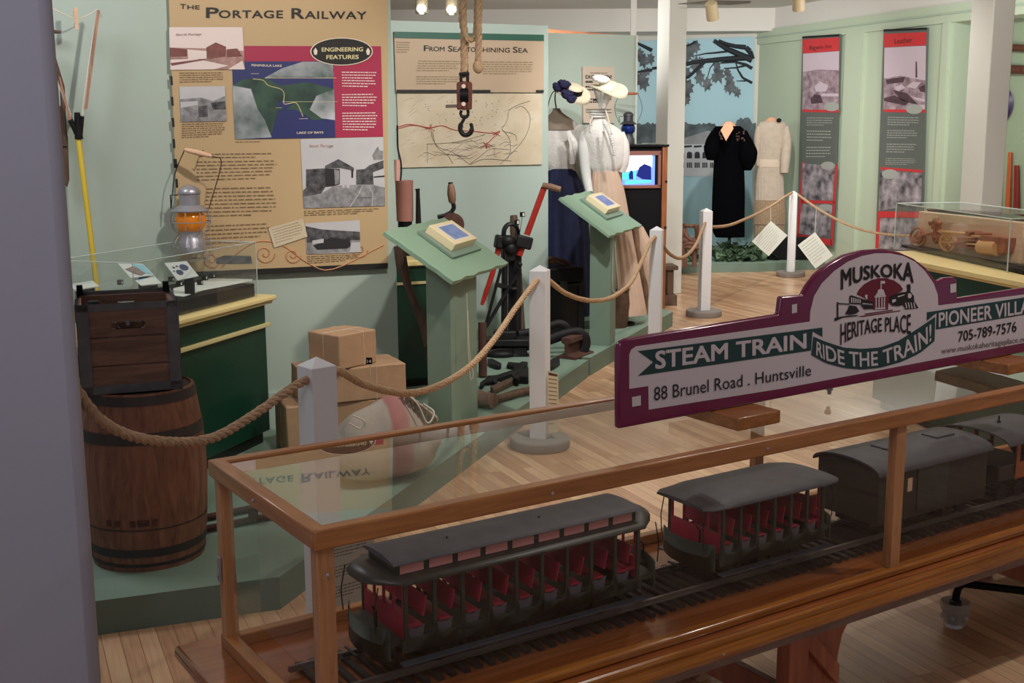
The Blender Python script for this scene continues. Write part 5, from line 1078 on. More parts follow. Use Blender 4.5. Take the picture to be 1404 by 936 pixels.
m = MB(); ropemesh(m, smoothpath([f(450, 60, .03), f(455, 150, .03), f(470, 205, .03), f(492, 218, .03), f(512, 195, .03), f(520, 120, .03), f(522, 0, .03), f(522, -400, .03)], 6), .016, pitch=.09, step=.012); m.build('loop_strand', 'ropelight', hr)
m = MB(); ropemesh(m, smoothpath([f(535, -400, .05), f(535, 0, .05), f(533, 100, .05), f(533, 250, .05), f(530, 330, .05)], 6), .019, pitch=.10, step=.012); m.ell(f(530, 360, .05), (.028, .028, .035)); m.build('tail_strand', 'ropelight', hr)
# ================================================================ MAP PANEL (wall_middle)
kb = cr(520, 0, 3.9)
mp_ = thing('information_panel', 'tan panel titled From Sea to Shining Sea with a green top band', 'information panel', W2(640, 80).to_tuple(), GA)
m = MB(); m.slab(W2, [kb(75, 170), kb(873, 187), kb(873, 495), kb(85, 492)], .002, .022); m.build('backing_board', mat('tan2', 'bea78c', .65), mp_, smooth=False)
m = MB(); m.flat(W2, [kb(75, 170), kb(873, 187), kb(873, 221), kb(76, 205)], .024); m.build('green_band', 'green1', mp_, smooth=False)
m = MB(); m.flat(W2, [kb(86, 480), kb(588, 481), kb(588, 496), kb(86, 494)], .024); m.flat(W2, [kb(830, 482), kb(873, 482), kb(873, 496), kb(830, 496)], .024); m.build('dark_border', 'ink', mp_, smooth=False)
m = MB()
for t_, a, b, h in (('F', 233, 258, 8.2), ('ROM', 262, 342, 6.6), ('S', 362, 385, 8.2), ('EA', 389, 440, 6.6), ('TO', 462, 508, 6.6), ('S', 520, 544, 8.2), ('HINING', 548, 690, 6.6), ('S', 708, 732, 8.2), ('EA', 737, 787, 6.6)):
    y = lambda x: 274+(x-233)*.017
    m.text(W2, t_, kb(a, y(a)), kb(b, y(b)), h, .025, bold=.012)
m.build('title_lettering', 'ink', mp_, smooth=False)
m = MB(); m.rows(W2, [kb(205, 325), kb(430, 328), kb(430, 388), kb(192, 388)], 5, .025, fill=.35); m.rows(W2, [kb(192, 408), kb(430, 410), kb(430, 458), kb(192, 458)], 4, .025, fill=.35); m.rows(W2, [kb(548, 330), kb(822, 332), kb(822, 405), kb(548, 405)], 6, .025, fill=.35); m.rows(W2, [kb(85, 225), kb(162, 227), kb(162, 290), kb(85, 290)], 5, .025, fill=.3); m.build('text_lines', mat('txt2', '94805f', .8), mp_, smooth=False)
mo = thing('wall_map', 'old cream railway map with red and grey lines on the middle wall', 'map', W2(640, 180).to_tuple(), GA)
m = MB(); m.slab(W2, [kb(90, 502), kb(866, 500), kb(866, 878), kb(105, 896)], .002, .016); m.build('map_sheet', 'mapcream', mo, smooth=False)
m = MB()
def line(m, pts, r, o, n=4): m.tube(smoothpath([W2(*kb(*p), o) for p in pts], n), r, 4)
line(m, [(95, 680), (160, 665), (265, 683), (330, 672), (400, 695), (500, 702), (600, 712), (640, 700)], .0035, .018); line(m, [(540, 790), (570, 770), (600, 740), (640, 705)], .003, .018); line(m, [(90, 690), (180, 670), (265, 690)], .003, .018)
for cx, cy in ((268, 685), (565, 780), (622, 715)):
    for i in range(9): a = random.random()*6.28; L = random.uniform(12, 34); line(m, [(cx, cy), (cx+L*cos(a), cy+L*.7*sin(a))], .002, .018, 2)
m.build('red_lines', 'mapred', mo)
m = MB()
for L in ([(270, 690), (285, 750), (320, 790), (380, 810), (440, 850), (480, 880)], [(480, 875), (530, 840), (580, 800), (620, 795), (690, 800)], [(650, 690), (680, 640), (690, 590), (740, 560), (800, 540)], [(650, 690), (690, 740), (695, 810), (680, 850)], [(250, 770), (400, 760), (560, 720)], [(280, 700), (300, 780), (360, 830), (390, 875)], [(720, 580), (760, 570), (800, 620), (790, 700), (740, 780), (640, 880)], [(480, 880), (560, 850), (700, 860)], [(655, 700), (720, 720), (730, 750)]): line(m, L, .0016, .018)
for i in range(40): x, y = random.uniform(240, 640), random.uniform(530, 680); m.flat(W2, [kb(x, y), kb(x+5, y), kb(x+5, y+4), kb(x, y+4)], .018)

m.build('dark_lines', 'mapink', mo); m = MB()
for i in range(26):
    x, y = random.uniform(300, 700), random.uniform(740, 850); a = random.choice((.5, 2.4, 2.8, .2))+random.uniform(-.3, .3); P_ = [(x, y)]
    for j in range(4): a += random.uniform(-.4, .4); x += 22*cos(a); y += -16*abs(sin(a))*random.choice((1, 1, -.4)); P_.append((min(855, x), min(870, y)))
    line(m, P_, .0011, .0182, 3)
m.flat(W2, [kb(350, 560), kb(415, 558), kb(415, 575), kb(350, 577)], .018); m.flat(W2, [kb(252, 770), kb(254, 770), kb(254, 870), kb(252, 872)], .018)
m.build('dark_lines', 'mapink', mo)
m = MB()
for i in range(60): x, y = random.uniform(110, 850), random.uniform(520, 860); a = random.uniform(-.8, -.2); L = random.uniform(15, 60); line(m, [(x, y), (min(862, x+L*cos(a)), max(506, y+L*sin(a)))], .001, .0175, 2)
m.build('fine_lines', mat('maptan', 'b8a48a', .8), mo)
# notice
k = cr(785, 80, 9.356)
no = thing('notice', 'pale broadside notice in heavy black type on the rear wall', 'notice', W3(818, 130).to_tuple(), GA)
m = MB(); m.slab(W3, [k(112, 105), k(515, 115), k(515, 830), k(118, 828)], .002, .03); m.build('board', mat('noticepaper', 'cdbfae', .8), no, smooth=False)
m = MB(); m.text(W3, 'MOONLIGHT', k(205, 202), k(425, 204), 2.3, .032); m.text(W3, 'EXCURSION!', k(145, 262), k(480, 262), 5, .032, bold=.03)
m.rows(W3, [k(145, 288), k(300, 288), k(300, 320), k(145, 320)], 1, .032, fill=.9); m.rows(W3, [k(145, 355), k(400, 355), k(400, 430), k(145, 430)], 2, .032, fill=.55); m.rows(W3, [k(145, 515), k(480, 515), k(480, 590), k(145, 590)], 2, .032, fill=.5)
m.flat(W3, [k(235, 535), k(300, 505), k(312, 550), k(240, 545)], .032); m.flat(W3, [k(150, 650), k(480, 652), k(480, 660), k(150, 658)], .032); m.flat(W3, [k(150, 690), k(480, 692), k(480, 700), k(150, 698)], .032); m.rows(W3, [k(150, 664), k(480, 664), k(480, 688), k(150, 688)], 2, .032, fill=.3)
m.build('lettering', 'ink', no, smooth=False)
# ================================================================ MURAL
k = cr(860, 0, 4.68); kg = cr(900, 140, 3.9)
mu = thing('painted_mural', 'blue painted mural with dark branches and a white hotel behind the column', 'mural', MUR(950, 200).to_tuple(), -8)
m = MB(); m.slab(MUR, [(840, 58), (1034, 50.5), (1030, 372), (840, 382)], .005, .03); m.build('painted_sky', 'mural', mu, smooth=False)
m = MB()
def br(pts, w0_, w1_):
    n = len(pts)
    P = [(p[0], p[1]) for p in pts]
    for i in range(n-1):
        a = w0_+(w1_-w0_)*i/(n-1); b = w0_+(w1_-w0_)*(i+1)/(n-1); m.tube([MUR(*k(*P[i]), .034), MUR(*k(*P[i+1]), .034)], [a*.016, b*.016], 6, flat=1)
br([(800, 385), (730, 355), (650, 320), (600, 290), (555, 262)], 2.6, 1.6); br([(800, 380), (785, 330), (760, 305), (690, 298), (640, 285), (585, 262)], 2.4, 1.2); br([(780, 370), (700, 375), (600, 382), (500, 392), (420, 402), (330, 425), (250, 430), (160, 440)], 2.4, 1.1)
br([(500, 392), (450, 440), (400, 490), (340, 520)], 1.6, .9); br([(800, 440), (760, 415), (690, 398), (600, 405)], 1.4, .6); br([(800, 532), (740, 500), (710, 450), (695, 400)], 1.1, .5); br([(650, 330), (560, 340), (500, 345), (430, 360)], .9, .4); br([(760, 420), (700, 435), (620, 440)], .9, .4); br([(560, 400), (530, 440), (515, 500)], .5, .3)
br([(160, 325), (110, 300), (58, 275)], 1.6, 1); br([(160, 450), (110, 455), (56, 465)], 1.2, .8); br([(440, 268), (400, 290), (350, 305)], 1.0, .6); br([(760, 520), (700, 520)], .6, .3)
m.build('branches', 'branch', mu)
m = MB()
def leaf(cx, cy, s_, rot):
    pts = []; s_ *= 1.3
    for i in range(14):
        r = s_*(1 if i % 2 == 0 else .62)*(1.15 if i in (0, 7) else 1); a = rot+2*pi*i/14; pts.append(k(cx+r*cos(a)*.75, cy+r*sin(a)))
    m.flat(MUR, pts, .036+random.random()*.004)
for cx, cy, s_ in ((400, 330, 45), (440, 300, 35), (375, 370, 40), (445, 420, 48), (470, 400, 30), (380, 470, 35), (390, 560, 45), (375, 600, 40), (465, 500, 40), (512, 540, 38), (575, 420, 30), (585, 480, 45), (560, 500, 28), (640, 465, 28), (655, 510, 35), (665, 560, 38), (705, 592, 28), (80, 350, 35), (105, 390, 40), (150, 380, 32), (70, 510, 35), (105, 530, 45), (100, 480, 30), (380, 640, 30), (640, 565, 25), (130, 460, 25)):
    leaf(cx, cy, s_, random.uniform(-.5, .5)+1.57)
m.build('leaves', 'leafgrey', mu, smooth=False)
m = MB(); pts = []
random.seed(5)
xs = list(range(-100, 830, 12))
top = [(x, 800-18*random.random()-(30 if 700 < x < 800 else 0)+(25 if 560 < x < 690 else 0)) for x in xs]
m.flat(MUR, [k(*p) for p in top]+[k(830, 936), k(-100, 940)], .033); m.build('bushes', 'bush', mu, smooth=False)
m = MB(); m.flat(MUR, [(880, 196), (1000, 196), (1000, 242), (880, 241)], .036, 0); m.flat(MUR, [kg(-80, 225), kg(140, 195), kg(275, 152), kg(350, 170), kg(420, 225)], .038, 1)
for a in range(-60, 420, 52): m.flat(MUR, [kg(a, 232), kg(a+42, 230), kg(a+42, 240), kg(a, 243)], .039, 2)
for i in range(9):
    a = -45+i*41.5; m.flat(MUR, [kg(a, 300), kg(a, 275)]+[kg(a+14-14*cos(t*pi/6), 275-11*sin(t*pi/6)) for t in range(7)]+[kg(a+28, 300)], .039, 2)
    for j in range(3): m.flat(MUR, [kg(a+j*10, 322), kg(a+j*10+7, 322), kg(a+j*10+7, 350), kg(a+j*10, 350)], .039, 2)
m.build('painted_hotel', ['hotel', 'hotelroof', 'hoteldk'], mu, smooth=False)
# ================================================================ BANNERS (right wall)
kz = cr(1080, 0, 3.9); ky = cr(1080, 180, 3.9)
def banner(label, q, title, tp, pic, ov, red1, text, red2, pics, botred):
    o = thing('hanging_banner', label, 'banner', RW(*q[3], .07).to_tuple(), -66.5)
    m = MB(); m.slab(RW, q, .05, .075, 0); m.build('panel', 'bannerdkedge' if 'bannerdkedge' in MATS else mat('bannerdkedge', '5e6460', .7), o, smooth=False)
    m = MB(); m.flat(RW, tp, .077); [m.flat(RW, r, .077) for r in red1]; m.build('red_band', 'bannerred', o, smooth=False)
    m = MB(); m.text(RW, title[0], title[1], title[2], title[3], .0785, bold=0, h1=title[3]); m.flat(RW, [q[0], q[1], (q[1][0], q[1][1]+3), (q[0][0], q[0][1]+3)], .0785); m.build('title_lettering', 'ink', o, smooth=False)
    m = MB(); m.flat(RW, pic[0], .0775, 0); m.flat(RW, pic[1], .0785, 1); [m.flat(RW, r, .079, 2) for r in pic[2]]; [m.flat(RW, r, .080, 0) for r in pic[3]]; m.build('top_photograph', ['bannersky', 'bannerpic', 'bannerdk'], o, smooth=False)
    m = MB(); [m.rows(RW, r, 4, .078, fill=.3) for r in text]; m.build('text_lines', 'greytext', o, smooth=False)
    m = MB(); [m.flat(RW, r, .079, 0) for r in pics]; m.build('lower_photograph', 'bannerpic2', o, smooth=False)
    m = MB()
    for cx, cy, rx, ry, f in ov: m.flat(RW, [f(cx+rx*cos(2*pi*i/20), cy+ry*sin(2*pi*i/20)) for i in range(20)], .0815)
    m.build('caption_oval', mat('ovalgrey', 'a2a6a2', .7), o, smooth=False)
banner('tall red and grey banner titled Bigwin Inn on the right wall', [kz(106, 195), kz(305, 183), ky(265, 612), ky(75, 568)],
       ('Bigwin Inn', kz(145, 268), kz(263, 258), 6), [kz(107, 212), kz(303, 200), kz(304, 272), kz(108, 288)],
       ([kz(110, 288), kz(304, 274), kz(301, 588), kz(106, 585)], [kz(110, 385), kz(190, 372), kz(303, 376), kz(301, 588), kz(106, 585)], [[kz(150, 530), kz(170, 505), kz(205, 510), kz(218, 550), kz(155, 555)]], [[kz(172, 462), kz(205, 435), kz(245, 460), kz(235, 490), kz(180, 490)], [kz(215, 500), kz(302, 500), kz(302, 515), kz(205, 515)]]),
       [(265, 570, 40, 25, kz), (245, 183, 38, 22, ky), (230, 407, 38, 20, ky)], [[kz(106, 585), kz(301, 588), kz(301, 602), kz(106, 598)], [ky(103, 165), ky(125, 170), ky(98, 560), ky(75, 566)], [ky(100, 365), ky(285, 372), ky(283, 386), ky(100, 385)], [ky(282, 180), ky(294, 180), ky(268, 612), ky(256, 605)], [ky(78, 545), ky(262, 578), ky(265, 612), ky(75, 568)]],
       [[kz(130, 628), kz(275, 630), kz(273, 680), kz(130, 678)], [kz(130, 698), kz(275, 700), kz(273, 765), kz(130, 762)], [kz(128, 785), kz(272, 785), kz(270, 850), kz(125, 850)]], None,
       [[ky(108, 170), ky(280, 185), ky(270, 370), ky(102, 365)], [ky(100, 386), ky(268, 392), ky(252, 568), ky(90, 545)]], None)
banner('tall red and grey banner titled Leather on the right wall', [kz(543, 158), kz(776, 148), ky(740, 660), ky(497, 622)],
       ('Leather', kz(602, 235), kz(697, 228), 7.5), [kz(544, 182), kz(772, 172), kz(771, 243), kz(546, 254)],
       ([kz(547, 256), kz(770, 245), kz(765, 585), kz(541, 585)], [kz(545, 420), kz(640, 405), kz(700, 420), kz(768, 430), kz(765, 585), kz(541, 585)], [[kz(555, 425), kz(660, 410), kz(650, 440), kz(560, 450)], [kz(715, 330), kz(722, 330), kz(724, 415), kz(714, 415)], [kz(590, 480), kz(670, 500), kz(730, 560), kz(640, 540)], [kz(730, 470), kz(766, 450), kz(766, 495), kz(740, 490)], [kz(545, 525), kz(600, 510), kz(680, 545), kz(660, 565), kz(545, 540)]], [[kz(600, 470), kz(640, 450), kz(660, 470), kz(620, 488)], [kz(665, 465), kz(700, 438), kz(745, 440), kz(715, 475)], [kz(690, 515), kz(765, 530), kz(765, 545), kz(720, 535)], [kz(680, 560), kz(764, 560), kz(764, 583), kz(660, 583)]]),
       [(708, 583, 45, 27, kz), (578, 228, 44, 26, ky)], [[kz(540, 583), kz(765, 585), kz(765, 603), kz(540, 598)], [ky(525, 190), ky(752, 206), ky(752, 220), ky(525, 204)], [ky(510, 425), ky(745, 430), ky(745, 460), ky(508, 460)], [ky(508, 460), ky(525, 462), ky(515, 624), ky(497, 622)]],
       [[kz(565, 625), kz(733, 628), kz(730, 680), kz(562, 676)], [kz(562, 695), kz(728, 698), kz(726, 748), kz(560, 745)], [kz(560, 768), kz(724, 770), kz(722, 825), kz(556, 822)], [kz(555, 845), kz(722, 848), kz(720, 888), kz(552, 885)]], None,
       [[ky(525, 208), ky(750, 222), ky(745, 385), ky(515, 425)], [ky(525, 462), ky(740, 465), ky(735, 640), ky(515, 624)]], None)
# ================================================================ TOOLS ON THE RIGHT WALL RECESS
RR = Plane(RW.P - RW.n*.3, -66.5); kr = cr(1284, 20, 3.343)
def wt(name, label, cat, pts, rs, m_, off=.06, flat=1.0):
    o = MB(); A = RR(*kr(*pts[0]), off); o.tube([RR(*kr(*p), off) for p in pts], rs, 10, flat=flat); return tag(o.build(name, m_, org=A), label, cat)
wt('wooden_club', 'brown turned wooden club hanging left of the right column', 'club', [(43, 455), (43, 480), (38, 560), (36, 620), (40, 700), (41, 795)], [.06, .05, .04, .05, .03, .02], wood('walnut', '6a3c2c', '3c2018', 2, .5))
wt('iron_hook', 'dark metal hook tool at the upper left edge of the right column', 'hook', [(72, 172), (74, 210), (84, 280), (84, 360)], [.045, .04, .015, .012], 'iron')
wt('wooden_mallet', 'upper brown wooden mallet at the right edge of the photo', 'mallet', [(285, 148), (345, 148), (348, 150), (480, 158)], [.085, .085, .035, .035], 'walnut'if False else MATS['walnut'])
wt('wooden_mallet', 'lower brown wooden mallet at the right edge of the photo', 'mallet', [(285, 250), (335, 250), (340, 250), (480, 255)], [.07, .07, .045, .04], MATS['walnut'])
p = RR(*kr(290, 412), .05); X = Tm(p, -66.5, 90); m = MB(X); m.lathe([(.0005, .06), (.09, .05), (.17, 0), (.20, -.02)], seg=28); o = m.build('purple_bowl', mat('purple', '2c1a4a', .35), org=p); tag(o, 'round dark purple dish hanging behind the right column', 'dish')
for lab, pts, mt in (('short orange wooden stave, leftmost of three right of the column', [(297, 705), (305, 705), (302, 930), (282, 930)], 'staveo'), ('tallest orange wooden stave, middle of three right of the column', [(344, 630), (357, 630), (350, 930), (327, 930)], 'staveo'), ('dark red wooden stave, rightmost of three right of the column', [(372, 690), (388, 690), (392, 930), (366, 930)], 'stavered')):
    if mt not in MATS: wood(mt, *({'staveo': ('c4683a', '9c4a26'), 'stavered': ('8c2c22', '641a16')}[mt]), axis=2)
    o = MB().slab(RR, [kr(*p) for p in pts], .02, .05).build('wooden_stave', mt, org=RR(*kr(*pts[2]), .03), bevel=.004); tag(o, lab, 'stave', 'staves on the right wall')
# ================================================================ MANNEQUINS
def secbody(secs, D, ratio, pleat=0, amp=0.0, seg=48, lean=0.0, amp_top=0.0):
    """rings measured as (y, left x, right x) at depth D"""
    vs = []; n = len(secs); m = MB()
    for i, s_ in enumerate(secs):
        y, xl, xr = s_[:3]; A = DD(xl, y, D); B = DD(xr, y, D); c = (A+B)/2; rx = (B.x-A.x)/2; ry = rx*(s_[3] if len(s_) > 3 else ratio); f = i/(n-1); am = amp_top+(amp-amp_top)*f
        for k_ in range(seg):
            a = 2*pi*k_/seg; p = 1+am*cos(pleat*a) if pleat else 1
            vs.append((c.x+rx*p*cos(a), D+ry*p*sin(a), c.z))
    fs = [(i*seg+j, (i+1)*seg+j, (i+1)*seg+(j+1) % seg, i*seg+(j+1) % seg) for i in range(n-1) for j in range(seg)]+[tuple(range(seg)), tuple(range((n-1)*seg, n*seg))[::-1]]
    m.add(vs, fs); return m
def interp(secs, k_=3):
    out = []
    P = [secs[0]]+list(secs)+[secs[-1]]
    for i in range(1, len(P)-2):
        a, b, c, d = P[i-1], P[i], P[i+1], P[i+2]
        for j in range(k_):
            t = j/k_; out.append(tuple(.5*((2*q)+(r-p)*t+(2*p-5*q+4*r-s_)*t*t+(3*q-p-3*r+s_)*t**3) for p, q, r, s_ in zip(a, b, c, d)))
    out.append(secs[-1]); return out
def arm(pts, D, rs, dd=0): return MB().tube(smoothpath([DD(x, y, D+z) for x, y, z in pts], 5), [rs[min(len(rs)-1, int(i/(len(pts)*5-4)*len(rs)))] for i in range((len(pts)-1)*5+1)], 14)
def armv(pts, D, rs):
    P = smoothpath([DD(x, y, D+z) for x, y, z in pts], 5); n = len(P); R = []
    for i in range(n):
        t = i/(n-1)*(len(rs)-1); j = min(int(t), len(rs)-2); R.append(rs[j]*(1-(t-j))+rs[j+1]*(t-j))
    return MB().tube(P, R, 16)
kh = cr(745, 100, 6.24)
D1 = 9.75; p = DD(776, 440, D1)
m1 = thing('dress_form', 'dress form in a cream blouse and navy skirt partly hidden by the wall', 'mannequin', (DD(776, 300, D1).x, D1, .13))
secbody(interp([(148.5, 758, 768), (153, 757, 770), (158, 752, 776), (166, 745, 787), (178, 742, 792)]), D1, .8).build('torso', mat('formtan', '8e7e6e', .8), m1, ang=60)
secbody(interp([(163, 749, 783), (170, 741, 792), (185, 738, 797), (205, 738, 800), (222, 743, 797), (232, 748, 791), (236, 750, 789)]), D1, .62, 11, .02, amp_top=.015).build('blouse', 'lace', m1, ang=60)
secbody(interp([(231, 751, 788), (238, 749, 791), (255, 745, 799), (280, 741, 804), (330, 738, 808), (390, 734, 812), (440, 731, 815)]), D1, .8, 16, .035, amp_top=.01, seg=96).build('skirt', 'navy', m1, ang=70)
armv([(790, 176, 0), (797, 195, -.05), (799, 222, -.05), (796, 232, -.08)], D1, [.055, .07, .065, .045]).build('sleeve', 'lace', m1); armv([(742, 178, 0), (738, 200, -.03), (740, 235, -.03)], D1, [.07, .085, .06]).build('sleeve', 'lace', m1)
m = MB()
for i in range(5): m.tube(smoothpath([DD(779+i*1.6, 180+i*2, D1-.29), DD(783+i*1.5, 195, D1-.31), DD(786+i*2, 212, D1-.3), DD(786+i*2.3, 224-i, D1-.28)], 4), [.02]*6+[.03]*7, 6, flat=.5)
m.build('jabot', 'lace', m1)
# second figure
D2 = 9.2
m2 = thing('dress_form', 'dress form in a white high collared lace blouse and pink pleated skirt', 'mannequin', (DD(838, 300, D2).x, D2, .13))
secbody(interp([(152.5, 812, 829), (157, 812.5, 829), (163, 813, 830), (167, 811, 833), (172, 806, 841), (178, 800, 850), (188, 797, 856), (200, 800, 858), (215, 805, 858), (228, 808, 855), (234, 811, 849), (239, 813, 847)]), D2, .62, 9, .012, amp_top=.0).build('blouse', 'lace', m2, ang=60)
secbody(interp([(235, 812, 848), (242, 811, 850), (262, 809, 856), (290, 810, 861), (330, 812, 868), (380, 812, 877), (430, 812, 886)]), D2, .75, 20, .035, amp_top=.008, seg=120).build('skirt', 'pinkskirt', m2, ang=70)
armv([(803, 182, 0), (800, 200, -.02), (803, 235, -.03), (808, 264, -.1)], D2, [.035, .045, .04, .03]).build('sleeve', 'tulle', m2); armv([(850, 182, 0), (855, 200, 0), (855, 222, 0), (852, 236, 0)], D2, [.035, .045, .045, .03]).build('sleeve', 'lace', m2)
m = MB()
for i in range(14): m.ell(DD(829+i*.95+3*sin(i*.22), 170+i*3.2, D2-.235-.012*i if i < 4 else D2-.285), (.012, .012, .012), 8, 6)
m.build('button_trim', 'white', m2)
m = MB(); m.tube(smoothpath([DD(829, 148, D2-.05), DD(833, 160, D2-.15), DD(836, 172, D2-.24), DD(839, 184, D2-.29)], 4), .006, 6); m.tube(smoothpath([DD(812, 160, D2-.08), DD(809, 168, D2-.18), DD(811, 172, D2-.2)], 4), .006, 6); m.build('ribbon', 'string', m2)
m = MB(); 
for r_, z_ in ((.062, 0), (.062, .02), (.06, .04)): 
    c = DD(820.5, 160, D2); m.tube([(c.x+r_*cos(a*pi/10), D2+r_*.75*sin(a*pi/10), c.z+z_) for a in range(21)], .008, 6, cap=False)
m.build('collar_frill', 'white', m2)
# hats on wire stands
def hat(name, label, c, D, R, tilt, brim, crown_h, band, m_):
    P = DD(c[0], c[1], D); o = thing(name, label, 'hat', P.to_tuple()); X = Matrix.Translation(P) @ Matrix.Rotation(radians(tilt[0]), 4, 'X') @ Matrix.Rotation(radians(tilt[1]), 4, 'Y')
    m = MB(X); vs = []; seg = 36
    prof = [(1.0, -.01), (.98, .004), (.8, .002), (.55, 0), (.5, .01), (.47, crown_h*.8), (.38, crown_h), (.15, crown_h*1.05), (.002, crown_h*1.05)]
    for r, z in prof:
        for k_ in range(seg):
            a = 2*pi*k_/seg; vs.append((R*r*cos(a), R*r*sin(a)*.9, z+(.02*sin(2*a)*r if r > .7 else 0)))
    fs = [(i*seg+j, i*seg+(j+1) % seg, (i+1)*seg+(j+1) % seg, (i+1)*seg+j) for i in range(len(prof)-1) for j in range(seg)]; m.add(vs, fs); m.build('straw_body', m_, o, ang=60)
    if band: m = MB(X); m.lathe([(.505*R, .008), (.505*R, .045), (.49*R, .05)], seg=36, sy=.9); m.build('band', 'black', o)
    return o, X
h1, X = hat('straw_hat', 'white straw hat with navy flowers on a stand beside the middle wall', (785, 128), 9.5, .15, (30, 14), 0, .07, True, 'straw')
m = MB(X)
for cx, cy, cz, r in ((-.09, -.02, .06, .05), (-.12, 0, .02, .045), (-.06, -.10, .03, .045), (-.02, -.12, .01, .04), (-.10, -.06, .09, .04), (-.14, -.05, .05, .04)):
    m.ell((cx, cy, cz), (r, r, r*.8), 10, 7)
    for i in range(8): a = i*.785; m.ell((cx+r*.8*cos(a), cy+r*.6*sin(a), cz+r*.4), (r*.35, r*.35, r*.3), 6, 5)
m.build('flowers', 'flower', h1)
m = MB(); m.tube(smoothpath([DD(762, 124, 9.45), DD(757, 128, 9.45), DD(753, 138, 9.45), DD(751, 148, 9.45)], 4), .01, 6, flat=.4); m.build('ribbon_tail', 'black', h1)
m = MB(); m.tube(smoothpath([DD(762, 124, 9.7), DD(761, 136, 9.72), DD(763, 150, 9.75)], 4), .006, 6); o = m.build('hat_stand', 'ironlight', org=DD(762, 150, 9.75)); tag(o, 'thin wire stand under the flowered straw hat', 'hat stand')
h2, X = hat('straw_hat', 'cream straw hat draped in white tulle above the lace blouse', (834, 121), 9.1, .155, (18, 10), 0, .05, False, 'straw')
m = MB(X)
for i in range(7): a = i*.9; m.ell((-.05+.035*cos(a)-.02, -.02+.03*sin(a), .065), (.035, .03, .025), 8, 6)
m.build('rosette', 'white', h2)
m = MB(); vs = []; rows_ = [(119, 813, 845, .10), (125, 815, 843, .13), (132, 817, 838, .09), (140, 820, 834, .05), (149, 822, 830, .03)]; seg = 28
for y, xl, xr, dp in rows_:
    for j in range(seg): a = 2*pi*j/seg; A = DD((xl+xr)/2, y, 9.1); w_ = (xr-xl)/2*9.1/1603; f = 1+.1*cos(7*a); vs.append((A.x+w_*f*cos(a), 9.1+dp*f*sin(a), A.z))
m.add(vs, [(i*seg+j, (i+1)*seg+j, (i+1)*seg+(j+1) % seg, i*seg+(j+1) % seg) for i in range(4) for j in range(seg)])
def sheer(name, col, f):
    mm = bpy.data.materials.new(name); mm.use_nodes = True; nt = mm.node_tree; b = nt.nodes['Principled BSDF']; b.inputs['Base Color'].default_value = (*lin(col), 1); b.inputs['Alpha'].default_value = f; b.inputs['Roughness'].default_value = .9; MATS[name] = mm
sheer('veil', 'e0e0dc', .55); m.build('veil', 'veil', h2, ang=80)
m = MB(); m.tube([DD(825, 150, 9.2), DD(830, 122, 9.12)], .006, 6); o = m.build('hat_stand', 'ironlight', org=DD(825, 150, 9.2)); tag(o, 'thin stand holding the tulle draped hat', 'hat stand')
# dark and light dresses
D3 = 14.1; m3 = thing('dress_form', 'dress form in a long black lace dress before the mural', 'mannequin', (DD(1000, 300, D3).x, D3, .10))
ks = kg
def gs(L, k_): return [(k_(x0, y)[1], k_(x0, y)[0], k_(x1, y)[0]) for y, x0, x1 in L]
secbody(interp(gs([(103, 372, 400), (112, 362, 414), (128, 345, 425), (160, 338, 430), (205, 335, 430)], kg)), D3, .5).build('bust', 'skin', m3, ang=60)
m = MB(); c0 = DD(*kg(387, 160), D3)
V = secbody(interp(gs([(128, 318, 448), (150, 300, 470), (190, 302, 468), (230, 305, 465), (300, 308, 465), (400, 304, 470), (500, 300, 472), (600, 298, 470), (680, 300, 470), (722, 320, 470)], kg)), D3, .45, 14, .03, amp_top=.0, seg=84); V.build('dress', 'blackdress', m3, ang=60)
MD3 = Plane((D3*0+DD(1000, 300, D3).x, D3-.34), 0)
m = MB(); m.slab(MD3, [kg(*p) for p in ((343, 150), (372, 108), (400, 108), (412, 140), (372, 207))], .0, .004); m.build('neckline', 'skin', m3, smooth=False)
m = MB()
for i in range(40):
    t = random.random(); s_ = random.choice((-1, 1)); x = (340-10*random.random()+t*15) if s_ < 0 else 425+random.uniform(0, 45); y = 150+t*60
    m.flat(MD3, [kg(x, y), kg(x+5, y+1), kg(x+4, y+6), kg(x-1, y+5)], .002)
m.build('lace_yoke', mat('lacebrown', '5c4238', .9), m3, smooth=False)
armv([(*kg(312, 165), 0), (*kg(300, 230), -.1), (*kg(292, 310), -.1)], D3, [.05, .085, .10, .05]).build('sleeve', 'blackdress', m3); armv([(*kg(458, 160), 0), (*kg(482, 240), -.05), (*kg(490, 300), -.05), (*kg(488, 365), -.05)], D3, [.06, .09, .12, .10, .04]).build('sleeve', 'blackdress', m3)
D4 = 14.4; m4 = thing('dress_form', 'dress form in a pale beige flapper dress with a sash and fringe', 'mannequin', (DD(1058, 300, D4).x, D4, .10))
secbody(interp(gs([(82, 600, 628), (90, 592, 640), (105, 570, 665), (125, 560, 670)], kg)), D4, .5).build('bust', 'skin', m4, ang=60)
secbody(interp(gs([(100, 575, 662), (112, 548, 692), (150, 540, 696), (200, 540, 690), (260, 540, 680), (340, 540, 672), (400, 534, 678), (480, 532, 682), (560, 530, 682), (650, 530, 684)], kg)), D4, .42, 22, .03, amp_top=.0, seg=110).build('dress', 'beigedress', m4, ang=60)
secbody(gs([(522, 527, 686), (560, 526, 687), (652, 526, 686)], kg), D4, .44, 30, .03, seg=150, amp_top=.02).build('fringe', 'beigefringe', m4, ang=70); secbody(gs([(655, 528, 684), (712, 530, 682)], kg), D4, .40, 30, .03, seg=150, amp_top=.02).build('fringe', 'beigefringe', m4, ang=70)
secbody(interp(gs([(305, 538, 668), (325, 536, 670), (347, 538, 668)], kg)), D4, .47, 0).build('sash', mat('sash', 'd0c0ac', .6), m4)
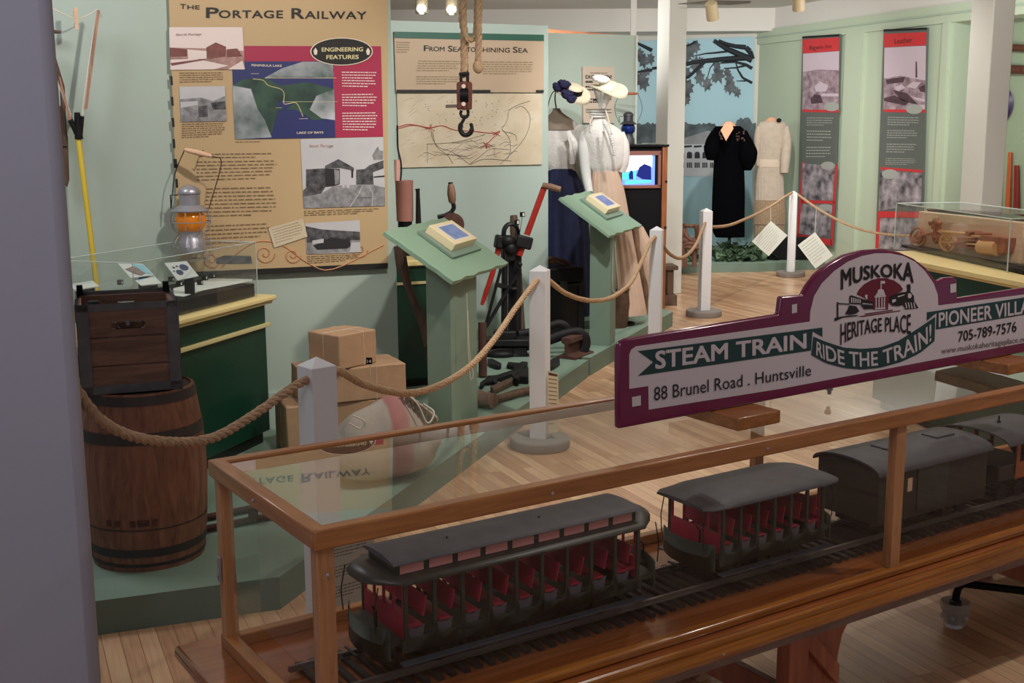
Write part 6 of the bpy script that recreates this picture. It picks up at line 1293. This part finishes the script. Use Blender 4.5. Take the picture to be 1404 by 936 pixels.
armv([(*kg(692, 130), 0), (*kg(698, 200), -.02), (*kg(690, 290), -.05), (*kg(684, 380), -.08)], D4, [.035, .06, .065, .05]).build('sleeve', 'beigedress', m4); armv([(*kg(546, 130), 0), (*kg(540, 200), -.02), (*kg(541, 340), -.02)], D4, [.03, .045, .03]).build('sleeve', 'beigedress', m4)
m = MB(); m.ell(DD(*kg(655, 97), D4-.1), (.03, .02, .025)); m.build('brooch', 'black', m4)
for mm_, Dd, x0 in ((m1, D1, 776), (m2, D2, 849), (m3, D3, 998), (m4, D4, 1056)):
    c = DD(x0, 400, Dd); zz_ = .125 if Dd < 12 else .10
    m = MB(); m.tube([(c.x, Dd, zz_), (c.x, Dd, .8)], .02, 8); m.lathe([(.13, 0), (.13, .015), (.0005, .03)], (c.x, Dd, zz_), 20); m.build('stand', 'iron', mm_)
# ================================================================ TV CABINET
kt = cr(740, 60, 4.255); kw = cr(740, 230, 3.468)
TVD = 10.0; TPn = Plane(DD(884, 300, TVD).to_tuple()[:2], 6); base = TPn(884, 400); tv = thing('television_cabinet', 'tall dark cabinet with wooden edges holding a lit television', 'television cabinet', (base.x, base.y, .125), 6)
Xt = XF(tv)
def lx(px): return (Xt.inverted() @ TPn(px, 250)).x
xl, xr = lx(843), lx(914.5); zt_ = TPn(880, 198).z-.125
m = MB(Xt); m.bx(xl, xr, .02, .42, 0, zt_-.02); m.build('body', 'black', tv, bevel=.004)
m = MB(Xt); m.bx(xl-.01, xr+.01, -.02, .44, zt_-.02, zt_); m.build('top', 'blackgloss', tv, bevel=.004)
m = MB(Xt); m.bx(lx(907.5), xr, -.01, .03, 0, zt_-.02); m.build('wood_edge', 'tvwood', tv, bevel=.003)
Z = lambda y: TPn(880, y).z-.125
m = MB(Xt); a, b = lx(850), lx(906)
m.bx(a, b, -.005, .03, Z(213), Z(207)); m.bx(a, b, -.005, .03, Z(258), Z(253.5)); m.bx(lx(902), b, -.005, .03, Z(257), Z(208)); m.bx(lx(849), lx(853), -.005, .03, Z(257), Z(208)); m.build('screen_surround', 'pinktrim', tv, bevel=.003)
m = MB(Xt); m.face([(lx(853), .012, Z(254)), (lx(898), .012, Z(254)), (lx(898), .012, Z(211)), (lx(853), .012, Z(211))], 0)
sc = lambda x, y, o=.011: (lx(kt(x, y)[0]), o, Z(kt(x, y)[1]))
m.face([sc(480, 640, .011), sc(655, 645, .011), sc(655, 720, .011), sc(600, 730, .011), sc(480, 750, .011)], 2)
m.face([sc(480, 750, .0105), sc(560, 740, .0105), sc(560, 790, .0105), sc(480, 792, .0105)], 1); m.face([sc(500, 800, .0105), sc(650, 795, .0105), sc(650, 808, .0105), sc(500, 818, .0105)], 1)
m.face([sc(565, 770, .010), sc(580, 720, .010), sc(610, 700, .010), sc(650, 715, .010), sc(652, 795, .010), sc(600, 790, .010)], 3); m.face([sc(520, 760, .010), sc(532, 735, .010), sc(545, 745, .010), sc(548, 790, .010), sc(522, 790, .010)], 3)
m.build('screen', ['tvblue', 'tvcyan', 'tvwhite', 'tvdark'], tv, smooth=False)
m = MB(Xt); m.ell((xr-.01, -.015, Z(249)), (.012, .012, .012), 8, 6); m.ell((xr-.01, -.015, Z(312)), (.012, .012, .012), 8, 6); m.build('hinge', 'iron', tv)
lq = TPn(865, 196, -.12); lantern('railway_lantern', 'railway lantern with a dark blue globe standing on the television cabinet', (lq.x, lq.y, .125+zt_), .9, 'blueglass', 'ironlight', False, None, bail=((-.13, 0, .33), (.13, 0, .33), (-.09, 0, .47), (.09, 0, .47)))
# chest, basket, bundle, pedestal
CPn = Plane(DD(775, 380, 8.75).to_tuple()[:2], GA)
a = CPn(744, 400); b = CPn(800, 400); w_ = (b-a).length; ch = thing('trunk', 'black travelling trunk on the platform below the navy skirt', 'trunk', (a.x, a.y, .125), GA); Xh = XF(ch); ht = CPn(775, 367).z-.125
m = MB(Xh); m.bx(0, w_, 0, .42, 0, ht-.12); m.build('body', 'blackgloss', ch, bevel=.008); m = MB(Xh); m.bx(-.005, w_+.005, -.005, .43, ht-.115, ht); m.build('lid', 'black', ch, bevel=.012)
m = MB(Xh)
for x in (0, w_-.04): m.bx(x-.006, x+.046, -.008, .43, 0, .03); m.bx(x-.006, x+.046, -.009, -.004, 0, ht-.12)
m.bx(0, w_, -.01, 0, ht-.14, ht-.125); m.bx(w_/2-.03, w_/2+.03, -.014, 0, ht-.2, ht-.1); m.build('metal_fittings', 'iron', ch, bevel=.002)
hp_ = CPn(770, 362, -.2); m = MB(); m.tube(smoothpath([CPn(745, 364, -.15), CPn(760, 358, -.15), CPn(778, 359, -.15), CPn(790, 364, -.12)], 4), .02, 8); m.tube(smoothpath([CPn(750, 366, -.1), CPn(768, 361, -.1), CPn(785, 366, -.1)], 4), .012, 8); o = m.build('leather_straps', 'rust', org=hp_); tag(o, 'brown leather straps lying on the black trunk', 'straps')
bp = G(846, 451, .125); bk = thing('wicker_basket', 'brown wicker basket behind the farther lectern post', 'basket', bp.to_tuple()); D = bp.y; w_ = 18*D/1603
m = MB(XF(bk)); m.lathe([(w_*.85, 0), (w_, .08), (w_*1.06, .18), (w_*1.0, .26), (w_*.9, .3), (w_*.85, .29), (w_*.9, .2)], (0, .1, 0), 32); m.build('woven_body', 'basket', bk)
m = MB(XF(bk)); m.tube([(w_*.92*cos(a*pi/12), .1+w_*.92*sin(a*pi/12), .3) for a in range(25)], .014, 6, cap=False); m.build('rim', 'basket', bk)
FP = Plane(DD(880, 380, 9.7).to_tuple()[:2], 10); fu = thing('umbrella_bundle', 'bundle of folded brown umbrellas leaning beside the pink skirt', 'umbrella', FP(885, 430).to_tuple())
f = lambda x, y, o=0: FP(*kw(x, y), o)
for pts, rs, mt in (([(455, 290), (470, 400), (500, 560), (508, 640)], [.02, .05, .04, .015], 'fur'), ([(480, 280), (500, 380), (515, 500), (520, 600)], [.02, .075, .06, .02], 'pinkskirt'), ([(448, 300), (455, 420), (480, 560), (500, 640)], [.015, .04, .035, .012], 'rust')):
    m = MB(); P_ = [f(*p) for p in pts]; P_.append(V3((P_[-1].x, P_[-1].y, .125))); m.tube(P_, rs+[.01], 12); m.build('folded_umbrella', mt, fu)
ka = cr(860, 270, 5.2); QP = Plane(DD(918, 390, 11.05).to_tuple()[:2], 5); f = lambda x, y, o=0: QP(*ka(x, y), o); A = f(262, 740); B = f(355, 740); w_ = (B-A).length
pd = thing('wooden_pedestal', 'short brown wooden pedestal beside the white column foot', 'pedestal', (A.x, A.y, 0), 5); Xp = XF(pd); h_ = f(300, 490).z
m = MB(Xp); m.bx(.03, w_*.72, .0, .2, .1, h_-.04); m.build('shaft', 'woodold', pd, bevel=.004); m = MB(Xp); m.bx(0, w_, -.03, .23, h_-.04, h_); m.build('top', 'woodold', pd, bevel=.004); m = MB(Xp); m.bx(0, w_*.95, -.03, .23, 0, .1); m.build('base', 'woodold', pd, bevel=.004)
# twig chair
TPn2 = Plane(DD(940, 330, 13.3).to_tuple()[:2], 5); f = lambda x, y, o=0: TPn2(*kg(x, y), o); tw = thing('twig_chair', 'rustic brown twig chair between the column and the black dress', 'chair', f(170, 880).to_tuple()); tw.matrix_basis = Matrix.Translation((tw.location.x, tw.location.y, 0))
mt = wood('twig', '7c5644', '4c3228', 2, .8)
for nm, L in (('back_frame', [[(95, 575), (110, 600), (130, 680), (145, 800), (150, 880)], [(205, 655), (215, 700), (205, 780), (200, 880)], [(95, 580), (120, 640), (160, 720), (200, 740)]]), ('arm_rail', [[(140, 655), (180, 662), (235, 660)], [(150, 650), (150, 740)], [(220, 655), (215, 740)]]), ('seat', [[(120, 740), (180, 735), (240, 745)], [(120, 755), (180, 752), (240, 760)], [(125, 770), (235, 775)]]), ('leg', [[(130, 750), (125, 880)]]), ('leg', [[(235, 750), (240, 880)]])):
    m = MB()
    for P in L: m.tube(smoothpath([f(*p, .1*random.random()) for p in P], 4), .03 if nm != 'arm_rail' else .022, 7)
    m.build(nm, mt, tw)
# ivy
random.seed(11)
def ivy(label, cen, spread, n):
    DI = 14.0; ci = DD(*cen, DI); o = thing('ivy_plant', label, 'plant', (ci.x, DI, .10)); m = MB()
    for i in range(n):
        x = random.gauss(0, spread[0]); y = abs(random.gauss(0, spread[1])); P = DD(cen[0]+x, cen[1]-y-1, DI+random.uniform(-.15, .2)); P.z = max(P.z, .12)
        R_ = Matrix.Rotation(random.uniform(0, 6.3), 4, 'Z') @ Matrix.Rotation(random.uniform(-1.2, -.2), 4, 'X') @ Matrix.Rotation(random.uniform(-.6, .6), 4, 'Y'); s_ = random.uniform(.04, .075)
        m.add([(0, -s_, 0), (s_*.8, -s_*.5, .01), (s_*.6, s_*.3, .008), (0, s_*1.1, 0), (-s_*.6, s_*.3, .008), (-s_*.8, -s_*.5, .01)], [(0, 1, 2, 3), (0, 3, 4, 5)], 0, Matrix.Translation(P) @ R_)
    m.build('leaves', 'ivy', o); o.children[0]['kind'] = 'stuff'
    m = MB(); c = V3((ci.x, DI, .10))
    for i in range(6): a = random.uniform(-1, 1); m.tube([c, c+V3((a*.25, random.uniform(-.1, .1), .12)), c+V3((a*.5, .0, .22))], .008, 5)
    m.build('stem', 'soil', o)
ivy('low green ivy at the foot of the black dress', (1010, 356), (17, 9), 260); ivy('low green ivy left of the fourth rope post', (948, 366), (9, 9), 120)
m = MB(); c = DD(1078, 356, 14.0); c.z = .1; m.box((c.x+.05, c.y+.15, .23), (.5, .25, .26)); o = m.build('dark_box', 'black', org=c, bevel=.01); tag(o, 'low dark box on the far platform behind the last post', 'box')
# ================================================================ RIGHT CABINET WITH ENGINE MODEL
kx = cr(1220, 270, 7.2); p0 = G(1404, 386, .93); p1 = G(1270, 360, .93); dr = (p0-p1); ang = math.degrees(atan2(dr.y, dr.x))
rc = thing('display_cabinet', 'dark green display cabinet with yellow top at the right edge', 'cabinet', (p1.x, p1.y, 0), ang); Xr = XF(rc); LNc = dr.length
m = MB(Xr); m.bx(-.55, LNc+.5, .03, .75, .05, .885); m.build('body', 'cabgreen', rc, bevel=.004); m = MB(Xr); m.bx(-.6, LNc+.55, -.01, .80, .90, .93); m.bx(-.58, LNc+.52, .01, .78, .885, .90); m.build('top_trim', 'yellowtrim', rc, bevel=.005)
m = MB(Xr); m.bx(-.56, LNc+.52, .015, .03, .745, .765); m.build('lower_trim', 'creamtrim', rc, bevel=.003); m = MB(Xr); m.bx(-.5, LNc+.45, .06, .7, 0, .05); m.build('plinth', 'blackgloss', rc)
gl0 = G(1226, 339, .932); gl1 = G(1381, 373.5, .932); dg = gl1-gl0; ag = math.degrees(atan2(dg.y, dg.x)); gv = thing('glass_vitrine', 'clear cover over the wooden engine model on the right cabinet', 'vitrine', (gl0.x, gl0.y, .932), ag); Xg = XF(gv); Lg = dg.length; Hg = .27; Wg = .42
vx = [V3((0, 0, 0)), V3((Lg, 0, 0)), V3((Lg, Wg, 0)), V3((0, Wg, 0))]; UZ = V3((0, 0, Hg))
for i in range(4): a, b = vx[i], vx[(i+1) % 4]; m = MB(Xg); m.face([a, b, b+UZ, a+UZ]); m.build('pane', 'glasscase', gv, smooth=False)
m = MB(Xg); m.face([v+UZ for v in vx]); m.build('top_pane', 'glasscase', gv, smooth=False)
m = MB(Xg)
for i in range(4): a, b = vx[i]+UZ, vx[(i+1) % 4]+UZ; m.tube([a, b], .003, 4); m.tube([vx[i], vx[i]+UZ], .004, 4)
m.build('edge', 'glassedge', gv)
o = MB(Xg).bx(.03, Lg+.1, .03, Wg-.02, .003, .02).build('tray', 'black', org=XF(gv).translation, bevel=.003); tag(o, 'thin black tray under the wooden engine model', 'tray')
B0 = Xg @ V3((.12, .12, 0)); bd = Plane(B0.to_tuple()[:2], ag); em = thing('engine_model', 'flat wooden steam engine model mounted on a pale board in the right vitrine', 'engine model', (B0.x, B0.y, .955), ag)
m = MB(); m.slab(bd, [kx(285, 140), kx(1325, 253), kx(1300, 662), kx(265, 550)], -.03, 0); m.build('pale_board', 'pine', em, bevel=.004)
m = MB(); m.slab(bd, [kx(265, 118), kx(1400, 190), kx(1400, 235), kx(1320, 250), kx(285, 142)], -.16, -.06); m.build('dark_backing', 'rust', em)
def ring(cx, cy, rx, ry, r, mt, nm, spokes=0):
    m = MB(); P = [bd(*kx(cx+rx*cos(2*pi*i/28), cy+ry*sin(2*pi*i/28)), .04) for i in range(29)]; m.tube(P, r, 8, cap=False)
    for s_ in range(spokes): a = 2*pi*s_/spokes; m.tube([bd(*kx(cx, cy), .04), bd(*kx(cx+rx*cos(a), cy+ry*sin(a)), .04)], r*.7, 6)
    m.build(nm, mt, em)
ring(340, 398, 72, 92, .008, 'modelwood', 'large_wheel'); ring(345, 400, 32, 42, .014, 'modelwood', 'wheel_hub', 4); ring(640, 445, 76, 84, .010, 'modellight', 'flywheel', 6); ring(525, 400, 22, 38, .014, 'modelwood', 'small_wheel')
m = MB()
for a, b, r in (((345, 395), (520, 350), .007), ((350, 375), (520, 360), .007), ((525, 215), (530, 400), .014), ((550, 215), (560, 340), .010), ((485, 255), (545, 240), .012), ((500, 300), (580, 300), .010)): m.tube([bd(*kx(*a), .05), bd(*kx(*b), .05)], r, 8)
for c in ((485, 255), (545, 220), (570, 260)): m.ell(bd(*kx(*c), .05), (.016, .016, .016), 10, 8)
m.build('valve_gear', 'modelwood', em)
m = MB(); m.tube([bd(*kx(555, 335), .05), bd(*kx(860, 365), .05)], .008, 8); m.tube([bd(*kx(890, 380), .05), bd(*kx(1010, 395), .05)], .006, 8); m.tube([bd(*kx(850, 460), .05), bd(*kx(1000, 472), .05)], .006, 8); m.build('piston_rod', 'modellight', em)
m = MB(); m.tube([bd(*kx(990, 492), .045), bd(*kx(1160, 505), .045)], .042, 20); m.build('cylinder', 'modellight', em)
m = MB(); m.slab(bd, [kx(*p) for p in ((1010, 375), (1190, 395), (1190, 455), (1010, 440))], 0, .07); m.slab(bd, [kx(*p) for p in ((1160, 450), (1195, 395), (1252, 405), (1245, 470), (1220, 560), (1165, 545))], 0, .06); m.slab(bd, [kx(*p) for p in ((845, 330), (912, 340), (912, 350), (885, 352), (885, 385), (848, 385))], 0, .06)
m.slab(bd, [kx(*p) for p in ((755, 400), (965, 420), (965, 440), (755, 430))], 0, .05); m.slab(bd, [kx(*p) for p in ((775, 445), (845, 450), (845, 490), (775, 485))], 0, .05); m.slab(bd, [kx(*p) for p in ((760, 480), (980, 500), (980, 515), (760, 500))], 0, .05); m.slab(bd, [kx(*p) for p in ((920, 345), (1010, 355), (1010, 385), (920, 372))], 0, .05); m.build('cylinder_block', 'modelwood', em, bevel=.002)
m = MB(); m.slab(bd, [kx(*p) for p in ((640, 520), (720, 440), (770, 445), (770, 460), (700, 480), (665, 535))], .03, .05); m.build('crank', 'modelwood', em)
# ================================================================ CASTER STAND bottom right
q = G(1308, 858, 0); cs = thing('equipment_stand', 'black tube stand leg with a clear plastic caster cup at lower right', 'stand', q.to_tuple())
X = XF(cs); m = MB(X); m.lathe([(.028, 0), (.036, .012), (.038, .05), (.046, .06), (.050, .085), (.046, .09), (.040, .07), (.032, .05), (.026, .012)], seg=20)
for i in range(6): a = i*pi/3; m.ell((.042*cos(a), .042*sin(a), .04), (.008, .008, .01), 8, 6)
sheer('cupplastic', 'c8c0b4', .55); m.build('caster_cup', 'cupplastic', cs); m = MB(X); m.lathe([(.020, .01), (.022, .02), (.018, .06), (.02, .09)], seg=14); m.build('caster', 'ironlight', cs)
m = MB(X); m.tube(smoothpath([(0, 0, .07), (.01, .02, .11), (.03, .03, .135), (.09, .02, .135), (.5, -.08, .115), (.9, -.18, .10)], 5), .013, 10); m.build('tube', 'black', cs)
# ================================================================ LAMPS NEAR THE CEILING
def spot_can(label, px, D, lit=False, tilt=(0, 0)):
    p = DD(px[0], px[1], D); o = thing('spotlight', label, 'spotlight', (p.x, p.y, p.z)); r = 8*D/1603
    X = Matrix.Translation(p) @ Matrix.Rotation(radians(tilt[0]), 4, 'X') @ Matrix.Rotation(radians(tilt[1]), 4, 'Y')
    m = MB(X); m.lathe([(r, -r*1.6), (r*1.05, -r*1.5), (r*1.0, r*1.2), (r*.6, r*1.5), (.001, r*1.55)], seg=20); m.build('can', 'lampshade', o)
    m = MB(); m.tube([p+V3((0, 0, r)), V3((p.x, p.y, 3.15))], .012, 6); m.build('stem', 'offwhite', o)
    if lit: m = MB(); m.ell(p+V3((0, -r*.5, -r*.9)), (r*.8, r*.8, r*.8)); m.build('bulb', 'bulb', o)
    return p
spot_can('glowing ceiling spotlight, left one above the map panel', (578, 5), 9.2, True); spot_can('glowing ceiling spotlight, right one above the map panel', (619, 6), 9.2, True)
spot_can('beige ceiling spotlight right of the white column', (976, 14), 11.0, False, (25, -12)); spot_can('beige ceiling spotlight above the banner titled Bigwin Inn', (1095, 1), 10.5, False, (20, -8))
fb = DD(1000, 3, 11.4); m = MB(); m.prism([DD(930, 6, 11.6), DD(975, 1.5, 11.4), DD(1030, 2.5, 11.2), DD(1028, 4.5, 11.2), DD(1000, 7, 11.3), DD(975, 6, 11.4)], (0, .02, .01)); o = m.build('fan_blade', mat('fanblade', '6e6a62', .6), org=fb); tag(o, 'dark ceiling fan blade at the top beside the beige spotlight', 'fan blade')
# ================================================================ CAMERA, WORLD, LIGHTS
cd = bpy.data.cameras.new('camera'); cam = bpy.data.objects.new('camera', cd); COL.objects.link(cam)
cd.sensor_width = 36; cd.lens = 36*FPX/1404; cd.clip_start = .05; cd.clip_end = 100
R = Matrix((CR, CU, -CF)).transposed().to_4x4(); cam.matrix_world = Matrix.Translation(EYE) @ R
bpy.context.scene.camera = cam
w = bpy.data.worlds.new('w'); bpy.context.scene.world = w; w.use_nodes = True
w.node_tree.nodes['Background'].inputs['Color'].default_value = (.72, .74, .86, 1); w.node_tree.nodes['Background'].inputs['Strength'].default_value = .30
def area(name, loc, to, size, power, col=(1, .93, .84), sy=None):
    l = bpy.data.lights.new(name, 'AREA'); l.energy = power; l.size = size; l.color = col
    if sy: l.shape = 'RECTANGLE'; l.size_y = sy
    o = bpy.data.objects.new(name, l); COL.objects.link(o); o.location = loc
    d = (V3(to)-V3(loc)); o.rotation_euler = d.to_track_quat('-Z', 'Y').to_euler(); return o
def spot(name, loc, to, power, angle=60, blend=.8, r=.06, col=(1, .93, .84)):
    l = bpy.data.lights.new(name, 'SPOT'); l.energy = power*1.12; l.spot_size = radians(angle); l.spot_blend = blend; l.shadow_soft_size = r; l.color = col
    o = bpy.data.objects.new(name, l); COL.objects.link(o); o.location = loc
    d = (V3(to)-V3(loc)); o.rotation_euler = d.to_track_quat('-Z', 'Y').to_euler(); return o
spot('spot_panel', (-.2, 4.2, 3.0), (-1.6, 5.9, 1.6), 110, 80)
spot('spot_map', (.6, 6.2, 3.0), (-.2, 8.4, 1.5), 190, 85, col=(1, .98, .96))
spot('spot_dress', (1.2, 7.4, 3.0), (.75, 9.4, 1.3), 100, 60, col=(1, .98, .96))
spot('spot_lectern', (.9, 4.8, 3.0), (0, 6.3, .5), 110, 80)
spot('spot_far', (2.3, 11.3, 3.0), (2.7, 14.6, 1.3), 170, 90, col=(1, .98, .95))
spot('spot_banner', (3.2, 9.5, 3.0), (4.3, 13, 1.5), 190, 90, col=(.97, 1, .95))
for x, y, e in ((2.4, 6.4, 60), (2.6, 9.0, 90), (2.9, 11.6, 70), (1.0, 4.6, 50), (2.3, 3.0, 75)): spot('spot_floor', (x, y, 3.05), (x, y, 0), e, 130, r=.05, col=(1, .93, .85))  # last entry added to lift the dark right foreground floor
spot('column_fill', (1.0, 7.6, 3.05), (1.4, 11.4, 1.6), 130, 60, r=.1)  # fills added to brighten the two white columns
spot('column_fill', (2.2, 5.6, 3.05), (3.4, 8.5, 1.6), 210, 75, r=.1)
area('left_fill', (-2.4, 4.4, 3.05), (-1.2, 4.6, 0), .8, 24, (.95, .95, 1))  # added area fill that brightens the barrel side
spot('ceiling_fill', (.35, 11.6, 2.1), (.8, 12.6, 3.15), 90, 150, r=.2, col=(1, .97, .92))  # unseen fills added behind partitions and right column to brighten the ceiling
spot('ceiling_fill', (-.6, 9.9, 2.0), (-.4, 10.8, 3.15), 60, 150, r=.2, col=(1, .97, .92))
spot('ceiling_fill', (4.05, 9.6, 1.6), (3.2, 12.0, 3.1), 110, 140, r=.2, col=(1, .98, .95))
spot('model_fill', (1.7, 4.6, 3.05), (2.8, 6.6, 1.1), 60, 50)  # extra fill added to brighten the pale engine board
area('front_fill', (-.7, .9, 2.9), (-.4, 3.5, .5), 1.2, 17, (.96, .93, 1))
sc = bpy.context.scene
sc.view_settings.view_transform = 'Standard'; sc.view_settings.look = 'None'; sc.view_settings.exposure = 0; sc.view_settings.gamma = 1
sc.cycles.use_denoising = True; sc.cycles.max_bounces = 8; sc.cycles.transparent_max_bounces = 24; sc.cycles.sample_clamp_indirect = 6
